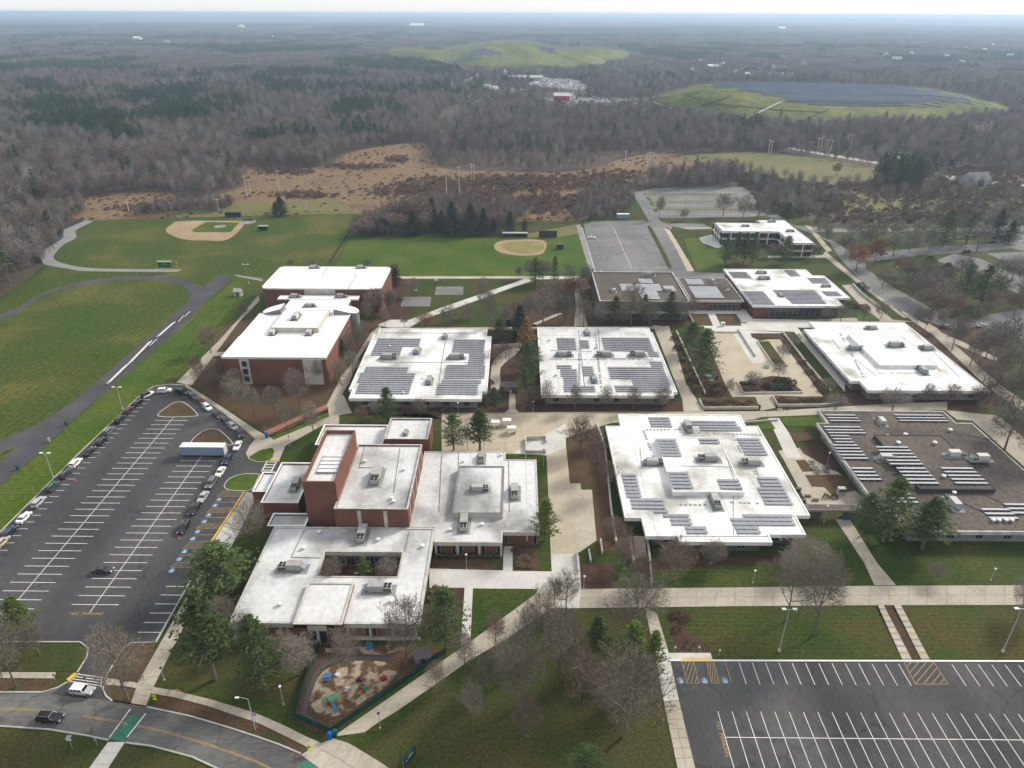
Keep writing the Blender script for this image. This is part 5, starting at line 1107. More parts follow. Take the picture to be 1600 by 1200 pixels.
for a in ((399, 1140, 1090, -1.9, 'white curved-arm street lamp over the lower road'), (1400, 447, 417, -2, 'curved-arm street lamp beside the right-hand road curve'), (1301, 397, 369, 2.5, 'curved-arm street lamp below the office block'), (1510, 396, 367, -1, 'street lamp above the black SUV at the junction'),
          (1256, 355, 333, 2.2, 'curved-arm street lamp behind the office block'), (1535, 498, 483, -2, 'twin street lamp at the right-hand lot'), (914, 362, 339, .8, 'lamp post at the left edge of the far grey lot'), (1382, 355, 332, 1.5, 'thin street lamp on the far road')): street(*a)
def walklamp(px, py, ytop, white=False, where='beside the walk'):
    b = G(px, py); h = top_z(b, ytop); r = root('walkway_lamp', b); r['category'] = 'lamp'; mb = MB(); mb.cyl((0, 0, .1), (0, 0, h-.3), .06, .05, 6); mb.build('pole', 'pole_grey', r); mb = MB(); mb.cyl((0, 0, 0), (0, 0, .3), .2, .16, 8); mb.build('base', 'precast', r)
    mb = MB(); mb.cyl((0, 0, h-.35), (0, 0, h-.05), .16, .28, 8); mb.cyl((0, 0, h-.05), (0, 0, h+.06), .3, .15, 8); mb.build('lamp_head', 'lamp_white' if white else 'pole_dark', r); reg(r, 'white-headed path lamp' if white else 'dark-headed path lamp', where)
for a in ((594, 1138, 1114, False, 'on the diagonal sidewalk below the playground'), (443, 1101, 1072, True, 'left of the playground fence'), (257, 1063, 1043, False, 'on the sidewalk by the lot entrance'), (1548, 907, 888, True, 'on the lawn above the long walk'), (1176, 911, 891, True, 'on the lawn above the long walk'), (453, 697, 681, False, 'on the lawn by the crosswalk'),
          (849, 727, 702, False, 'on the lawn right of the theatre'), (716, 645, 629, True, 'before the left pavilion'), (1197, 655, 640, False, 'beside the concourse planters'), (1228, 655, 640, False, 'beside the concourse planters'), (1292, 726, 707, True, 'in the seating court'), (1287, 816, 790, True, 'before the covered passage'), (729, 890, 866, True, 'in the bed before the theatre'), (536, 615, 601, False, 'on the path beside the left pavilion'),
          (912, 919, 900, True, 'in the mulch bed beside the main walk'), (833, 643, 627, True, 'before the stained pavilion'), (1074, 417, 407, True, 'on the lawn by the far drive'), (416, 683, 663, False, 'beside the brick walk')): walklamp(*a)
def signpost(px, py, h, label, panel, m, wd, ht, cat='sign', post='pole_grey', rz=0.0):
    b = G(px, py); r = root('road_sign', b, rz, label, cat); mb = MB(); mb.cyl((0, 0, 0), (0, 0, h), .04, .04, 6); mb.build('post', post, r); mb = MB(); mb.box(-wd/2, wd/2, -.06, -.04, h-ht, h); o = mb.build('panel', m, r); return r, o
for px, py, lab in ((485, 1176, 'yellow pedestrian crossing sign by the green bike crossing'), (244, 1097, 'yellow pedestrian crossing sign beside the orange barricade')):
    r, o = signpost(px, py, 2.4, lab, 'diamond', 'sign_yellow', .1, .1)
    mb = MB(); q = [(0, -.08, 1.3), (.5, -.08, 1.8), (0, -.08, 2.3), (-.5, -.08, 1.8)]; mb.quad(*q); mb.quad(*[(x, y+.03, z) for x, y, z in q[::-1]]); mb.build('sign_plate', 'sign_yellow', r); mb = MB(); mb.box(-.35, .35, -.09, -.05, .75, 1.2); mb.build('sub_plate', 'sign_yellow', r)
    mb = MB(); mb.box(-.06, .06, -.1, -.09, 1.9, 2.02); mb.box(-.07, .07, -.1, -.09, 1.6, 1.88); mb.box(-.16, -.05, -.1, -.09, 1.45, 1.6); mb.box(.05, .16, -.1, -.09, 1.45, 1.6); mb.build('walker_mark', 'pole_dark', r)
r, o = signpost(114, 1170, 3.0, 'white speed display with solar panel on the lower verge', 'p', 'lamp_white', .9, .7); mb = MB(); mb.box(-.45, .45, -.3, .5, 3.05, 3.1); mb.build('solar_panel', 'panel', r)
for x, y, lab in ((1054, 1020, 'left'), (1091, 1020, 'middle'), (1123, 1025, 'right')):
    r, o = signpost(x, y, 2.0, f'{lab} one of three small bay signs behind the accessible bays', 'p', 'lamp_white', .4, .55)
signpost(153, 1166, 2.2, 'thin grey road sign beside the bike crossing', 'p', 'unit_grey', .5, .6); signpost(87, 1063, 1.8, 'small dark round sign on the left sidewalk', 'p', 'pole_dark', .45, .45); r, o = signpost(135, 1066, 1.6, 'red stop sign partly behind the pale off-roader', 'p', 'toy_red', .55, .55)
r, o = signpost(402, 1138, 4.5, 'blue parking sign on the street lamp', 'p', 'paint_blue', .7, .9); mb = MB(); [mb.box(-.2, -.08, -.08, -.062, 3.7, 4.4), mb.box(-.08, .2, -.08, -.062, 4.28, 4.4), mb.box(-.08, .2, -.08, -.062, 3.98, 4.1), mb.box(.1, .2, -.08, -.062, 4.1, 4.28)]; mb.build('letter_mark', 'paint_white', r)
# orange barricade
b = G(272, 1084); r = root('barricade', b, .1, 'orange barricade blocking the sidewalk by the yellow sign', 'barricade')
for s in (-1, 1):
    mb = MB(); mb.cyl((s*.9, -.35, 0), (s*.9, 0, 1.1), .04, .04, 6); mb.cyl((s*.9, .35, 0), (s*.9, 0, 1.1), .04, .04, 6); mb.build('leg', 'orange', r); mb = MB(); mb.box(s*.9-.25, s*.9+.25, -.45, .45, 0, .12); mb.build('foot', 'orange', r)
mb = MB(); mb.box(-1.1, 1.1, -.03, .03, .95, 1.1); mb.build('rail', 'unit_pale', r)
for px, py, lab in ((117, 750.5, 'small orange traffic cone beside the teal car'), (280, 841, 'small orange traffic cone before the front of the queue'), (313, 659, 'small orange traffic cone inside the lot corner')):
    r = root('traffic_cone', G(px, py, .09), 0, lab, 'cone'); mb = MB(); mb.cyl((0, 0, .03), (0, 0, .75), .2, .04, 10); mb.build('body', 'orange', r); mb = MB(); mb.box(-.25, .25, -.25, .25, 0, .04); mb.build('foot', 'orange', r)
def bin_(px, py, m, label, s=1.0):
    r = root('waste_bin', G(px, py, .17), 0, label, 'bin'); mb = MB(); mb.cyl((0, 0, 0), (0, 0, 1.15*s), .36*s, .42*s, 12); mb.build('barrel', m, r); mb = MB(); mb.cyl((0, 0, 1.16*s), (0, 0, 1.32*s), .44*s, .3*s, 12); mb.build('lid', m, r)
bin_(516, 1153, 'bin_blue', 'blue recycling barrel at the playground fence corner', 1.15); bin_(523.5, 1149, 'bin_green', 'dark green barrel beside the blue one at the fence corner', 1.15); bin_(417, 683.5, 'bin_blue', 'blue recycling barrel beside the brick walk', 1.2)
bin_(104, 664, 'bin_green', 'dark green barrel on the running track by the bank'); bin_(28, 733, 'bin_green', 'second dark green barrel lower on the running track'); bin_(77, 690, 'unit_grey', 'grey barrel on the running track'); bin_(1186, 638, 'pole_dark', 'black litter bin at the left reed bed corner'); bin_(1120, 592, 'pole_dark', 'black litter bin on the beige court'); bin_(300, 895, 'bin_green', 'dark green barrel at the lot edge under the pine')
for x, y in ((1318, 812), (1325, 812)): bin_(x, y, 'bin_blue', f'{"left" if x < 1320 else "right"} of two dark blue bins by the covered passage', .8)
# school sign: dark green board with a white script flourish
b = G(640, 1190); r = root('entrance_sign', b, rad(62), 'dark green entrance board with pale script on the lower lawn', 'sign')
mb = MB(); mb.box(-1.55, 1.55, -.14, .14, .35, 2.35); mb.build('board', 'sign_green', r); mb = MB(); mb.box(-1.7, -1.55, -.16, .16, 0, 2.45); mb.box(1.55, 1.7, -.16, .16, 0, 2.45); mb.build('post', 'pole_dark', r)
mb = MB()
for i in range(16):
    x0 = -1.2+i*.14; z0 = 1.35+.10*math.sin(i*1.3)+i*.012; mb.box(x0, x0+.15, -.155, -.145, z0, z0+.07)
mb.box(-.1, .02, -.155, -.145, 1.4, 1.95); mb.box(.0, .3, -.155, -.145, 1.85, 1.95); mb.box(.6, .68, -.155, -.145, 1.5, 1.9); mb.build('script_mark', 'lamp_white', r)
for i in range(4): mb = MB(); mb.box(-1.72, -1.70, -.06, .06, .55+i*.5, .67+i*.5); mb.build('bolt_mark', 'lamp_white', r)
def pole(px, py, ytop, m='wood_pole'):
    b = G(px, py); h = max(8, min(26, top_z(b, ytop))); r = root('utility_pole', b); r['category'] = 'utility pole'
    mb = MB(); mb.cyl((0, 0, 0), (0, 0, h), .36, .26, 6); mb.build('pole', m, r); mb = MB(); mb.box(-2.2, 2.2, -.12, .12, h-1.3, h-1.05); mb.build('crossarm', m, r)
    reg(r, 'bare wooden utility pole', 'left of the baseball field' if px < 250 else 'on the brown meadow' if px < 560 else 'behind the spruce row' if px < 800 else 'on the scrubland' if px < 1100 else 'by the green pasture' if px < 1400 else 'at the right wood edge')
for a in ((55, 305, 283), (61, 306, 282), (70, 304, 275), (77, 303, 273), (174, 298, 268), (179, 297, 267), (202, 332, 314), (386, 306, 273), (392, 306, 280), (437, 298, 265), (342, 330, 309), (480, 332, 311), (698, 304, 265), (718, 304, 259), (737, 282, 255), (741, 283, 257), (612, 325, 303), (976, 264, 235), (1010, 265, 238), (1014, 264, 236), (1019, 266, 237), (1200, 242, 217), (1204, 242, 219),
          (1265, 238, 220), (1276, 239, 215), (1281, 239, 213), (1290, 242, 217), (1296, 244, 218), (1322, 235, 208), (1327, 236, 209), (1160, 270, 255), (1286, 268, 250), (1508, 222, 193), (1520, 224, 196), (1528, 224, 195), (1535, 222, 193), (1540, 223, 190), (1567, 280, 268)): pole(*a)
# ------------------------------------------------------------ sports field equipment
def fence(pts, h, label, m, step=3.0, post='pole_dark', cat='fence'):
    w = [Vector(q) for q in gp(pts)]; r = root('fence', (w[0].x, w[0].y, 0), 0, label, cat); o = Vector((w[0].x, w[0].y))
    pm = MB(); pm.cyl((0, 0, 0), (0, 0, h+.08), .05, .05, 5); pmesh = pm.mesh('post', post); cache = {}
    for a, b in zip(w, w[1:]):
        L = (b-a).length; n = max(1, round(L/step)); d = (b-a)/n
        for i in range(n):
            p = a+d*i-o; put('post', pmesh, r, (p.x, p.y, .02)); k = round(d.length, 2)
            if k not in cache: q = MB(); q.box(.06, d.length-.06, -.02, .02, .08, h); cache[k] = q.mesh('fence_panel', m)
            put('fence_panel', cache[k], r, (p.x, p.y, .02), math.atan2(d.y, d.x))
    p = w[-1]-o; put('post', pmesh, r, (p.x, p.y, .02))
fence([(500, 1008), (458, 1120), (517, 1146), (697, 1021)], 1.55, 'dark green screened fence round the playground', 'fence_green', 2.4)
fence([(132, 345), (100, 359), (98, 372), (70, 390), (62, 401), (66, 411)], 2.6, 'dark grey outfield fence along the wood edge', 'fence_dark', 4)
fence([(556, 336), (548, 360), (516, 412)], 1.2, 'dark chain fence line between the two ball fields', 'fence_dark', 6)
fence([(842, 371), (870, 371)], 4.0, 'dark backstop fence behind the softball diamond', 'fence_dark', 3)
def rails(pts, h, label):       # see-through chain fence: posts and rails only
    w = [Vector(q) for q in gp(pts)]; r = root('rail_fence', (w[0].x, w[0].y, 0), 0, label, 'fence'); o = w[0].copy()
    for a, b in zip(w, w[1:]):
        n = max(1, round((b-a).length/3)); d = (b-a)/n; an = math.atan2(d.y, d.x)
        for i in range(n):
            p = a+d*i-o; q = MB(); q.cyl((0, 0, 0), (0, 0, h), .04, .04, 5); q.build('post', 'pole_dark', r, (p.x, p.y, .05)); q = MB(); q.box(0, d.length, -.025, .025, h-.05, h); q.build('rail', 'pole_dark', r, (p.x, p.y, .05), an)
rails([(388, 438), (300, 545), (230, 603)], 1.2, 'thin chain fence along the foot of the grass bank'); rails([(138, 345), (300, 339), (430, 335), (556, 333)], 1.3, 'thin dark fence along the far side of the ball field')
def shelter(px0, px1, py, h, label, m='bin_green', rm='dark_trim', dep=2.4):
    a, b = G(px0, py), G(px1, py); L = b.x-a.x; r = root('dugout', ((a.x+b.x)/2, a.y, .08), 0, label, 'dugout'); L /= 2
    mb = MB(); mb.box(-L, L, dep-.1, dep, 0, h); mb.build('back_wall', m, r)
    for s in (-1, 1): mb = MB(); mb.box(min(s*L, s*L-s*.1), max(s*L, s*L-s*.1), .15, dep-.1, 0, h); mb.build('side_wall', m, r)
    mb = MB(); mb.box(-L-.3, L+.3, -.3, dep+.3, h, h+.15); mb.build('roof', rm, r); mb = MB(); mb.box(-L+.2, L-.2, dep-.7, dep-.3, .4, .5); mb.build('bench', 'unit_pale', r)
    mb = MB(); mb.box(-L, L, 0, .06, 0, 1.1); mb.build('front_panel', m, r)
shelter(352, 376, 339, 2.6, 'long dark green dugout at the far side of the diamond'); shelter(404, 418, 360, 2.4, 'second dugout with pale roof right of home plate', 'bin_green', 'unit_grey'); shelter(786, 824, 371, 2.4, 'dark dugout left of the softball backstop', 'fence_dark', 'unit_grey'); shelter(870, 880, 390, 2.6, 'small dugout with brown roof right of the softball dirt', 'bin_green', 'roof_brown')
b = G(387, 346); r = root('batting_cage', b, 0, 'round black batting cage over home plate', 'batting cage')
for i in range(7): mb = MB(); t = rad(i*30); mb.cyl((3.2*math.cos(t), 2.4*math.sin(t), 0), (3.0*math.cos(t), 2.0*math.sin(t), 2.4), .06, .06, 5); mb.cyl((3.0*math.cos(t), 2.0*math.sin(t), 2.4), (0, .6, 3.2), .05, .05, 5); mb.build('hoop', 'pole_dark', r)
mb = MB(); 
for i in range(6):
    t0, t1 = rad(i*30), rad(i*30+30); mb.quad((3.2*math.cos(t0), 2.4*math.sin(t0), .1), (3.2*math.cos(t1), 2.4*math.sin(t1), .1), (3.2*math.cos(t1), 2.4*math.sin(t1), .9), (3.2*math.cos(t0), 2.4*math.sin(t0), .9))
mb.build('net_skirt', 'fence_dark', r)
b = G(260, 425); r = root('scoreboard', b, 0, 'green scoreboard on two posts beside the warning track', 'scoreboard')
h = top_z(b, 408); mb = MB(); mb.box(-3.6, 3.6, -.15, .15, h-3.3, h-.5); mb.build('board', 'toy_dkgreen', r); mb = MB(); mb.box(-3.6, 3.6, -.16, .16, h-.45, h+.1); mb.build('header', 'lamp_white', r)
for s in (-1, 1): mb = MB(); mb.box(s*2.6-.1, s*2.6+.1, -.1, .1, 0, h-3.3); mb.build('post', 'pole_grey', r); mb = MB(); mb.box(s*2.1-.9, s*2.1+.9, -.18, -.155, h-1.8, h-.9); mb.build('score_window', 'pole_dark', r)
mb = MB(); mb.box(-3.2, 3.2, -.18, -.155, h-3.1, h-2.4); mb.build('score_strip', 'sign_green', r)
for x, y, lab in ((131, 345, 'left'), (278, 424, 'right')):
    b = G(x, y); r = root('foul_pole', b, 0, f'{lab} yellow foul pole of the ball field', 'foul pole'); mb = MB(); mb.cyl((0, 0, 0), (0, 0, 6), .08, .08, 6); mb.build('pole', 'tactile', r); mb = MB(); mb.box(0, .4, -.02, .02, 2.5, 6); mb.build('wing', 'tactile', r)
def bleacher(px0, py0, px1, py1, rows, label):
    a, b = G(px0, py0, .1), G(px1, py1, .1); d = b-a; L = d.length; r = root('bleacher', a, math.atan2(d.y, d.x), label, 'bleacher')
    for i in range(rows):
        mb = MB(); mb.box(0, L, -i*.7-.14, -i*.7+.14, .42+i*.35, .47+i*.35); mb.build('seat_plank', 'paint_white', r)
        if i: mb = MB(); mb.box(0, L, -i*.7+.2, -i*.7+.45, .08+i*.33, .12+i*.33); mb.build('foot_plank', 'alum', r)
    n = max(2, int(L/2))
    for k in range(n+1): mb = MB(); mb.box(-.03, .03, -rows*.7+.5, .1, .06, .4); mb.cyl((0, -(rows-1)*.7, 0), (0, -(rows-1)*.7, .42+(rows-1)*.35), .03, .03, 5); mb.build('frame', 'pole_grey', r, (k*L/n, 0, 0))
for a in ((167, 601, 197, 572, 3, 'lowest white bleacher on the running track'), (200, 570, 233, 536, 3, 'tipped white bleacher frame in the middle of the track row'), (234, 542, 246, 531, 1, 'short white bench between the bleachers'), (245, 528, 270, 506, 3, 'upper white bleacher on the running track'), (279, 504, 287, 495, 1, 'lower of two white benches at the top of the track row'), (289, 496, 297, 488, 1, 'upper of two white benches at the top of the track row')): bleacher(*a)
def shed(px, py, w2, d2, h, wm, rm, label, name='shed', rz=0.0):
    b = G(px, py); r = root(name, b, rz, label, 'shed' if name == 'shed' else 'house'); mb = MB(); mb.box(-w2, w2, -d2, d2, 0, h); n = len(mb.v)
    mb.v += [(-w2, -d2, h), (-w2, d2, h), (-w2, 0, h+d2*.8), (w2, -d2, h), (w2, d2, h), (w2, 0, h+d2*.8)]; mb.f += [(n, n+2, n+1), (n+3, n+4, n+5)]; mb.mi += [0, 0]; mb.build('wall', wm, r)
    e = .25; z0 = h-.05; mb = MB(); mb.quad((-w2-e, -d2-e, z0-.15), (w2+e, -d2-e, z0-.15), (w2+e, 0, h+d2*.8+.1), (-w2-e, 0, h+d2*.8+.1)); mb.quad((w2+e, d2+e, z0-.15), (-w2-e, d2+e, z0-.15), (-w2-e, 0, h+d2*.8+.1), (w2+e, 0, h+d2*.8+.1)); mb.build('roof', rm, r)
    mb = MB(); mb.box(-w2*.3, w2*.3, -d2-.04, -d2-.01, .1, h*.8); mb.build('door', 'dark_trim', r); mb = MB(); mb.box(w2+.01, w2+.04, -d2*.4, d2*.4, h*.4, h*.8); mb.build('window', 'glass', r); return r
shed(373, 462, 1.6, 1.4, 2.6, 'unit_pale', 'precast', 'small pale shed below the end of the running track')
b = G(440, 375)
# ------------------------------------------------------------ playground
sheet('playground_ground', spline([(500, 1010), (520, 1012), (690, 1016), (650, 1048), (516, 1142), (462, 1117), (480, 1060)], 3), .09, 'leaf_litter')
sheet('playground_sand', spline([(485, 1100), (490, 1075), (505, 1050), (535, 1036), (570, 1033), (605, 1036), (622, 1048), (600, 1075), (570, 1095), (540, 1115), (505, 1120)], 4), .12, 'sand')
sheet('playground_sand', [(508, 1013), (540, 1013), (610, 1008), (640, 1012), (600, 1024), (545, 1021), (508, 1020)], .11, 'sand')
tag(ribbon('play_track', gp(spline([(517, 1140), (492, 1130), (477, 1116), (478, 1100), (486, 1075), (497, 1050), (512, 1037), (535, 1030), (570, 1028.5), (600, 1029), (612, 1033)], 5, False)), 1.1, .14, 'asphalt'), kind='structure')
shed(660, 1030, 1.5, 1.2, 1.9, 'shed_grey', 'shed_roof', 'grey-blue play shed in the playground corner', rz=.25)
r = root('play_house', G(523, 1101, .1), .5, 'green-roofed plastic play house with a cyan slide', 'play set')
def roofd(w2, d2, h, m, parent, x, y):
    mb = MB()
    for i in range(6):
        t0, t1 = math.pi*i/6, math.pi*(i+1)/6; mb.quad((x-w2, y-d2*math.cos(t0), h+.5*math.sin(t0)), (x-w2, y-d2*math.cos(t1), h+.5*math.sin(t1)), (x+w2, y-d2*math.cos(t1), h+.5*math.sin(t1)), (x+w2, y-d2*math.cos(t0), h+.5*math.sin(t0)))
    mb.build('canopy', m, parent)
roofd(.75, .75, 1.7, 'toy_green', r, -.1, .2); roofd(.5, .5, 1.5, 'toy_green', r, -1.5, .9)
for x, y in ((-.7, -.4), (.5, -.4), (-.7, .8), (.5, .8), (-1.9, .5), (-1.1, .5), (-1.9, 1.3), (-1.1, 1.3)): mb = MB(); mb.cyl((x, y, 0), (x, y, 1.7), .08, .08, 6); mb.build('post', 'toy_orange', r)
mb = MB(); mb.box(-.7, .5, -.4, .8, .8, .9); mb.build('deck', 'toy_orange', r); mb = MB(); mb.box(.5, 1.1, -.7, .3, .3, 1.1); mb.build('side_panel', 'toy_orange', r)
mb = MB(); mb.quad((-.6, -.4, .95), (-.6, -1.9, .1), (0, -1.9, .1), (0, -.4, .95)); mb.quad((-.6, -.4, 1.15), (-.6, -1.9, .3), (-.6, -1.9, .1), (-.6, -.4, .95)); mb.quad((0, -.4, .95), (0, -1.9, .1), (0, -1.9, .3), (0, -.4, 1.15)); mb.build('slide', 'toy_cyan', r)
r = root('crawl_tunnel', G(565, 1081, .12), rad(52), 'coloured caterpillar crawl tunnel in the playground', 'play set')
for i, m in enumerate(('toy_red', 'toy_dkgreen', 'toy_orange', 'toy_red', 'toy_dkgreen', 'toy_blue', 'toy_orange')):
    mb = MB(); x0 = -2.0+i*.58; n = 8
    for k in range(n):
        t0, t1 = math.pi*k/n, math.pi*(k+1)/n; ra = .55 if i in (1, 4) else .38
        mb.quad((x0, ra*math.cos(t0), ra*1.2*math.sin(t0)), (x0+.55, ra*math.cos(t0), ra*1.2*math.sin(t0)), (x0+.55, ra*math.cos(t1), ra*1.2*math.sin(t1)), (x0, ra*math.cos(t1), ra*1.2*math.sin(t1)))
    mb.build('segment', m, r)
def table(px, py, m, label, s=1.0, rz=0.0, name='play_table'):
    r = root(name, G(px, py, .12), rz, label, 'table'); mb = MB(); mb.box(-.9*s, .9*s, -.6*s, .6*s, .68*s, .76*s); mb.build('top', m, r)
    for x in (-.75, .75):
        for y in (-.45, .45): mb = MB(); mb.cyl((x*s, y*s, 0), (x*s, y*s, .68*s), .05, .05, 6); mb.build('leg', 'pole_grey', r)
    for s2 in (-1, 1): mb = MB(); mb.box(-.85*s, .85*s, s2*.95*s-.14, s2*.95*s+.14, .4*s, .46*s); mb.build('seat', m, r)
    return r
table(511.5, 1059, 'toy_blue', 'blue picnic table at the left of the sand', .85, .1); table(528, 1055, 'toy_white', 'small white table in the sand', .5, 1.1)
for q in ((1109, 578, 'table_green', 'green court table under the pine'), (1107, 590, 'table_green', 'dark green court table left of the litter bin'), (1110, 597, 'table_green', 'pale green court table nearest the brown hedge'), (1198, 574, 'table_green', 'green court table by the narrow lawn')): table(*q, 1.1, 0, 'picnic_table')
for x, y in ((1268, 724), (1273, 733), (1292, 731), (1290, 737), (1277, 738)): reg(table(x, y, 'wall_dark', None, .9, 0, 'picnic_table'), 'dark table', 'in the seating court')
def toycar(px, py, m, label, rz):
    r = root('toy_car', G(px, py, .12), rz, label, 'toy'); mb = MB(); mb.box(-.55, .55, -.35, .35, .15, .55); mb.box(-.3, .25, -.3, .3, .55, .95); mb.build('body', m, r)
    for x in (-.35, .35):
        for s in (-1, 1): mb = MB(); mb.cyl((x, s*.3, .16), (x, s*.42, .16), .16, .16, 8); mb.build('wheel', 'tyre', r)
toycar(600, 1061, 'toy_red', 'red toy car at the right of the sand', .5); toycar(615, 1059, 'shed_grey', 'grey toy car beside the red one', 1.2); toycar(561, 1064, 'maroon' if 'maroon' in MATS else 'car_maroon', 'dark red toy car lying in the middle of the sand', .2); toycar(543, 1079, 'toy_white', 'small white and blue toy in the wood chips', 1.0)
r = root('nest_swing', G(577, 1012, .1), 0, 'round blue nest swing near the building wall', 'swing'); mb = MB()
for i in range(12):
    t0, t1 = rad(i*30), rad(i*30+30); mb.cyl((.75*math.cos(t0), .5*math.sin(t0), .55+.35*math.sin(t0)), (.75*math.cos(t1), .5*math.sin(t1), .55+.35*math.sin(t1)), .1, .1, 6)
mb.build('ring', 'toy_cyan', r); mb = MB(); mb.cyl((0, 0, .1), (0, 0, .4), .6, .7, 12); mb.build('seat', 'toy_blue', r); mb = MB(); mb.cyl((-.7, .2, .8), (0, .3, 2.0), .03, .03, 5); mb.cyl((.7, .2, .8), (0, .3, 2.0), .03, .03, 5); mb.build('rope', 'pole_grey', r)
# white cube walls and benches by the main walk
for q in (([(822, 687), (853, 686.5), (853, 693)], 'white low wall round the recess in the main walk'), ([(821, 687), (822, 709)], 'left side of the white recess wall'), ([(822, 709), (853, 709)], 'front side of the white recess wall')): wall(q[0], 1.3, .4, label=q[1])
for x, y, lab in ((774, 668, 'left'), (792, 665, 'middle'), (799, 677, 'right')):
    c = G(x, y); r = root('white_kiosk', (c.x, c.y, .15), 0, f'{lab} of three white block shelters on the concourse', 'shelter'); mb = MB(); mb.box(-1.4, 1.4, -.9, .9, 1.6, 2.2); mb.build('top', 'lamp_white', r)
    for s in (-1, 1): mb = MB(); mb.box(s*1.25-.12, s*1.25+.12, -.8, .8, 0, 1.6); mb.build('leg', 'precast', r)
c = G(1129, 509, .2); r = root('utility_cabinet', (c.x, c.y, .2), 0, 'white cabinet in the square leaf bed before the link', 'cabinet'); mb = MB(); mb.box(-.8, .8, -.5, .5, 0, 1.6); mb.build('body', 'lamp_white', r); mb = MB(); mb.box(-.3, .3, -.52, -.5, .5, 1.2); mb.build('vent', 'wall_dark', r)
c = G(1313, 772, .2); r = root('utility_cabinet', (c.x, c.y, .2), 0, 'cream cabinet beside the orange grass in the seating court', 'cabinet'); mb = MB(); mb.box(-1, 1, -.6, .6, 0, 2.2); mb.build('body', 'unit_pale', r); mb = MB(); mb.box(-.9, .9, -.62, -.6, 1.0, 1.9); mb.build('vent', 'wall_dark', r)
def cube_seat(px, py, where):
    c = G(px, py, .15); mb = MB(); mb.box(-.9, .9, -.45, .45, .35, .45); mb.box(-.7, -.5, -.35, .35, 0, .35); mb.box(.5, .7, -.35, .35, 0, .35); reg(tag(mb.build('bench', 'wall_dark', None, (c.x, c.y, .15)), None, 'bench'), 'dark flat bench', where)
for q in ((1247, 765), (1262, 776), (1274, 782), (1254, 783)): cube_seat(*q, 'by the white roof edge in the seating court')
# far away
b = G(378, 52.5); h = top_z(b, 38); r = root('water_tower', b, 0, 'pale round water tank above the far woods', 'water tower'); mb = MB(); n = 12
mb.cyl((0, 0, 0), (0, 0, h*.6), 10, 8, 12); mb.build('tank_base', 'tank', r); mb = MB()
for i in range(6): a0, a1 = rad(-90+i*30), rad(-60+i*30); mb.cyl((0, 0, h*.7+h*.28*math.sin(a0)), (0, 0, h*.7+h*.28*math.sin(a1)), max(.2, 26*math.cos(a0)), max(.2, 26*math.cos(a1)), 16, 0, False)
mb.build('tank', 'tank', r)
def longhouse(px0, px1, py, dep, h, wm, rm, label, name='house'):
    a, b = G(px0, py), G(px1, py); r = root(name, ((a.x+b.x)/2, a.y, 0), 0, label, 'building'); L = (b.x-a.x)/2; mb = MB(); mb.box(-L, L, 0, dep, 0, h); mb.build('wall', wm, r)
    mb = MB(); mb.quad((-L-1, -1, h), (L+1, -1, h), (L+1, dep/2, h+dep*.15), (-L-1, dep/2, h+dep*.15)); mb.quad((L+1, dep+1, h), (-L-1, dep+1, h), (-L-1, dep/2, h+dep*.15), (L+1, dep/2, h+dep*.15)); mb.build('roof', rm, r)
    mb = MB(); mb.box(-L*.5, -L*.2, -.1, 0, 0, h*.7); mb.box(L*.2, L*.5, -.1, 0, 0, h*.7); mb.build('door', 'dark_trim', r)
longhouse(866, 890, 160, 24, 9, 'roof_red', 'fascia_stained', 'red warehouse with pale roof beside the scrap yard', 'warehouse')
longhouse(792, 848, 126, 22, 6, 'unit_grey', 'fascia_stained', 'long pale shed at the far side of the scrap yard', 'warehouse')
longhouse(797, 808, 150, 14, 7, 'lamp_white', 'fascia_stained', 'left white gabled shed in the woods by the scrap yard', 'warehouse'); longhouse(811, 825, 150, 14, 8, 'lamp_white', 'fascia_stained', 'right white gabled shed in the woods by the scrap yard', 'warehouse')
longhouse(640, 662, 43.5, 160, 14, 'lamp_white', 'lamp_white', 'long white warehouse far off near the horizon', 'warehouse'); longhouse(1218, 1228, 48, 120, 12, 'lamp_white', 'lamp_white', 'pale distant block in the hazy woods at right', 'warehouse')
longhouse(209, 219, 68, 30, 22, 'tank', 'lamp_white', 'pale tall house among the far left woods'); longhouse(600, 612, 92, 40, 6, 'lamp_white', 'lamp_white', 'white shed at the foot of the far grassy hill', 'shed')
longhouse(643, 660, 98, 30, 7, 'house_wall', 'lamp_white', 'grey shed below the far grassy hill', 'shed'); longhouse(1108, 1128, 110, 35, 7, 'house_wall', 'lamp_white', 'pale roofs in the woods behind the solar hill'); longhouse(1200, 1240, 124, 35, 7, 'house_wall', 'unit_grey', 'grey roofs in the woods behind the solar hill')
shed(1390, 264, 9, 6, 5.5, 'house_wall', 'house_roof', 'grey house with dark gable roof above the conifer clump', 'house', .5); shed(1522, 289, 9, 6, 5.0, 'house_wall', 'house_roof', 'grey-blue house with dark roof at the right wood edge', 'house', .2); shed(1480, 255, 8, 6, 5, 'house_wall', 'house_roof', 'small house half hidden by bare trees at right', 'house', .1)
RH = random.Random(77)
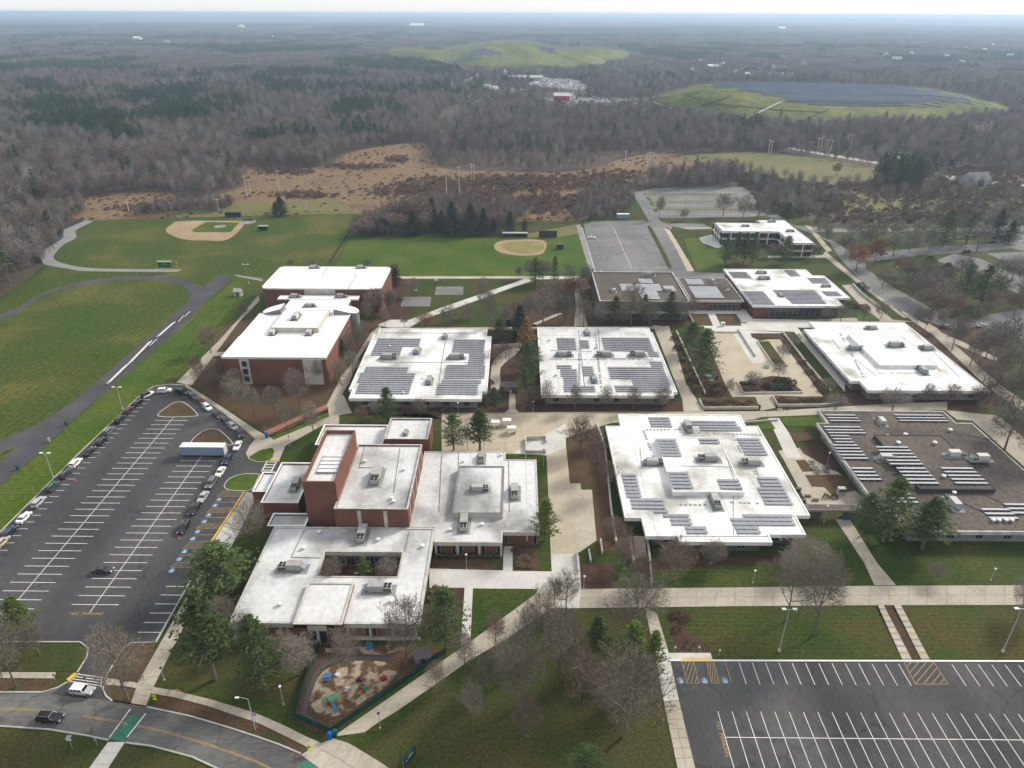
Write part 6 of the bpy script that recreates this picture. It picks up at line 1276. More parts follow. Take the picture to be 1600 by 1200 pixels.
for base, where, xa_, xb_, ya_, yb_, n_ in (('small pale house', 'in the woods around the scrap yard', 670, 800, 118, 152, 14), ('small pale house', 'in the woods behind the solar hill', 1080, 1260, 102, 125, 14), ('small pale house', 'in the hazy woods at far right', 1380, 1590, 70, 108, 12), ('small pale house', 'in the far left woods', 90, 480, 62, 84, 8)):
    for i in range(n_):
        x = xa_+(xb_-xa_)*(i+RH.random())/n_; y = RH.uniform(ya_, yb_); k = 1 if y > 100 else 1.6
        r = shed(x, y, RH.uniform(5, 9)*k, RH.uniform(4, 6)*k, RH.uniform(9, 13), RH.choice(('lamp_white', 'house_wall', 'unit_pale')), RH.choice(('unit_grey', 'fascia_stained', 'house_roof')), None, 'house', RH.uniform(0, 3.1)); r['category'] = 'house'; reg(r, base, where)
# ------------------------------------------------------------ trees
def rvec(R, s=1.0): return Vector((R.uniform(-s, s), R.uniform(-s, s), R.uniform(-s, s)))
def bare(seed, H=13.0, spread=.50, n1=10, n2=6, n3=5, n4=5, tw=.045, base=.28, up=.75):
    """leafless tree: (trunk and limbs, twigs)"""
    R = random.Random(seed); T = MB(); tv, tf = [], []
    def tri(p, q, w_):
        d = (q-p); s = d.cross(rvec(R)).normalized()*w_; k = len(tv); tv.extend([tuple(p-s), tuple(p+s), tuple(q)]); tf.append((k, k+1, k+2))
    def curve(p, d, L, seg, bend, lift):
        pts = [p.copy()]; d = d.normalized()
        for _ in range(seg): d = (d+rvec(R, bend)+Vector((0, 0, lift))).normalized(); p = p+d*(L/seg); pts.append(p.copy())
        return pts
    tr = curve(Vector((0, 0, 0)), Vector((0, 0, 1)), H*.93, 6, .06, .05); r0 = H*.016
    def on(pts, t):
        k = min(int(t*(len(pts)-1)), len(pts)-2); f_ = t*(len(pts)-1)-k; return pts[k].lerp(pts[k+1], f_), (pts[k+1]-pts[k]).normalized()
    for i in range(6): T.cyl(tr[i], tr[i+1], r0*(1-i/6.4), r0*(1-(i+1)/6.4), 6, 0, False)
    for a in range(n1):
        t = base+(1-base)*((a+.5)/n1)**.95; p, d = on(tr, min(t, .99)); az = a*2.4+R.uniform(-.5, .5)
        L1 = H*spread*(1.05-.78*max(0, (t-.35)/.65))*R.uniform(.8, 1.12); dd = Vector((math.cos(az), math.sin(az), up*(.35+.9*t)))
        lm = curve(p, dd, L1, 4, .16, .10); r1 = r0*(1-t)*.62+.025
        for i in range(4): T.cyl(lm[i], lm[i+1], r1*(1-i/4.6), r1*(1-(i+1)/4.6), 4, 0, False)
        for b in range(n2):
            tb = .22+.78*(b+.6)/n2; p2, d2 = on(lm, min(tb, .99)); L2 = L1*.48*(1.15-.6*tb)*R.uniform(.75, 1.25)
            sb = curve(p2, d2+rvec(R, .95)+Vector((0, 0, .25)), L2, 3, .22, .08)
            for i in range(3): tri(sb[i], sb[i+1]+(sb[i+1]-sb[i])*.25, tw*1.5*(1-i*.22))
            for c in range(n3):
                tc = .2+.8*(c+.7)/n3; p3, d3 = on(sb, min(tc, .99)); L3 = L2*.55*R.uniform(.6, 1.2); q3 = p3+(d3+rvec(R, .9)+Vector((0, 0, .2))).normalized()*L3; tri(p3, q3, tw)
                for e in range(n4):
                    pe = p3.lerp(q3, R.uniform(.2, 1)); tri(pe, pe+((q3-p3).normalized()+rvec(R, .9)).normalized()*L3*R.uniform(.35, .8), tw*.8)
    return T, tv, tf
def dome(seed, v, f, H, rx, zc, rz, n, L, tw, lobes=7, low=-.75):
    """fine twigs filling an uneven rounded crown, pointing outwards"""
    R = random.Random(seed); lob = [(rvec(R).normalized(), R.uniform(.12, .32)) for _ in range(lobes)]
    k = len(v); i = 0
    while i < n:
        d = rvec(R); 
        if d.length > 1 or d.length < .1: continue
        d.normalize()
        if d.z < low: continue
        g = .80+sum(a*max(0, d.dot(q))**4 for q, a in lob); rr = R.random()**.42*g; p = Vector((d.x*rx*rr, d.y*rx*rr, zc+d.z*rz*rr))
        o = (d*R.uniform(.5, 1)+rvec(R, .75)+Vector((0, 0, .35))).normalized()*L*R.uniform(.5, 1.3); b = o.cross(rvec(R)).normalized()*tw
        v += [tuple(p-o*.4-b), tuple(p-o*.4+b), tuple(p+o*.6)]; f.append((k, k+1, k+2)); k += 3; i += 1
def conifer(seed, H=14.0, Rad=4.2, whorls=15, per=6, tufts=13, size=.55, start=.16, power=.75, lift=.22, ragged=.35, ntri=2):
    R = random.Random(seed); T = MB(); tv, tf = [], []; T.cyl((0, 0, 0), (0, 0, H*.55), H*.017, H*.011, 6, 0, False); T.cyl((0, 0, H*.55), (0, 0, H*.98), H*.011, .02, 5, 0, False)
    for w_ in range(whorls):
        t = start+(1-start)*(w_+.3)/whorls; rr = Rad*max(.06, (1-((t-start)/(1-start)))**power)*(min(1, .62+(t-start)*3.2))
        for k in range(per):
            az = w_*1.1+k*2*math.pi/per+R.uniform(-.4, .4); L = rr*R.uniform(1-ragged, 1+ragged*.5); z0 = H*t; d = Vector((math.cos(az), math.sin(az), lift+R.uniform(-.08, .12))); e = Vector((0, 0, z0))+d*L
            if L > .6: T.cyl((0, 0, z0), tuple(Vector((0, 0, z0)).lerp(e, .9)), H*.004, .02, 3, 0, False)
            for u in range(tufts):
                s = .25+.75*(u+R.random())/tufts; p = Vector((0, 0, z0))+d*(L*s)+Vector((R.gauss(0, .18), R.gauss(0, .18), R.gauss(0, .10)))*(1+rr*.12)
                p += Vector((-d.y, d.x, 0))*R.uniform(-.22, .22)*L*(1.15-s*.8)
                for _ in range(ntri):
                    a = rvec(R).normalized()*size*R.uniform(.7, 1.2); b = rvec(R).normalized()*size*R.uniform(.5, 1.0); a.z *= .55; b.z *= .55; k2 = len(tv); tv.extend([tuple(p-a*.5-b*.3), tuple(p+a*.5-b*.3), tuple(p+b)]); tf.append((k2, k2+1, k2+2))
    return T, tv, tf
def bushy(seed, rx=1.5, h=1.6, n=420, size=.3, spiky=.5):
    R = random.Random(seed); tv, tf = [], []
    for i in range(n):
        d = rvec(R).normalized(); d.z = abs(d.z); rr = R.uniform(.45, 1.0)**.5*(1+.18*math.sin(3*math.atan2(d.y, d.x)+seed)); p = Vector((d.x*rx*rr, d.y*rx*rr, .08+d.z*h*rr))
        a = (rvec(R)*(1-spiky)+d*spiky).normalized()*size*R.uniform(.7, 1.5); b = a.cross(rvec(R)).normalized()*size*R.uniform(.12, .4)*(1.6-spiky); k = len(tv); tv.extend([tuple(p-b), tuple(p+b), tuple(p+a)]); tf.append((k, k+1, k+2))
    return tv, tf
TM = {}
def tree_mesh(key):
    if key in TM: return TM[key]
    kind, s, lod = key
    if kind in ('bare', 'brown', 'rust'): T, v, f = bare(100+s, 13, [.46, .52, .40, .58][s % 4], *((11, 6, 5, 3, .04), (10, 6, 5, 2, .06), (9, 6, 4, 2, .09))[lod], base=[.26, .22, .3, .2][s % 4]); dome(130+s, v, f, 13, 13*[.46, .52, .40, .58][s % 4]*.62, 8.2, 5.0, *((2600, 1.0, .030), (1700, 1.1, .048), (1000, 1.3, .085))[lod]); tm, cm = 'bark', {'bare': 'twig', 'brown': 'twig_brown', 'rust': 'twig_rust'}[kind]
    elif kind == 'pine': T, v, f = conifer(200+s, 14, [4.2, 4.8, 3.7][s % 3], 15+s % 3, 7, 17, .42, [.14, .2, .26][s % 3], [.7, .6, .85][s % 3], .26, .42); tm, cm = 'bark', 'needle'
    elif kind == 'lightpine': T, v, f = conifer(250+s, 14, 4.3, 13, 6, 15, .58, .14, .7, .35); tm, cm = 'bark', 'needle_light'
    elif kind == 'spruce': T, v, f = conifer(300+s, 14, 3.6, 19, 7, 12, .5, .08, .75, .02, .35); tm, cm = 'bark', 'spruce_needle'
    else: T, v, f = conifer(350+s, 14, 3.4, 17, 6, 11, .42, .08, .95, .1, .25); tm, cm = 'bark', 'larch'
    xs = [p[0] for p in v]; zz = max(p[2] for p in v); W0 = sorted(xs)[int(.985*len(xs))]-sorted(xs)[int(.015*len(xs))]
    TM[key] = (T.mesh('trunk', tm), mesh('crown', v, f, cm), W0, zz); return TM[key]
KN = {'bare': 'bare grey tree', 'brown': 'bare brown-twigged tree', 'rust': 'rust-leaved tree', 'pine': 'green pine', 'lightpine': 'yellow-green pine', 'spruce': 'dark spruce', 'larch': 'orange larch'}
tcount = [0]
def tree(px, py, ytop, wpx, kind, where):
    tcount[0] += 1; s = tcount[0]; b = G(px, py); h = max(2.5, top_z(b, ytop)); lod = 0 if b.y < 165 else 1 if b.y < 290 else 2; T, Cr, W0, H0 = tree_mesh((kind, s % {'bare': 5, 'brown': 3, 'pine': 4, 'spruce': 2}.get(kind, 1), lod if kind in ('bare', 'brown', 'rust') else 0))
    dep = -(RI @ Vector((b.x, b.y, h*.6-HC))).z; wm = wpx*dep/FPX*(.9 if kind in ('pine', 'lightpine') else 1); r = root('bare_tree' if kind in ('bare', 'brown', 'rust') else 'larch_tree' if kind == 'larch' else 'spruce_tree' if kind == 'spruce' else 'pine_tree', b, RN.uniform(0, 6.28)); r['category'] = 'tree'
    r.scale = (wm/W0, wm/W0, h/H0); put('trunk', T, r); put('crown', Cr, r); return reg(r, KN[kind], where)
def trees(where, kind, items):
    for it in items: tree(it[0], it[1], it[2], it[3], it[4] if len(it) > 4 else kind, where)
trees('on the concourse lawn behind the theatre', 'pine', [(709, 704, 646, 42), (750, 704, 638, 44), (731, 703, 662, 18, 'brown')])
trees('before the left solar pavilion', 'pine', [(607, 660, 606, 36), (566, 664, 630, 26, 'brown'), (657, 652, 622, 28, 'bare'), (590, 652, 622, 24, 'bare')])
trees('between theatre and main walk', 'lightpine', [(851, 846, 777, 42)])
trees('beside the playground fence', 'pine', [(697, 1014, 918, 66), (337, 1062, 922, 84), (414, 1077, 962, 74)])
trees('right of the west lot accessible bays', 'pine', [(348, 922, 850, 96)])
trees('right of the west lot accessible bays', 'bare', [(394, 848, 783, 74)])
trees('left of the playground fence', 'bare', [(468, 1055, 1000, 62), (352, 985, 930, 44), (445, 1030, 985, 40), (385, 1010, 950, 40)])
trees('inside the playground', 'bare', [(546, 1054, 975, 60), (635, 1042, 930, 66)])
trees('along the diagonal sidewalk', 'bare', [(727, 1056, 980, 34), (683, 1094, 1028, 34), (740, 1126, 1056, 40), (757, 1088, 1022, 38)])
trees('on the shady lower lawn', 'bare', [(872, 1072, 945, 66), (808, 1104, 990, 74), (973, 1152, 1008, 122), (790, 1065, 985, 44), (846, 985, 912, 46), (828, 1010, 940, 40)])
trees('on the shady lower lawn', 'pine', [(930, 1040, 960, 46), (915, 1222, 1168, 60)])
trees('on the shady lower lawn', 'lightpine', [(985, 1040, 972, 48), (1016, 1060, 985, 40)])
trees('on the shady lower lawn', 'brown', [(905, 1095, 1010, 70), (860, 1010, 940, 46), (940, 1110, 1040, 60), (1000, 1090, 1020, 50), (775, 1010, 950, 36), (820, 1150, 1080, 50)])
trees('at the crossing of the main walks', 'bare', [(884, 952, 890, 42), (995, 984, 898, 98), (866, 945, 895, 30)])
trees('on the lawn before the long walk', 'bare', [(1230, 968, 858, 72), (1272, 992, 866, 64), (1593, 962, 905, 50)])
trees('before the large stepped-roof pavilion', 'brown', [(1052, 908, 842, 66), (978, 882, 830, 44), (1000, 915, 862, 44)])
trees('before the large stepped-roof pavilion', 'bare', [(1116, 884, 846, 36), (1260, 880, 845, 60), (1235, 900, 858, 44), (1290, 905, 862, 42)])
trees('left of the large stepped-roof pavilion', 'brown', [(906, 706, 644, 46), (928, 738, 682, 46), (944, 770, 715, 34), (926, 700, 665, 34), (958, 850, 805, 40)])
trees('in a row before the stained pavilion', 'bare', [(852.5, 640, 592, 24), (899, 641, 600, 26), (946, 640, 600, 26), (989, 641, 602, 24), (1034, 640, 598, 28)])
trees('before the bare white pavilion', 'brown', [(1448, 630, 598, 26), (1483, 632, 598, 28), (1527, 631, 598, 28)])
trees('before the bare white pavilion', 'bare', [(1394, 642, 608, 52), (1305, 641, 614, 34)])
trees('over the brown roof with silver racks', 'pine', [(1379, 846, 746, 70), (1345, 838, 770, 46), (1440, 858, 776, 66)])
trees('over the brown roof with silver racks', 'bare', [(1460, 908, 880, 34), (1205, 812, 790, 1)][:1])
trees('in the garden between the solar pavilions', 'pine', [(824, 606, 533, 44), (834, 580, 536, 30), (772, 642, 605, 26), (782, 532, 497, 32), (820, 630, 575, 28)])
trees('in the garden between the solar pavilions', 'spruce', [(812, 532, 476, 30)])
trees('in the garden between the solar pavilions', 'larch', [(823, 545, 496, 30)])
trees('in the garden between the solar pavilions', 'brown', [(790, 560, 535, 26), (800, 585, 555, 24), (775, 570, 540, 24), (830, 640, 600, 26), (815, 642, 605, 24)])
trees('beside the beige court', 'pine', [(1096, 592, 514, 52), (1078, 552, 503, 40)])
trees('beside the beige court', 'bare', [(1138, 622, 590, 16), (1175, 606, 578, 30), (1215, 590, 566, 24), (1290, 618, 590, 28), (1222, 560, 535, 26), (1240, 545, 520, 22)])
trees('before the library front', 'pine', [(1046, 502, 455, 26), (960, 508, 462, 26, 'pine'), (1005, 506, 460, 22, 'pine')])
trees('before the library front', 'bare', [(985, 515, 435, 50), (912, 512, 462, 34), (936, 510, 468, 30), (1015, 512, 468, 30), (1062, 505, 465, 26), (1080, 500, 462, 24), (970, 512, 475, 30)])
trees('on the wooded slope left of the library', 'bare', [(848, 510, 440, 44), (880, 508, 455, 26), (872, 508, 458, 22), (868, 470, 435, 30), (905, 470, 430, 28), (915, 450, 408, 28), (890, 446, 412, 22), (825, 500, 455, 30), (808, 520, 478, 28)])
trees('on the wooded slope left of the library', 'rust', [(893, 470, 430, 30), (925, 455, 432, 20), (805, 505, 470, 28)])
trees('on the wooded slope left of the library', 'pine', [(884, 505, 452, 20), (866, 444, 400, 16), (836, 445, 402, 26), (848, 442, 403, 28, 'brown')])
trees('on the quad right of the gymnasium', 'bare', [(645, 463, 432, 22), (810, 437, 415, 14), (757, 490, 430, 24), (766, 525, 450, 22), (700, 512, 470, 30), (733, 512, 470, 24), (790, 512, 475, 30), (632, 512, 490, 16), (611, 490, 455, 18), (602, 510, 475, 18), (825, 435, 405, 18), (665, 512, 488, 40, 'rust')])
trees('beside the gymnasium wall', 'bare', [(585, 492, 448, 34), (610, 490, 448, 22), (617, 440, 405, 18)])
trees('beside the gymnasium wall', 'spruce', [(619, 446, 418, 16)])
trees('behind the gymnasium roof', 'bare', [(455, 420, 404, 12), (490, 420, 404, 14), (575, 420, 404, 14)])
trees('right of the sports hall', 'bare', [(560, 540, 505, 24), (545, 560, 520, 24), (552, 590, 545, 28), (570, 530, 500, 24), (575, 505, 470, 22), (532, 600, 555, 28)])
trees('right of the sports hall', 'lightpine', [(537, 560, 530, 16)])
trees('on the leaf bed before the sports hall', 'bare', [(430, 655, 600, 36), (469, 643, 570, 46), (449, 671, 630, 28), (490, 680, 622, 34), (377, 640, 588, 36), (398, 652, 600, 30), (500, 600, 556, 26), (480, 598, 552, 24), (365, 620, 580, 30)])
trees('on the leaf bed before the sports hall', 'brown', [(345, 600, 560, 40), (318, 605, 566, 36), (330, 552, 502, 34), (372, 612, 572, 34), (382, 500, 470, 16), (310, 585, 550, 24), (355, 595, 558, 36)])
trees('at the lot entrance', 'bare', [(200, 1093, 976, 84), (26, 1074, 955, 72), (62, 1022, 965, 40), (8, 1070, 975, 50)])
trees('at the lot entrance', 'lightpine', [(40, 1000, 935, 52)])
trees('before the office block', 'pine', [(1132, 416, 372, 26), (1149, 410, 362, 22), (1162, 410, 363, 20), (1175, 412, 362, 22), (1226, 412, 368, 26), (1228, 350, 316, 26)])
trees('right of the office block', 'bare', [(1272, 406, 382, 16), (1205, 402, 378, 18), (1283, 372, 342, 22), (1290, 385, 352, 20), (1277, 360, 338, 20), (1130, 338, 300, 28), (1185, 342, 300, 20), (1160, 345, 305, 26), (1030, 342, 304, 18), (1068, 345, 325, 16), (1182, 345, 312, 26, 'brown')])
trees('along the right-hand road', 'rust', [(1337, 424, 380, 40), (1365, 416, 370, 30), (1405, 430, 400, 26)])
trees('along the right-hand road', 'bare', [(1320, 400, 362, 26), (1350, 395, 350, 26), (1395, 400, 360, 30), (1420, 395, 355, 26), (1448, 400, 350, 26), (1440, 470, 425, 40), (1465, 475, 430, 40), (1415, 440, 400, 34), (1445, 445, 405, 30), (1485, 470, 440, 30), (1525, 395, 345, 30), (1555, 470, 425, 26), (1580, 440, 400, 34), (1595, 452, 400, 30)])
trees('along the right-hand road', 'pine', [(1506, 462, 411, 30), (1530, 478, 414, 46), (1447, 430, 398, 36), (1477, 432, 410, 30), (1472, 386, 328, 40), (1509, 382, 330, 30)])
trees('along the right-hand road', 'spruce', [(1553, 378, 326, 24), (1575, 380, 345, 24)])
trees('behind the bare white pavilion', 'bare', [(1430, 512, 474, 18), (1445, 515, 476, 18), (1467, 515, 480, 20), (1376, 498, 470, 24), (1347, 505, 475, 18), (1313, 503, 470, 20), (1290, 505, 478, 20), (1487, 548, 492, 36), (1500, 530, 488, 30)])
trees('at the right edge beside the bare white pavilion', 'bare', [(1522, 512, 470, 22), (1515, 572, 510, 30), (1545, 578, 505, 52), (1540, 560, 500, 34), (1570, 560, 492, 50), (1560, 600, 540, 40), (1590, 590, 520, 50), (1535, 600, 560, 30), (1575, 640, 570, 50), (1545, 630, 580, 36), (1595, 650, 585, 46)])
trees('behind the brown roof with silver racks', 'bare', [(1569, 704, 612, 60), (1600, 735, 645, 60), (1556, 660, 610, 36)])
trees('along the far right road', 'bare', [(1330, 375, 340, 30), (1368, 380, 345, 30), (1400, 375, 340, 34), (1435, 378, 340, 32), (1490, 372, 335, 34), (1545, 360, 325, 30), (1590, 365, 325, 36), (1610, 400, 355, 40), (1378, 452, 415, 26), (1470, 455, 415, 34), (1500, 440, 400, 34), (1560, 440, 400, 36), (1600, 480, 430, 40)])
trees('on the slope beside the right-hand road', 'brown', [(1425, 462, 425, 34), (1455, 488, 448, 34), (1490, 495, 455, 36), (1545, 488, 450, 34), (1582, 500, 455, 40), (1520, 450, 418, 30)])
trees('behind the softball field', 'spruce', [(600, 364, 340, 26), (646, 366, 331, 30), (680, 361, 326, 18), (691, 362, 328, 20), (707, 366, 314, 26), (736, 367, 318, 28), (756, 366, 324, 18), (771, 365, 341, 10), (797, 364, 330, 18), (675, 335, 308, 14), (820, 362, 342, 10)])
trees('behind the softball field', 'brown', [(570, 368, 338, 36), (622, 362, 330, 40), (585, 360, 332, 34), (665, 362, 328, 36), (630, 345, 310, 44), (660, 345, 312, 40), (720, 362, 328, 30), (780, 362, 330, 34), (745, 355, 325, 34), (840, 345, 315, 26)])
trees('behind the ball field dugout', 'spruce', [(440, 337, 307, 22), (431, 334, 316, 12)])
trees('on the green pasture', 'rust', [(1306, 275, 253, 16)]); trees('in the woods left of the ball field', 'pine', [(245, 292, 252, 26)])
trees('on the playground side bed', 'brown', [(690, 975, 940, 30)])
trees('inside the square courtyard', 'bare', [(522, 915, 868, 34), (608, 916, 868, 40)]); trees('inside the square courtyard', 'lightpine', [(570, 902, 868, 22)])
# shrubs
SB = {}
def shrub(px, py, wpx, hm, m, where, base):
    k = (m, RN.randrange(3))
    if k not in SB:
        v, f = bushy(40+k[1]*7+len(m), 1.5, 1.6, 900, .2 if m == 'evergreen_shrub' else .3, .3 if m == 'evergreen_shrub' else .75); SB[k] = mesh('shrub', v, f, m)
    b = G(px, py); dep = -(RI @ Vector((b.x, b.y, -HC))).z; wm = wpx*dep/FPX; o = put('shrub', SB[k], None, (b.x, b.y, .15), RN.uniform(0, 6.28), (wm/3.1, wm/3.1, hm/1.65)); o['category'] = 'shrub'; return reg(o, base, where)
for x, y, w_, h in (((620, 715), 0, 0, 0), ) and (): pass
for X, Y, w_, h in ((655, 712, 14, .8), (745, 715, 16, 1.6), (870, 745, 16, 1.4), (930, 760, 20, 1.5), (985, 690, 18, 1.5), (1060, 690, 16, 1.6), (1000, 765, 20, 1.4), (1055, 750, 18, 1.5), (1005, 775, 9, 1.2), (1090, 775, 12, 1.2)): shrub(*P(X, Y), w_, h, 'evergreen_shrub', 'in the white planter of the court', 'dark evergreen shrub')
for X, Y, w_, h in ((1115, 715, 14, 1.6), (780, 770, 9, 1.0), (685, 778, 8, .8)): shrub(*P(X, Y), w_, h, 'shrub', 'in the white planter of the court', 'brown shrub')
for X, Y, w_, h in ((330, 730, 16, 2.2), (380, 760, 20, 2.4), (430, 745, 18, 2.2), (470, 780, 16, 2.2), (350, 800, 16, 2.0), (420, 810, 18, 2.0)): shrub(*P(X, Y), w_, h, 'shrub', 'in the hedge below the court pine', 'brown shrub')
for X, Y, w_, h in ((20, 300, 12, 1.6), (100, 500, 13, 1.6), (140, 590, 14, 1.6), (185, 680, 15, 1.8), (235, 775, 18, 1.8)): shrub(*P(X, Y), w_, h, 'shrub', 'along the slanting wall of the court', 'brown shrub')
shrub(*P(50, 390), 16, 1.6, 'evergreen_shrub', 'along the slanting wall of the court', 'green shrub')
for X, Y, w_, h in ((1110, 420, 12, 1.3), (1200, 520, 14, 1.4), (1270, 610, 14, 1.4), (1360, 720, 18, 1.8), (1410, 780, 18, 1.8), (1050, 330, 9, 1.0)): shrub(*P(X, Y), w_, h, 'shrub', 'along the long straight court wall', 'brown shrub')
for X in range(300, 760, 42): shrub(*P(X, 895+RN.uniform(-18, 18)), 11, .9, 'reed', 'in the left reed bed', 'dry reed tuft')
for X in range(985, 1480, 42): shrub(*P(X, 870+RN.uniform(-16, 16)), 11, .9, 'reed', 'in the right reed bed', 'dry reed tuft')
for x, y, w_, h in ((1056, 962, 16, 1.2), (1070, 968, 14, 1.2), (1058, 985, 14, 1.0)): shrub(x, y, w_, h, 'reed', 'in the curved bed beside the long walk', 'dry shrub')
for x, y in ((1068, 1012), (1078, 1016), (1084, 1008), (1092, 1016), (1074, 1003)): shrub(x, y, 4, .5, 'evergreen_shrub', 'in the curved bed beside the long walk', 'tiny green plant')
for i in range(11): shrub(682+i*9.4, 871+RN.uniform(-1, 1), 11, 1.0, 'evergreen_shrub', 'in the bed before the theatre', 'low green shrub')
for x, y, w_ in ((320, 815, 14), (1303, 778, 12), (1290, 778, 10)): shrub(x, y+0, w_, 1.2, 'reed', 'beside the covered passage court', 'orange grass tuft') if x > 600 else None
for x, y, w_, h in ((680, 930, 24, 2), (700, 945, 22, 2), (806, 862, 16, 1.2), (820, 880, 30, 1.0), (470, 995, 30, 1.6), (520, 1003, 24, 1.2)): shrub(x, y, w_, h, 'shrub', 'against the courtyard building and theatre beds', 'brown shrub')
for x, y, w_, h in ((690, 635, 14, 1), (830, 625, 20, 1.6), (765, 600, 14, 1.5), (560, 636, 12, 1.2), (640, 643, 22, 1.2), (700, 643, 22, 1.0)): shrub(x, y, w_, h, 'shrub', 'in the mulch between the solar pavilions', 'brown shrub')
for x, y, w_, h in ((1345, 447, 14, 1.8), (1352, 452, 12, 1.6)): shrub(x, y, w_, h, 'evergreen_shrub', 'at the head of the road ramp', 'dark evergreen shrub')
for x, y, w_, h in ((1590, 470, 18, 1.6), (1330, 478, 22, 1.8), (1350, 482, 20, 1.6), (1310, 480, 18, 1.6)): shrub(x, y, w_, h, 'shrub', 'right of the cafeteria', 'brown shrub')
sheet('pasture', spline([(1300, 300), (1400, 302), (1480, 292), (1640, 286), (1640, 350), (1480, 346), (1340, 346)], 3), .045, 'pasture')
# ------------------------------------------------------------ hills with solar farms
from mathutils.bvhtree import BVHTree
def lin(t, pts):
    for (a, b), (c, d) in zip(pts, pts[1:]):
        if t <= c: return b+(d-b)*max(0, (t-a))/(c-a)
    return pts[-1][1]
def hill(base, crest, dep, back, prof, label, n=60):
    x0, x1 = base[0][0], base[-1][0]; v = []; rows = 17
    for i in range(n+1):
        px = x0+(x1-x0)*i/n; b = G(px, lin(px, base)); Yc = b.y+dep*math.sin(math.pi*min(max(i/n, .06), .94)); d = ROT @ Vector(((px-800)/FPX, (600-lin(px, crest))/FPX, -1)); t = Yc/d.y; zc_ = max(.3, HC+d.z*t); xc_ = d.x*t
        for k in range(rows):
            if k <= 12:
                q = k/12; z = zc_*lin(q, prof)+noise.noise(Vector((b.x*.02+q*3, px*.02, 1)))*.8*math.sin(math.pi*q)*(1 if dep < 300 else 5)+(zc_*.10*math.sin(px*.075+q*5)*math.sin(math.pi*q) if dep > 300 else .5*math.sin(q*22)*math.sin(math.pi*q)); v.append((b.x+(xc_-b.x)*q, b.y+(Yc-b.y)*q, z if k else -.5))
            else: q = (k-12)/(rows-13); v.append((xc_*(1+.08*q), Yc+back*q, zc_*(1-q)**1.3-.5*q))
    f = [(i*rows+k, (i+1)*rows+k, (i+1)*rows+k+1, i*rows+k+1) for i in range(n) for k in range(rows-1)]
    o = put('hill', mesh('hill', v, f, 'hill_grass', True)); tag(o, kind='structure'); return BVHTree.FromPolygons([Vector(p) for p in v], f)
def hz(bv, x, y):
    h = bv.ray_cast(Vector((x, y, 200)), Vector((0, 0, -1))); return h[0].z if h[0] else None
H1B = [(1002, 166), (1030, 172), (1100, 180), (1160, 188), (1300, 189), (1420, 188), (1540, 180), (1578, 174)]; H1C = [(1002, 160), (1040, 146), (1090, 134), (1110, 131), (1160, 130), (1300, 132), (1400, 136), (1450, 139), (1500, 147), (1540, 158), (1578, 170)]
hv1 = hill(H1B, H1C, 185, 140, [(0, 0), (.12, .22), (.35, .62), (.6, .85), (1, 1)], '')
H2B = [(585, 93), (650, 100), (700, 108), (760, 113), (860, 114), (930, 108), (980, 95), (992, 86)]; H2C = [(585, 86), (620, 77), (660, 73), (700, 75), (730, 72), (770, 66), (800, 64), (830, 66), (860, 73), (890, 77), (930, 75), (970, 79), (992, 84)]
hv2 = hill(H2B, H2C, 420, 250, [(0, 0), (.2, .32), (.5, .6), (1, 1)], '')
def farm(bv, polys, pitch, depth, label, seg=26, lift=1.0):
    r = None
    allp = [q for p in polys for q in p]; ys = [G(x, y, 14).y for x, y in allp]; xs = [G(x, y, 14).x for x, y in allp]; y = min(ys)-40
    while y < max(ys)+60:
        mb = MB(); x = min(xs)-60; runs = []
        while x < max(xs)+60:
            za, zb_ = hz(bv, x, y), hz(bv, x+seg-1, y)
            if za is not None and zb_ is not None:
                p = PX(x+seg/2, y, (za+zb_)/2)
                if mb.v and not any(inside(p[0], p[1], q) for q in polys): runs.append(mb); mb = MB()
                if any(inside(p[0], p[1], q) for q in polys):
                    c = depth*.97; s = depth*.22; a, e = x, x+seg-.4
                    mb.quad((a, y, za+lift), (e, y, zb_+lift), (e, y+c, zb_+lift+s), (a, y+c, za+lift+s), 0); mb.quad((e, y, zb_+lift-.2), (a, y, za+lift-.2), (a, y, za+lift), (e, y, zb_+lift), 1)
                    for t in (.15, .5, .85): xx_ = a+(e-a)*t; z_ = za+(zb_-za)*t; mb.box(xx_-.1, xx_+.1, y+.4, y+.6, z_-.3, z_+lift+s*.8, 1)
            x += seg
        for mb in runs+([mb] if mb.v else []):
            if r is None: r = root('solar_farm', (0, y, 0), 0, label, 'solar farm'); oy = y
            put('panel_row', mb.mesh('panel_row', ['panel_hill', 'alum']), r, (0, -oy, 0))
        y += pitch
farm(hv1, [[(1095, 131), (1150, 129), (1300, 131), (1400, 134), (1410, 138), (1440, 140), (1490, 149), (1520, 160), (1490, 166), (1400, 168), (1340, 167), (1262, 164), (1232, 158), (1210, 152), (1175, 147), (1140, 139)]], 7.0, 4.2, 'broad blue solar farm covering the top of the near grassy hill')
farm(hv2, [[(726, 83), (752, 75), (782, 82), (775, 88), (735, 88)], [(695, 97), (722, 90), (748, 92), (730, 101), (705, 103)], [(845, 74), (866, 76), (872, 84), (855, 85)], [(665, 73), (690, 74), (690, 77), (665, 77)]], 13, 4.0, 'scattered solar rows on the far grassy hill', 20)
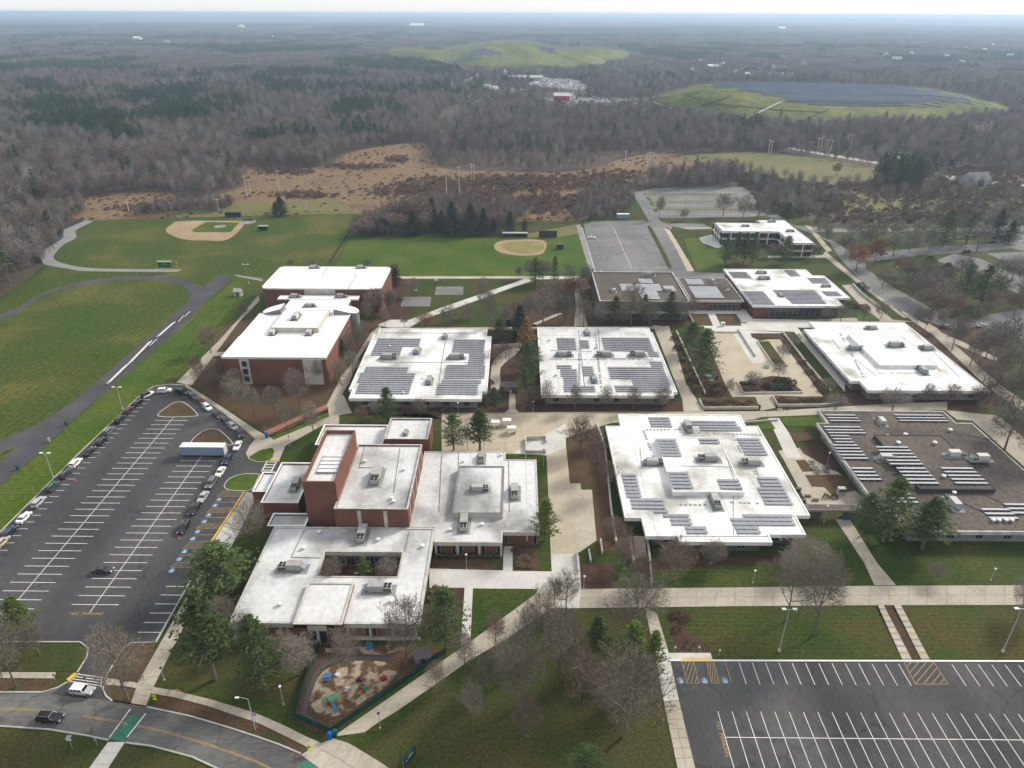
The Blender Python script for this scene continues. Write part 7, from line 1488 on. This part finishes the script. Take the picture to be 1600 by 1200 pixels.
def onhill(bv, pts, wd, m, name, lift=.35):
    w = []
    for (a, b), (c, d) in zip(pts, pts[1:]):
        for k in range(8):
            x, y = a+(c-a)*k/8, b+(d-b)*k/8; di = (ROT @ Vector(((x-800)/FPX, (600-y)/FPX, -1))).normalized(); h = bv.ray_cast(Vector((0, 0, HC)), di)
            if h[0]: w.append(h[0])
    if len(w) < 2: return
    v, f = [], []
    for i, p in enumerate(w):
        d = (w[min(i+1, len(w)-1)]-w[max(i-1, 0)]); d.z = 0; d.normalize(); n = Vector((-d.y, d.x, 0))*wd/2; v += [tuple(p+n+Vector((0, 0, lift))), tuple(p-n+Vector((0, 0, lift)))]
    f = [(2*i, 2*i+1, 2*i+3, 2*i+2) for i in range(len(w)-1)]; tag(put(name, mesh(name, v, f, m)), kind='structure')
onhill(hv1, [(1165, 186), (1195, 171), (1222, 158)], 5, 'gravel_path', 'gravel_chute'); onhill(hv1, [(1052, 170), (1022, 160), (1018, 155), (1030, 151)], 5, 'gravel_path', 'track'); onhill(hv1, [(1080, 172), (1110, 160), (1150, 147)], 4, 'rough_lawn', 'track'); onhill(hv1, [(1100, 160), (1160, 166), (1220, 172), (1300, 176)], 3, 'lawn', 'track'); onhill(hv1, [(1070, 146), (1100, 156)], 3, 'lawn', 'track'); onhill(hv1, [(1270, 182), (1300, 168)], 3, 'lawn', 'track')
onhill(hv2, [(720, 85), (740, 90), (790, 92), (830, 84), (815, 76), (830, 68)], 6, 'pasture', 'track'); onhill(hv2, [(800, 100), (850, 103), (900, 108)], 5, 'lawn', 'track'); onhill(hv2, [(860, 80), (890, 92), (930, 105)], 5, 'lawn', 'track')
# ------------------------------------------------------------ scrap yard (a mass of cars nobody could count)
YARD = [[(855, 158), (875, 149), (915, 145), (990, 151), (1012, 154), (985, 158), (900, 162)], [(826, 133), (850, 122), (900, 126), (930, 135), (905, 142), (870, 138)], [(700, 158), (730, 150), (760, 155), (740, 162)]]
R5 = random.Random(5); mbs = MB()
for poly in YARD:
    w = gp(poly); xs = [p[0] for p in w]; ys = [p[1] for p in w]
    for _ in range(2600):
        x, y = R5.uniform(min(xs), max(xs)), R5.uniform(min(ys), max(ys))
        if inside(x, y, w): M_ = Matrix.Translation((x, y, R5.choice((0, 0, 0, 1.4)))) @ Matrix.Rotation(R5.uniform(0, 3.1), 4, 'Z'); mi = R5.choice((0, 0, 0, 0, 1, 2, 3, 3)); mbs.box(-2.3, 2.3, -.9, .9, .2, .95, mi, M_); mbs.box(-1.4, 1.0, -.8, .8, .96, 1.5, R5.choice((mi, 2)), M_)
    sheet('yard_ground', poly, .2, 'stone_dust')
tag(mbs.build('scrap_yard_cars', ['car_white', 'car_silver', 'car_charcoal', 'lamp_white']), 'crowd of pale scrapped cars in the yard beyond the woods', 'scrap yard', kind='stuff')
# ------------------------------------------------------------ woods (instanced, one mass each)
def join(T, v, f, mats, name, keep=None):
    k = len(T.v); V = list(T.v)+list(v); F = list(T.f)+[tuple(k+i for i in q) for q in f]; return mesh(name, V, F, mats, False, [0]*len(T.f)+[1]*len(f))
def src(name, me): return bpy.data.objects.new(name, me)
def scatter(name, pts, sources, label):
    """pts: (x, y, z, index, scale, rotation)"""
    me = bpy.data.meshes.new(name); me.from_pydata([p[:3] for p in pts], [], [])
    for an, ty, ix in (('idx', 'INT', 3), ('scl', 'FLOAT', 4), ('rot', 'FLOAT', 5)):
        a = me.attributes.new(an, ty, 'POINT'); a.data.foreach_set('value', [p[ix] for p in pts])
    o = put(name, me); tag(o, label, name.replace('_', ' ') if len(name.split('_')) < 3 else 'woods', kind='stuff')
    ng = bpy.data.node_groups.new(name, 'GeometryNodeTree'); ng.interface.new_socket('Geometry', in_out='INPUT', socket_type='NodeSocketGeometry'); ng.interface.new_socket('Geometry', in_out='OUTPUT', socket_type='NodeSocketGeometry')
    N, L = ng.nodes.new, ng.links.new; gi, go = N('NodeGroupInput'), N('NodeGroupOutput'); ip = N('GeometryNodeInstanceOnPoints'); ip.inputs['Pick Instance'].default_value = True
    jn = N('GeometryNodeJoinGeometry')
    for s in reversed(sources):
        oi = N('GeometryNodeObjectInfo'); oi.inputs['Object'].default_value = s; oi.inputs['As Instance'].default_value = True; L(oi.outputs['Geometry'], jn.inputs[0])
    def na(an, ty): n = N('GeometryNodeInputNamedAttribute'); n.data_type = ty; n.inputs['Name'].default_value = an; return n.outputs['Attribute']
    cx = N('ShaderNodeCombineXYZ'); L(na('rot', 'FLOAT'), cx.inputs['Z'])
    L(gi.outputs[0], ip.inputs['Points']); L(jn.outputs[0], ip.inputs['Instance']); L(na('idx', 'INT'), ip.inputs['Instance Index']); L(cx.outputs[0], ip.inputs['Rotation']); L(na('scl', 'FLOAT'), ip.inputs['Scale']); L(ip.outputs[0], go.inputs[0])
    o.modifiers.new('scatter', 'NODES').node_group = ng; return o
SRC = []
for s in range(8):
    T = MB(); H_ = 13.5; T.cyl((0, 0, 0), (0, 0, 9), .2, .1, 4, 0, False); v, f = [], []; R_ = random.Random(540+s)
    for k in range(6): az = k*1.05+R_.random(); q = Vector((math.cos(az)*2.6, math.sin(az)*2.6, R_.uniform(7, 11))); T.cyl((0, 0, R_.uniform(3, 6)), tuple(q), .09, .03, 3, 0, False)
    dome(500+s, v, f, H_, [3.1, 3.7, 2.7, 3.4, 4.0, 3.0, 3.6, 3.3][s], 8.2, [5.4, 5.0, 5.6, 5.0, 4.8, 5.6, 5.2, 5.3][s], 620, 1.5, .075, 9, -.95); SRC.append(src('bare_forest_tree', join(T, v, f, ['bark', ['twig_forest', 'twig_umber', 'twig_ash', 'twig_forest', 'twig_forest', 'twig_umber', 'twig_forest', 'twig_ash'][s]], 'bare_forest_tree')))
for s in range(3): T, v, f = conifer(600+s, 16, [3.8, 3.2, 4.4][s], 11, 5, 8, 1.15, [.2, .12, .28][s], .75, .2, .35, 1); SRC.append(src('forest_pine', join(T, v, f, ['bark', 'needle_forest'], 'forest_pine')))
def crown_patch(seed, size, n, h, tri, tsize, m, flat=1.0):
    """a patch of many distant crowns"""
    R = random.Random(seed); v, f = [], []
    for _ in range(n):
        cx, cy, hh, rr = R.uniform(-size/2, size/2), R.uniform(-size/2, size/2), h*R.uniform(.75, 1.15), R.uniform(3.2, 5.2)*flat
        for k in range(tri):
            d = rvec(R).normalized(); d.z = abs(d.z)*1.1-.25; p = Vector((cx, cy, hh*.55))+Vector((d.x*rr, d.y*rr, d.z*hh*.45)); a = rvec(R).normalized()*tsize*R.uniform(.6, 1.2); b = rvec(R).normalized()*tsize*R.uniform(.4, 1); q = len(v); v += [tuple(p-a), tuple(p+a), tuple(p+b*1.3)]; f.append((q, q+1, q+2))
    return mesh('far_canopy', v, f, m)
MID = [src('far_canopy', crown_patch(700+s, 42, 26, 14, 34, 1.15, 'twig_forest')) for s in range(4)]+[src('far_canopy', crown_patch(720+s, 42, 26, 17, 34, 1.3, 'needle_forest', .8)) for s in range(3)]
FAR = [src('far_canopy', crown_patch(740+s, 260, 420, 15, 6, 4.0, 'twig_forest', 1.6)) for s in range(3)]+[src('far_canopy', crown_patch(760+s, 260, 420, 17, 6, 4.2, 'needle_forest', 1.6)) for s in range(3)]
LAKE = []
CLEAR = [CAMPUS, spline(MEADOW, 4), spline(PASTURE, 4), [(x, y+9) for x, y in H1B]+H1C[::-1], [(x, y+1) for x, y in H2B]+H2C[::-1]]+[[(x, y+11 if y > 147 or (y > 133 and x < 940 and x > 820) else y) for x, y in q] for q in YARD]+[[(850, 176), (1000, 172), (1000, 158), (850, 158)], [(826, 146), (910, 150), (910, 138), (826, 132)]]+[[(845, 165), (895, 165), (900, 150), (850, 150)], [(785, 131), (860, 131), (860, 120), (785, 120)], [(680, 195), (710, 196), (722, 170), (700, 165)], [(1228, 234), (1500, 285), (1610, 296), (1610, 287), (1500, 274), (1300, 239), (1235, 228)]]
BB = [(min(p[0] for p in q), max(p[0] for p in q), min(p[1] for p in q), max(p[1] for p in q), q) for q in CLEAR]
def is_clear(px, py): return any(a <= px <= b and c <= py <= d and inside(px, py, q) for a, b, c, d, q in BB)
EVER = [(305, 165, 65, 24), (150, 215, 55, 24), (40, 158, 60, 14), (120, 112, 130, 8), (420, 122, 160, 9), (560, 152, 60, 14), (30, 98, 160, 5), (600, 110, 120, 6), (420, 80, 200, 4), (1060, 95, 200, 6), (1150, 80, 300, 5), (1350, 100, 250, 7), (800, 58, 500, 3), (1410, 278, 44, 20), (1520, 95, 120, 10), (300, 60, 300, 3), (900, 93, 60, 6), (250, 270, 12, 12), (575, 165, 10, 16), (520, 125, 8, 14)]
def evergreen(x, y, px, py):
    if math.hypot((px-1410)/46, (py-278)/19) < 1: return True
    n = noise.noise(Vector((x/170, y/170, 3.3)))+.5*noise.noise(Vector((x/45, y/45, 7.1)))
    e = max([1-math.hypot((px-a)/c, (py-b)/d) for a, b, c, d in EVER]+[-1])
    q = 1.3*noise.noise(Vector((x/140, y/140, 3.3)))+.85*noise.noise(Vector((x/40, y/40, 7.1)))+.45*e+(.14 if px < 720 else -.04)-(.35 if py > 235 else 0)-(.12 if px > 900 and py > 130 else 0)
    return RF.random() < max(.02, (q-.24)/.26)
RF = random.Random(21); pts = []; st = 6.2; y = 255.0
while y < 1650:
    hw = .80*y+60; x = -hw
    while x < hw:
        xx_, yy = x+RF.uniform(-.5, .5)*st, y+RF.uniform(-.5, .5)*st; px, py = PX(xx_, yy)
        if not is_clear(px, py):
            scrub = (px > 1150 and 262 < py < 355) or (700 < px < 1010 and 235 < py < 275)
            if not scrub or RF.random() < (.18 if px > 1300 else .4) or math.hypot((px-1410)/46, (py-278)/19) < 1:
                ev = evergreen(xx_, yy, px, py); big = .85+.35*noise.noise(Vector((xx_/60, yy/60, 9)))+RF.uniform(-.16, .2)
                if scrub and not ev: big *= .8
                pts.append((xx_, yy, 0, RF.randrange(8, 11) if ev else RF.randrange(8), max(.45, big)*(RF.choice((.75, .95, 1.0, 1.0, 1.1, 1.3)) if not ev else RF.uniform(1.0, 1.4)), RF.uniform(0, 6.28)))
        x += st
    y += st
    if y > 900: st = 7.2
THICK = [[(548, 372), (560, 345), (600, 328), (680, 312), (800, 320), (832, 336), (800, 352), (780, 362), (700, 363), (640, 363), (600, 370)], [(892, 346), (900, 312), (930, 292), (985, 298), (990, 318), (985, 332), (940, 346)], [(135, 344), (200, 338), (250, 322), (330, 314), (370, 320), (340, 332), (215, 337)], [(1180, 290), (1250, 296), (1280, 330), (1250, 340), (1215, 332)], [(0, 300), (120, 305), (140, 330), (100, 352), (60, 380), (0, 380)]]
for T_ in THICK:
    w = gp(T_); x0, x1, y0, y1 = bounds(w); y = y0
    while y < y1:
        x = x0
        while x < x1:
            xx_, yy = x+RF.uniform(-1.5, 1.5), y+RF.uniform(-1.5, 1.5)
            if inside(xx_, yy, w): pts.append((xx_, yy, 0, RF.randrange(8), RF.uniform(.3, .6), RF.uniform(0, 6.28)))
            x += 3.1
        y += 3.1
scatter('woods', pts, SRC, 'mixed grey leafless woods with green pines filling the middle distance')
print('near trees', len(pts))
pts = []; y = 1650.0; st = 38.0
while y < 5600:
    hw = .80*y+60; x = -hw
    while x < hw:
        xx_, yy = x+RF.uniform(-.3, .3)*st, y+RF.uniform(-.3, .3)*st; px, py = PX(xx_, yy)
        if not is_clear(px, py+1):
            ev = evergreen(xx_*.6, yy*.35, px, py); pts.append((xx_, yy, RF.uniform(-2, 2)+3*noise.noise(Vector((xx_/500, yy/500, 2))), RF.randrange(4, 7) if ev else RF.randrange(4), RF.uniform(.85, 1.2), RF.uniform(0, 6.28)))
        x += st
    y += st
scatter('distant_woods', pts, MID, 'hazy blue-grey woods stretching beyond the hills')
print('mid', len(pts))
pts = []; y = 5600.0; st = 230.0
while y < 34000:
    hw = .80*y+100; x = -hw; s_ = st*(1 if y < 14000 else 2.2)
    while x < hw:
        xx_, yy = x+RF.uniform(-.3, .3)*s_, y+RF.uniform(-.3, .3)*s_
        ev = noise.noise(Vector((xx_/1500, yy/2600, 3.3)))+.5*noise.noise(Vector((xx_/500, yy/900, 7.1))) > .12; pts.append((xx_, yy, 10*noise.noise(Vector((xx_/3000, yy/4000, 5))), RF.randrange(3, 6) if ev else RF.randrange(3), (1 if y < 14000 else 2.2)*RF.uniform(.95, 1.15), RF.uniform(0, 6.28)))
        x += s_
    y += s_
scatter('horizon_woods', pts, FAR, 'faint woods fading into haze along the horizon')
print('far', len(pts))
# scrub and dry reeds of the meadow
SCR = []
for i, (m, n_, sz, sp) in enumerate((('twig_umber', 260, .9, .8), ('shrub', 260, .8, .8), ('shrub', 260, .8, .85), ('reed', 200, .7, .9), ('meadow', 180, .7, .9))):
    v, f = bushy(900+i, 2.2 if i < 3 else 1.6, 2.6 if i < 3 else 1.1, n_, sz, sp); SCR.append(src('scrub_bush', mesh('scrub_bush', v, f, m)))
pts = []; MP = spline(MEADOW, 4); y = 380.0; st = 3.4; DARK = [(690, 300, 160, 16), (800, 285, 220, 14), (440, 268, 60, 7), (470, 305, 60, 8), (225, 325, 70, 9), (930, 285, 90, 20), (860, 320, 100, 22), (620, 250, 26, 7), (560, 260, 60, 5), (330, 320, 40, 7), (940, 322, 40, 20)]
while y < 800:
    hw = .8*y+60; x = -hw
    while x < hw:
        xx_, yy = x+RF.uniform(-.5, .5)*st, y+RF.uniform(-.5, .5)*st; px, py = PX(xx_, yy)
        rsc = px > 1150 and 262 < py < 352 and not inside(px, py, CAMPUS) and not inside(px, py, PASTURE)
        if (inside(px, py, MP) and py < 345 and not inside(px, py, CAMPUS)) or rsc:
            e = max(1-math.hypot((px-a)/c, (py-b)/d) for a, b, c, d in DARK); n = noise.noise(Vector((xx_/40, yy/40, 1)))+.6*noise.noise(Vector((xx_/14, yy/14, 4)))
            if rsc: e = max(e, .35)
            if RF.random() < (e*1.6+n*.5-.1)/.8: pts.append((xx_, yy, 0, RF.choice((0, 1, 2)), RF.uniform(.3, .95), RF.uniform(0, 6.28)))
            elif RF.random() < .10-n*.3: pts.append((xx_, yy, 0, RF.choice((3, 4, 4, 4)), RF.uniform(.3, .8), RF.uniform(0, 6.28)))
        x += st
    y += st
scatter('scrub', pts, SCR, 'brown scrub and dry reeds over the marshy meadow')
print('scrub', len(pts))
# ------------------------------------------------------------ haze
mh = bpy.data.materials.new('haze'); mh.use_nodes = True; n = mh.node_tree; n.nodes.clear(); pv = n.nodes.new('ShaderNodeVolumePrincipled'); mo = n.nodes.new('ShaderNodeOutputMaterial'); n.links.new(pv.outputs[0], mo.inputs['Volume'])
pv.inputs['Color'].default_value = (.60, .78, 1.0, 1); pv.inputs['Density'].default_value = 1.35e-4; pv.inputs['Anisotropy'].default_value = .25
MATS['haze'] = mh; mb = MB(); mb.box(-43000, 43000, -800, 43000, -1.5, 124); o = mb.build('haze', 'haze'); tag(o, 'pale haze over the whole landscape', 'haze', kind='stuff')
write_labels()
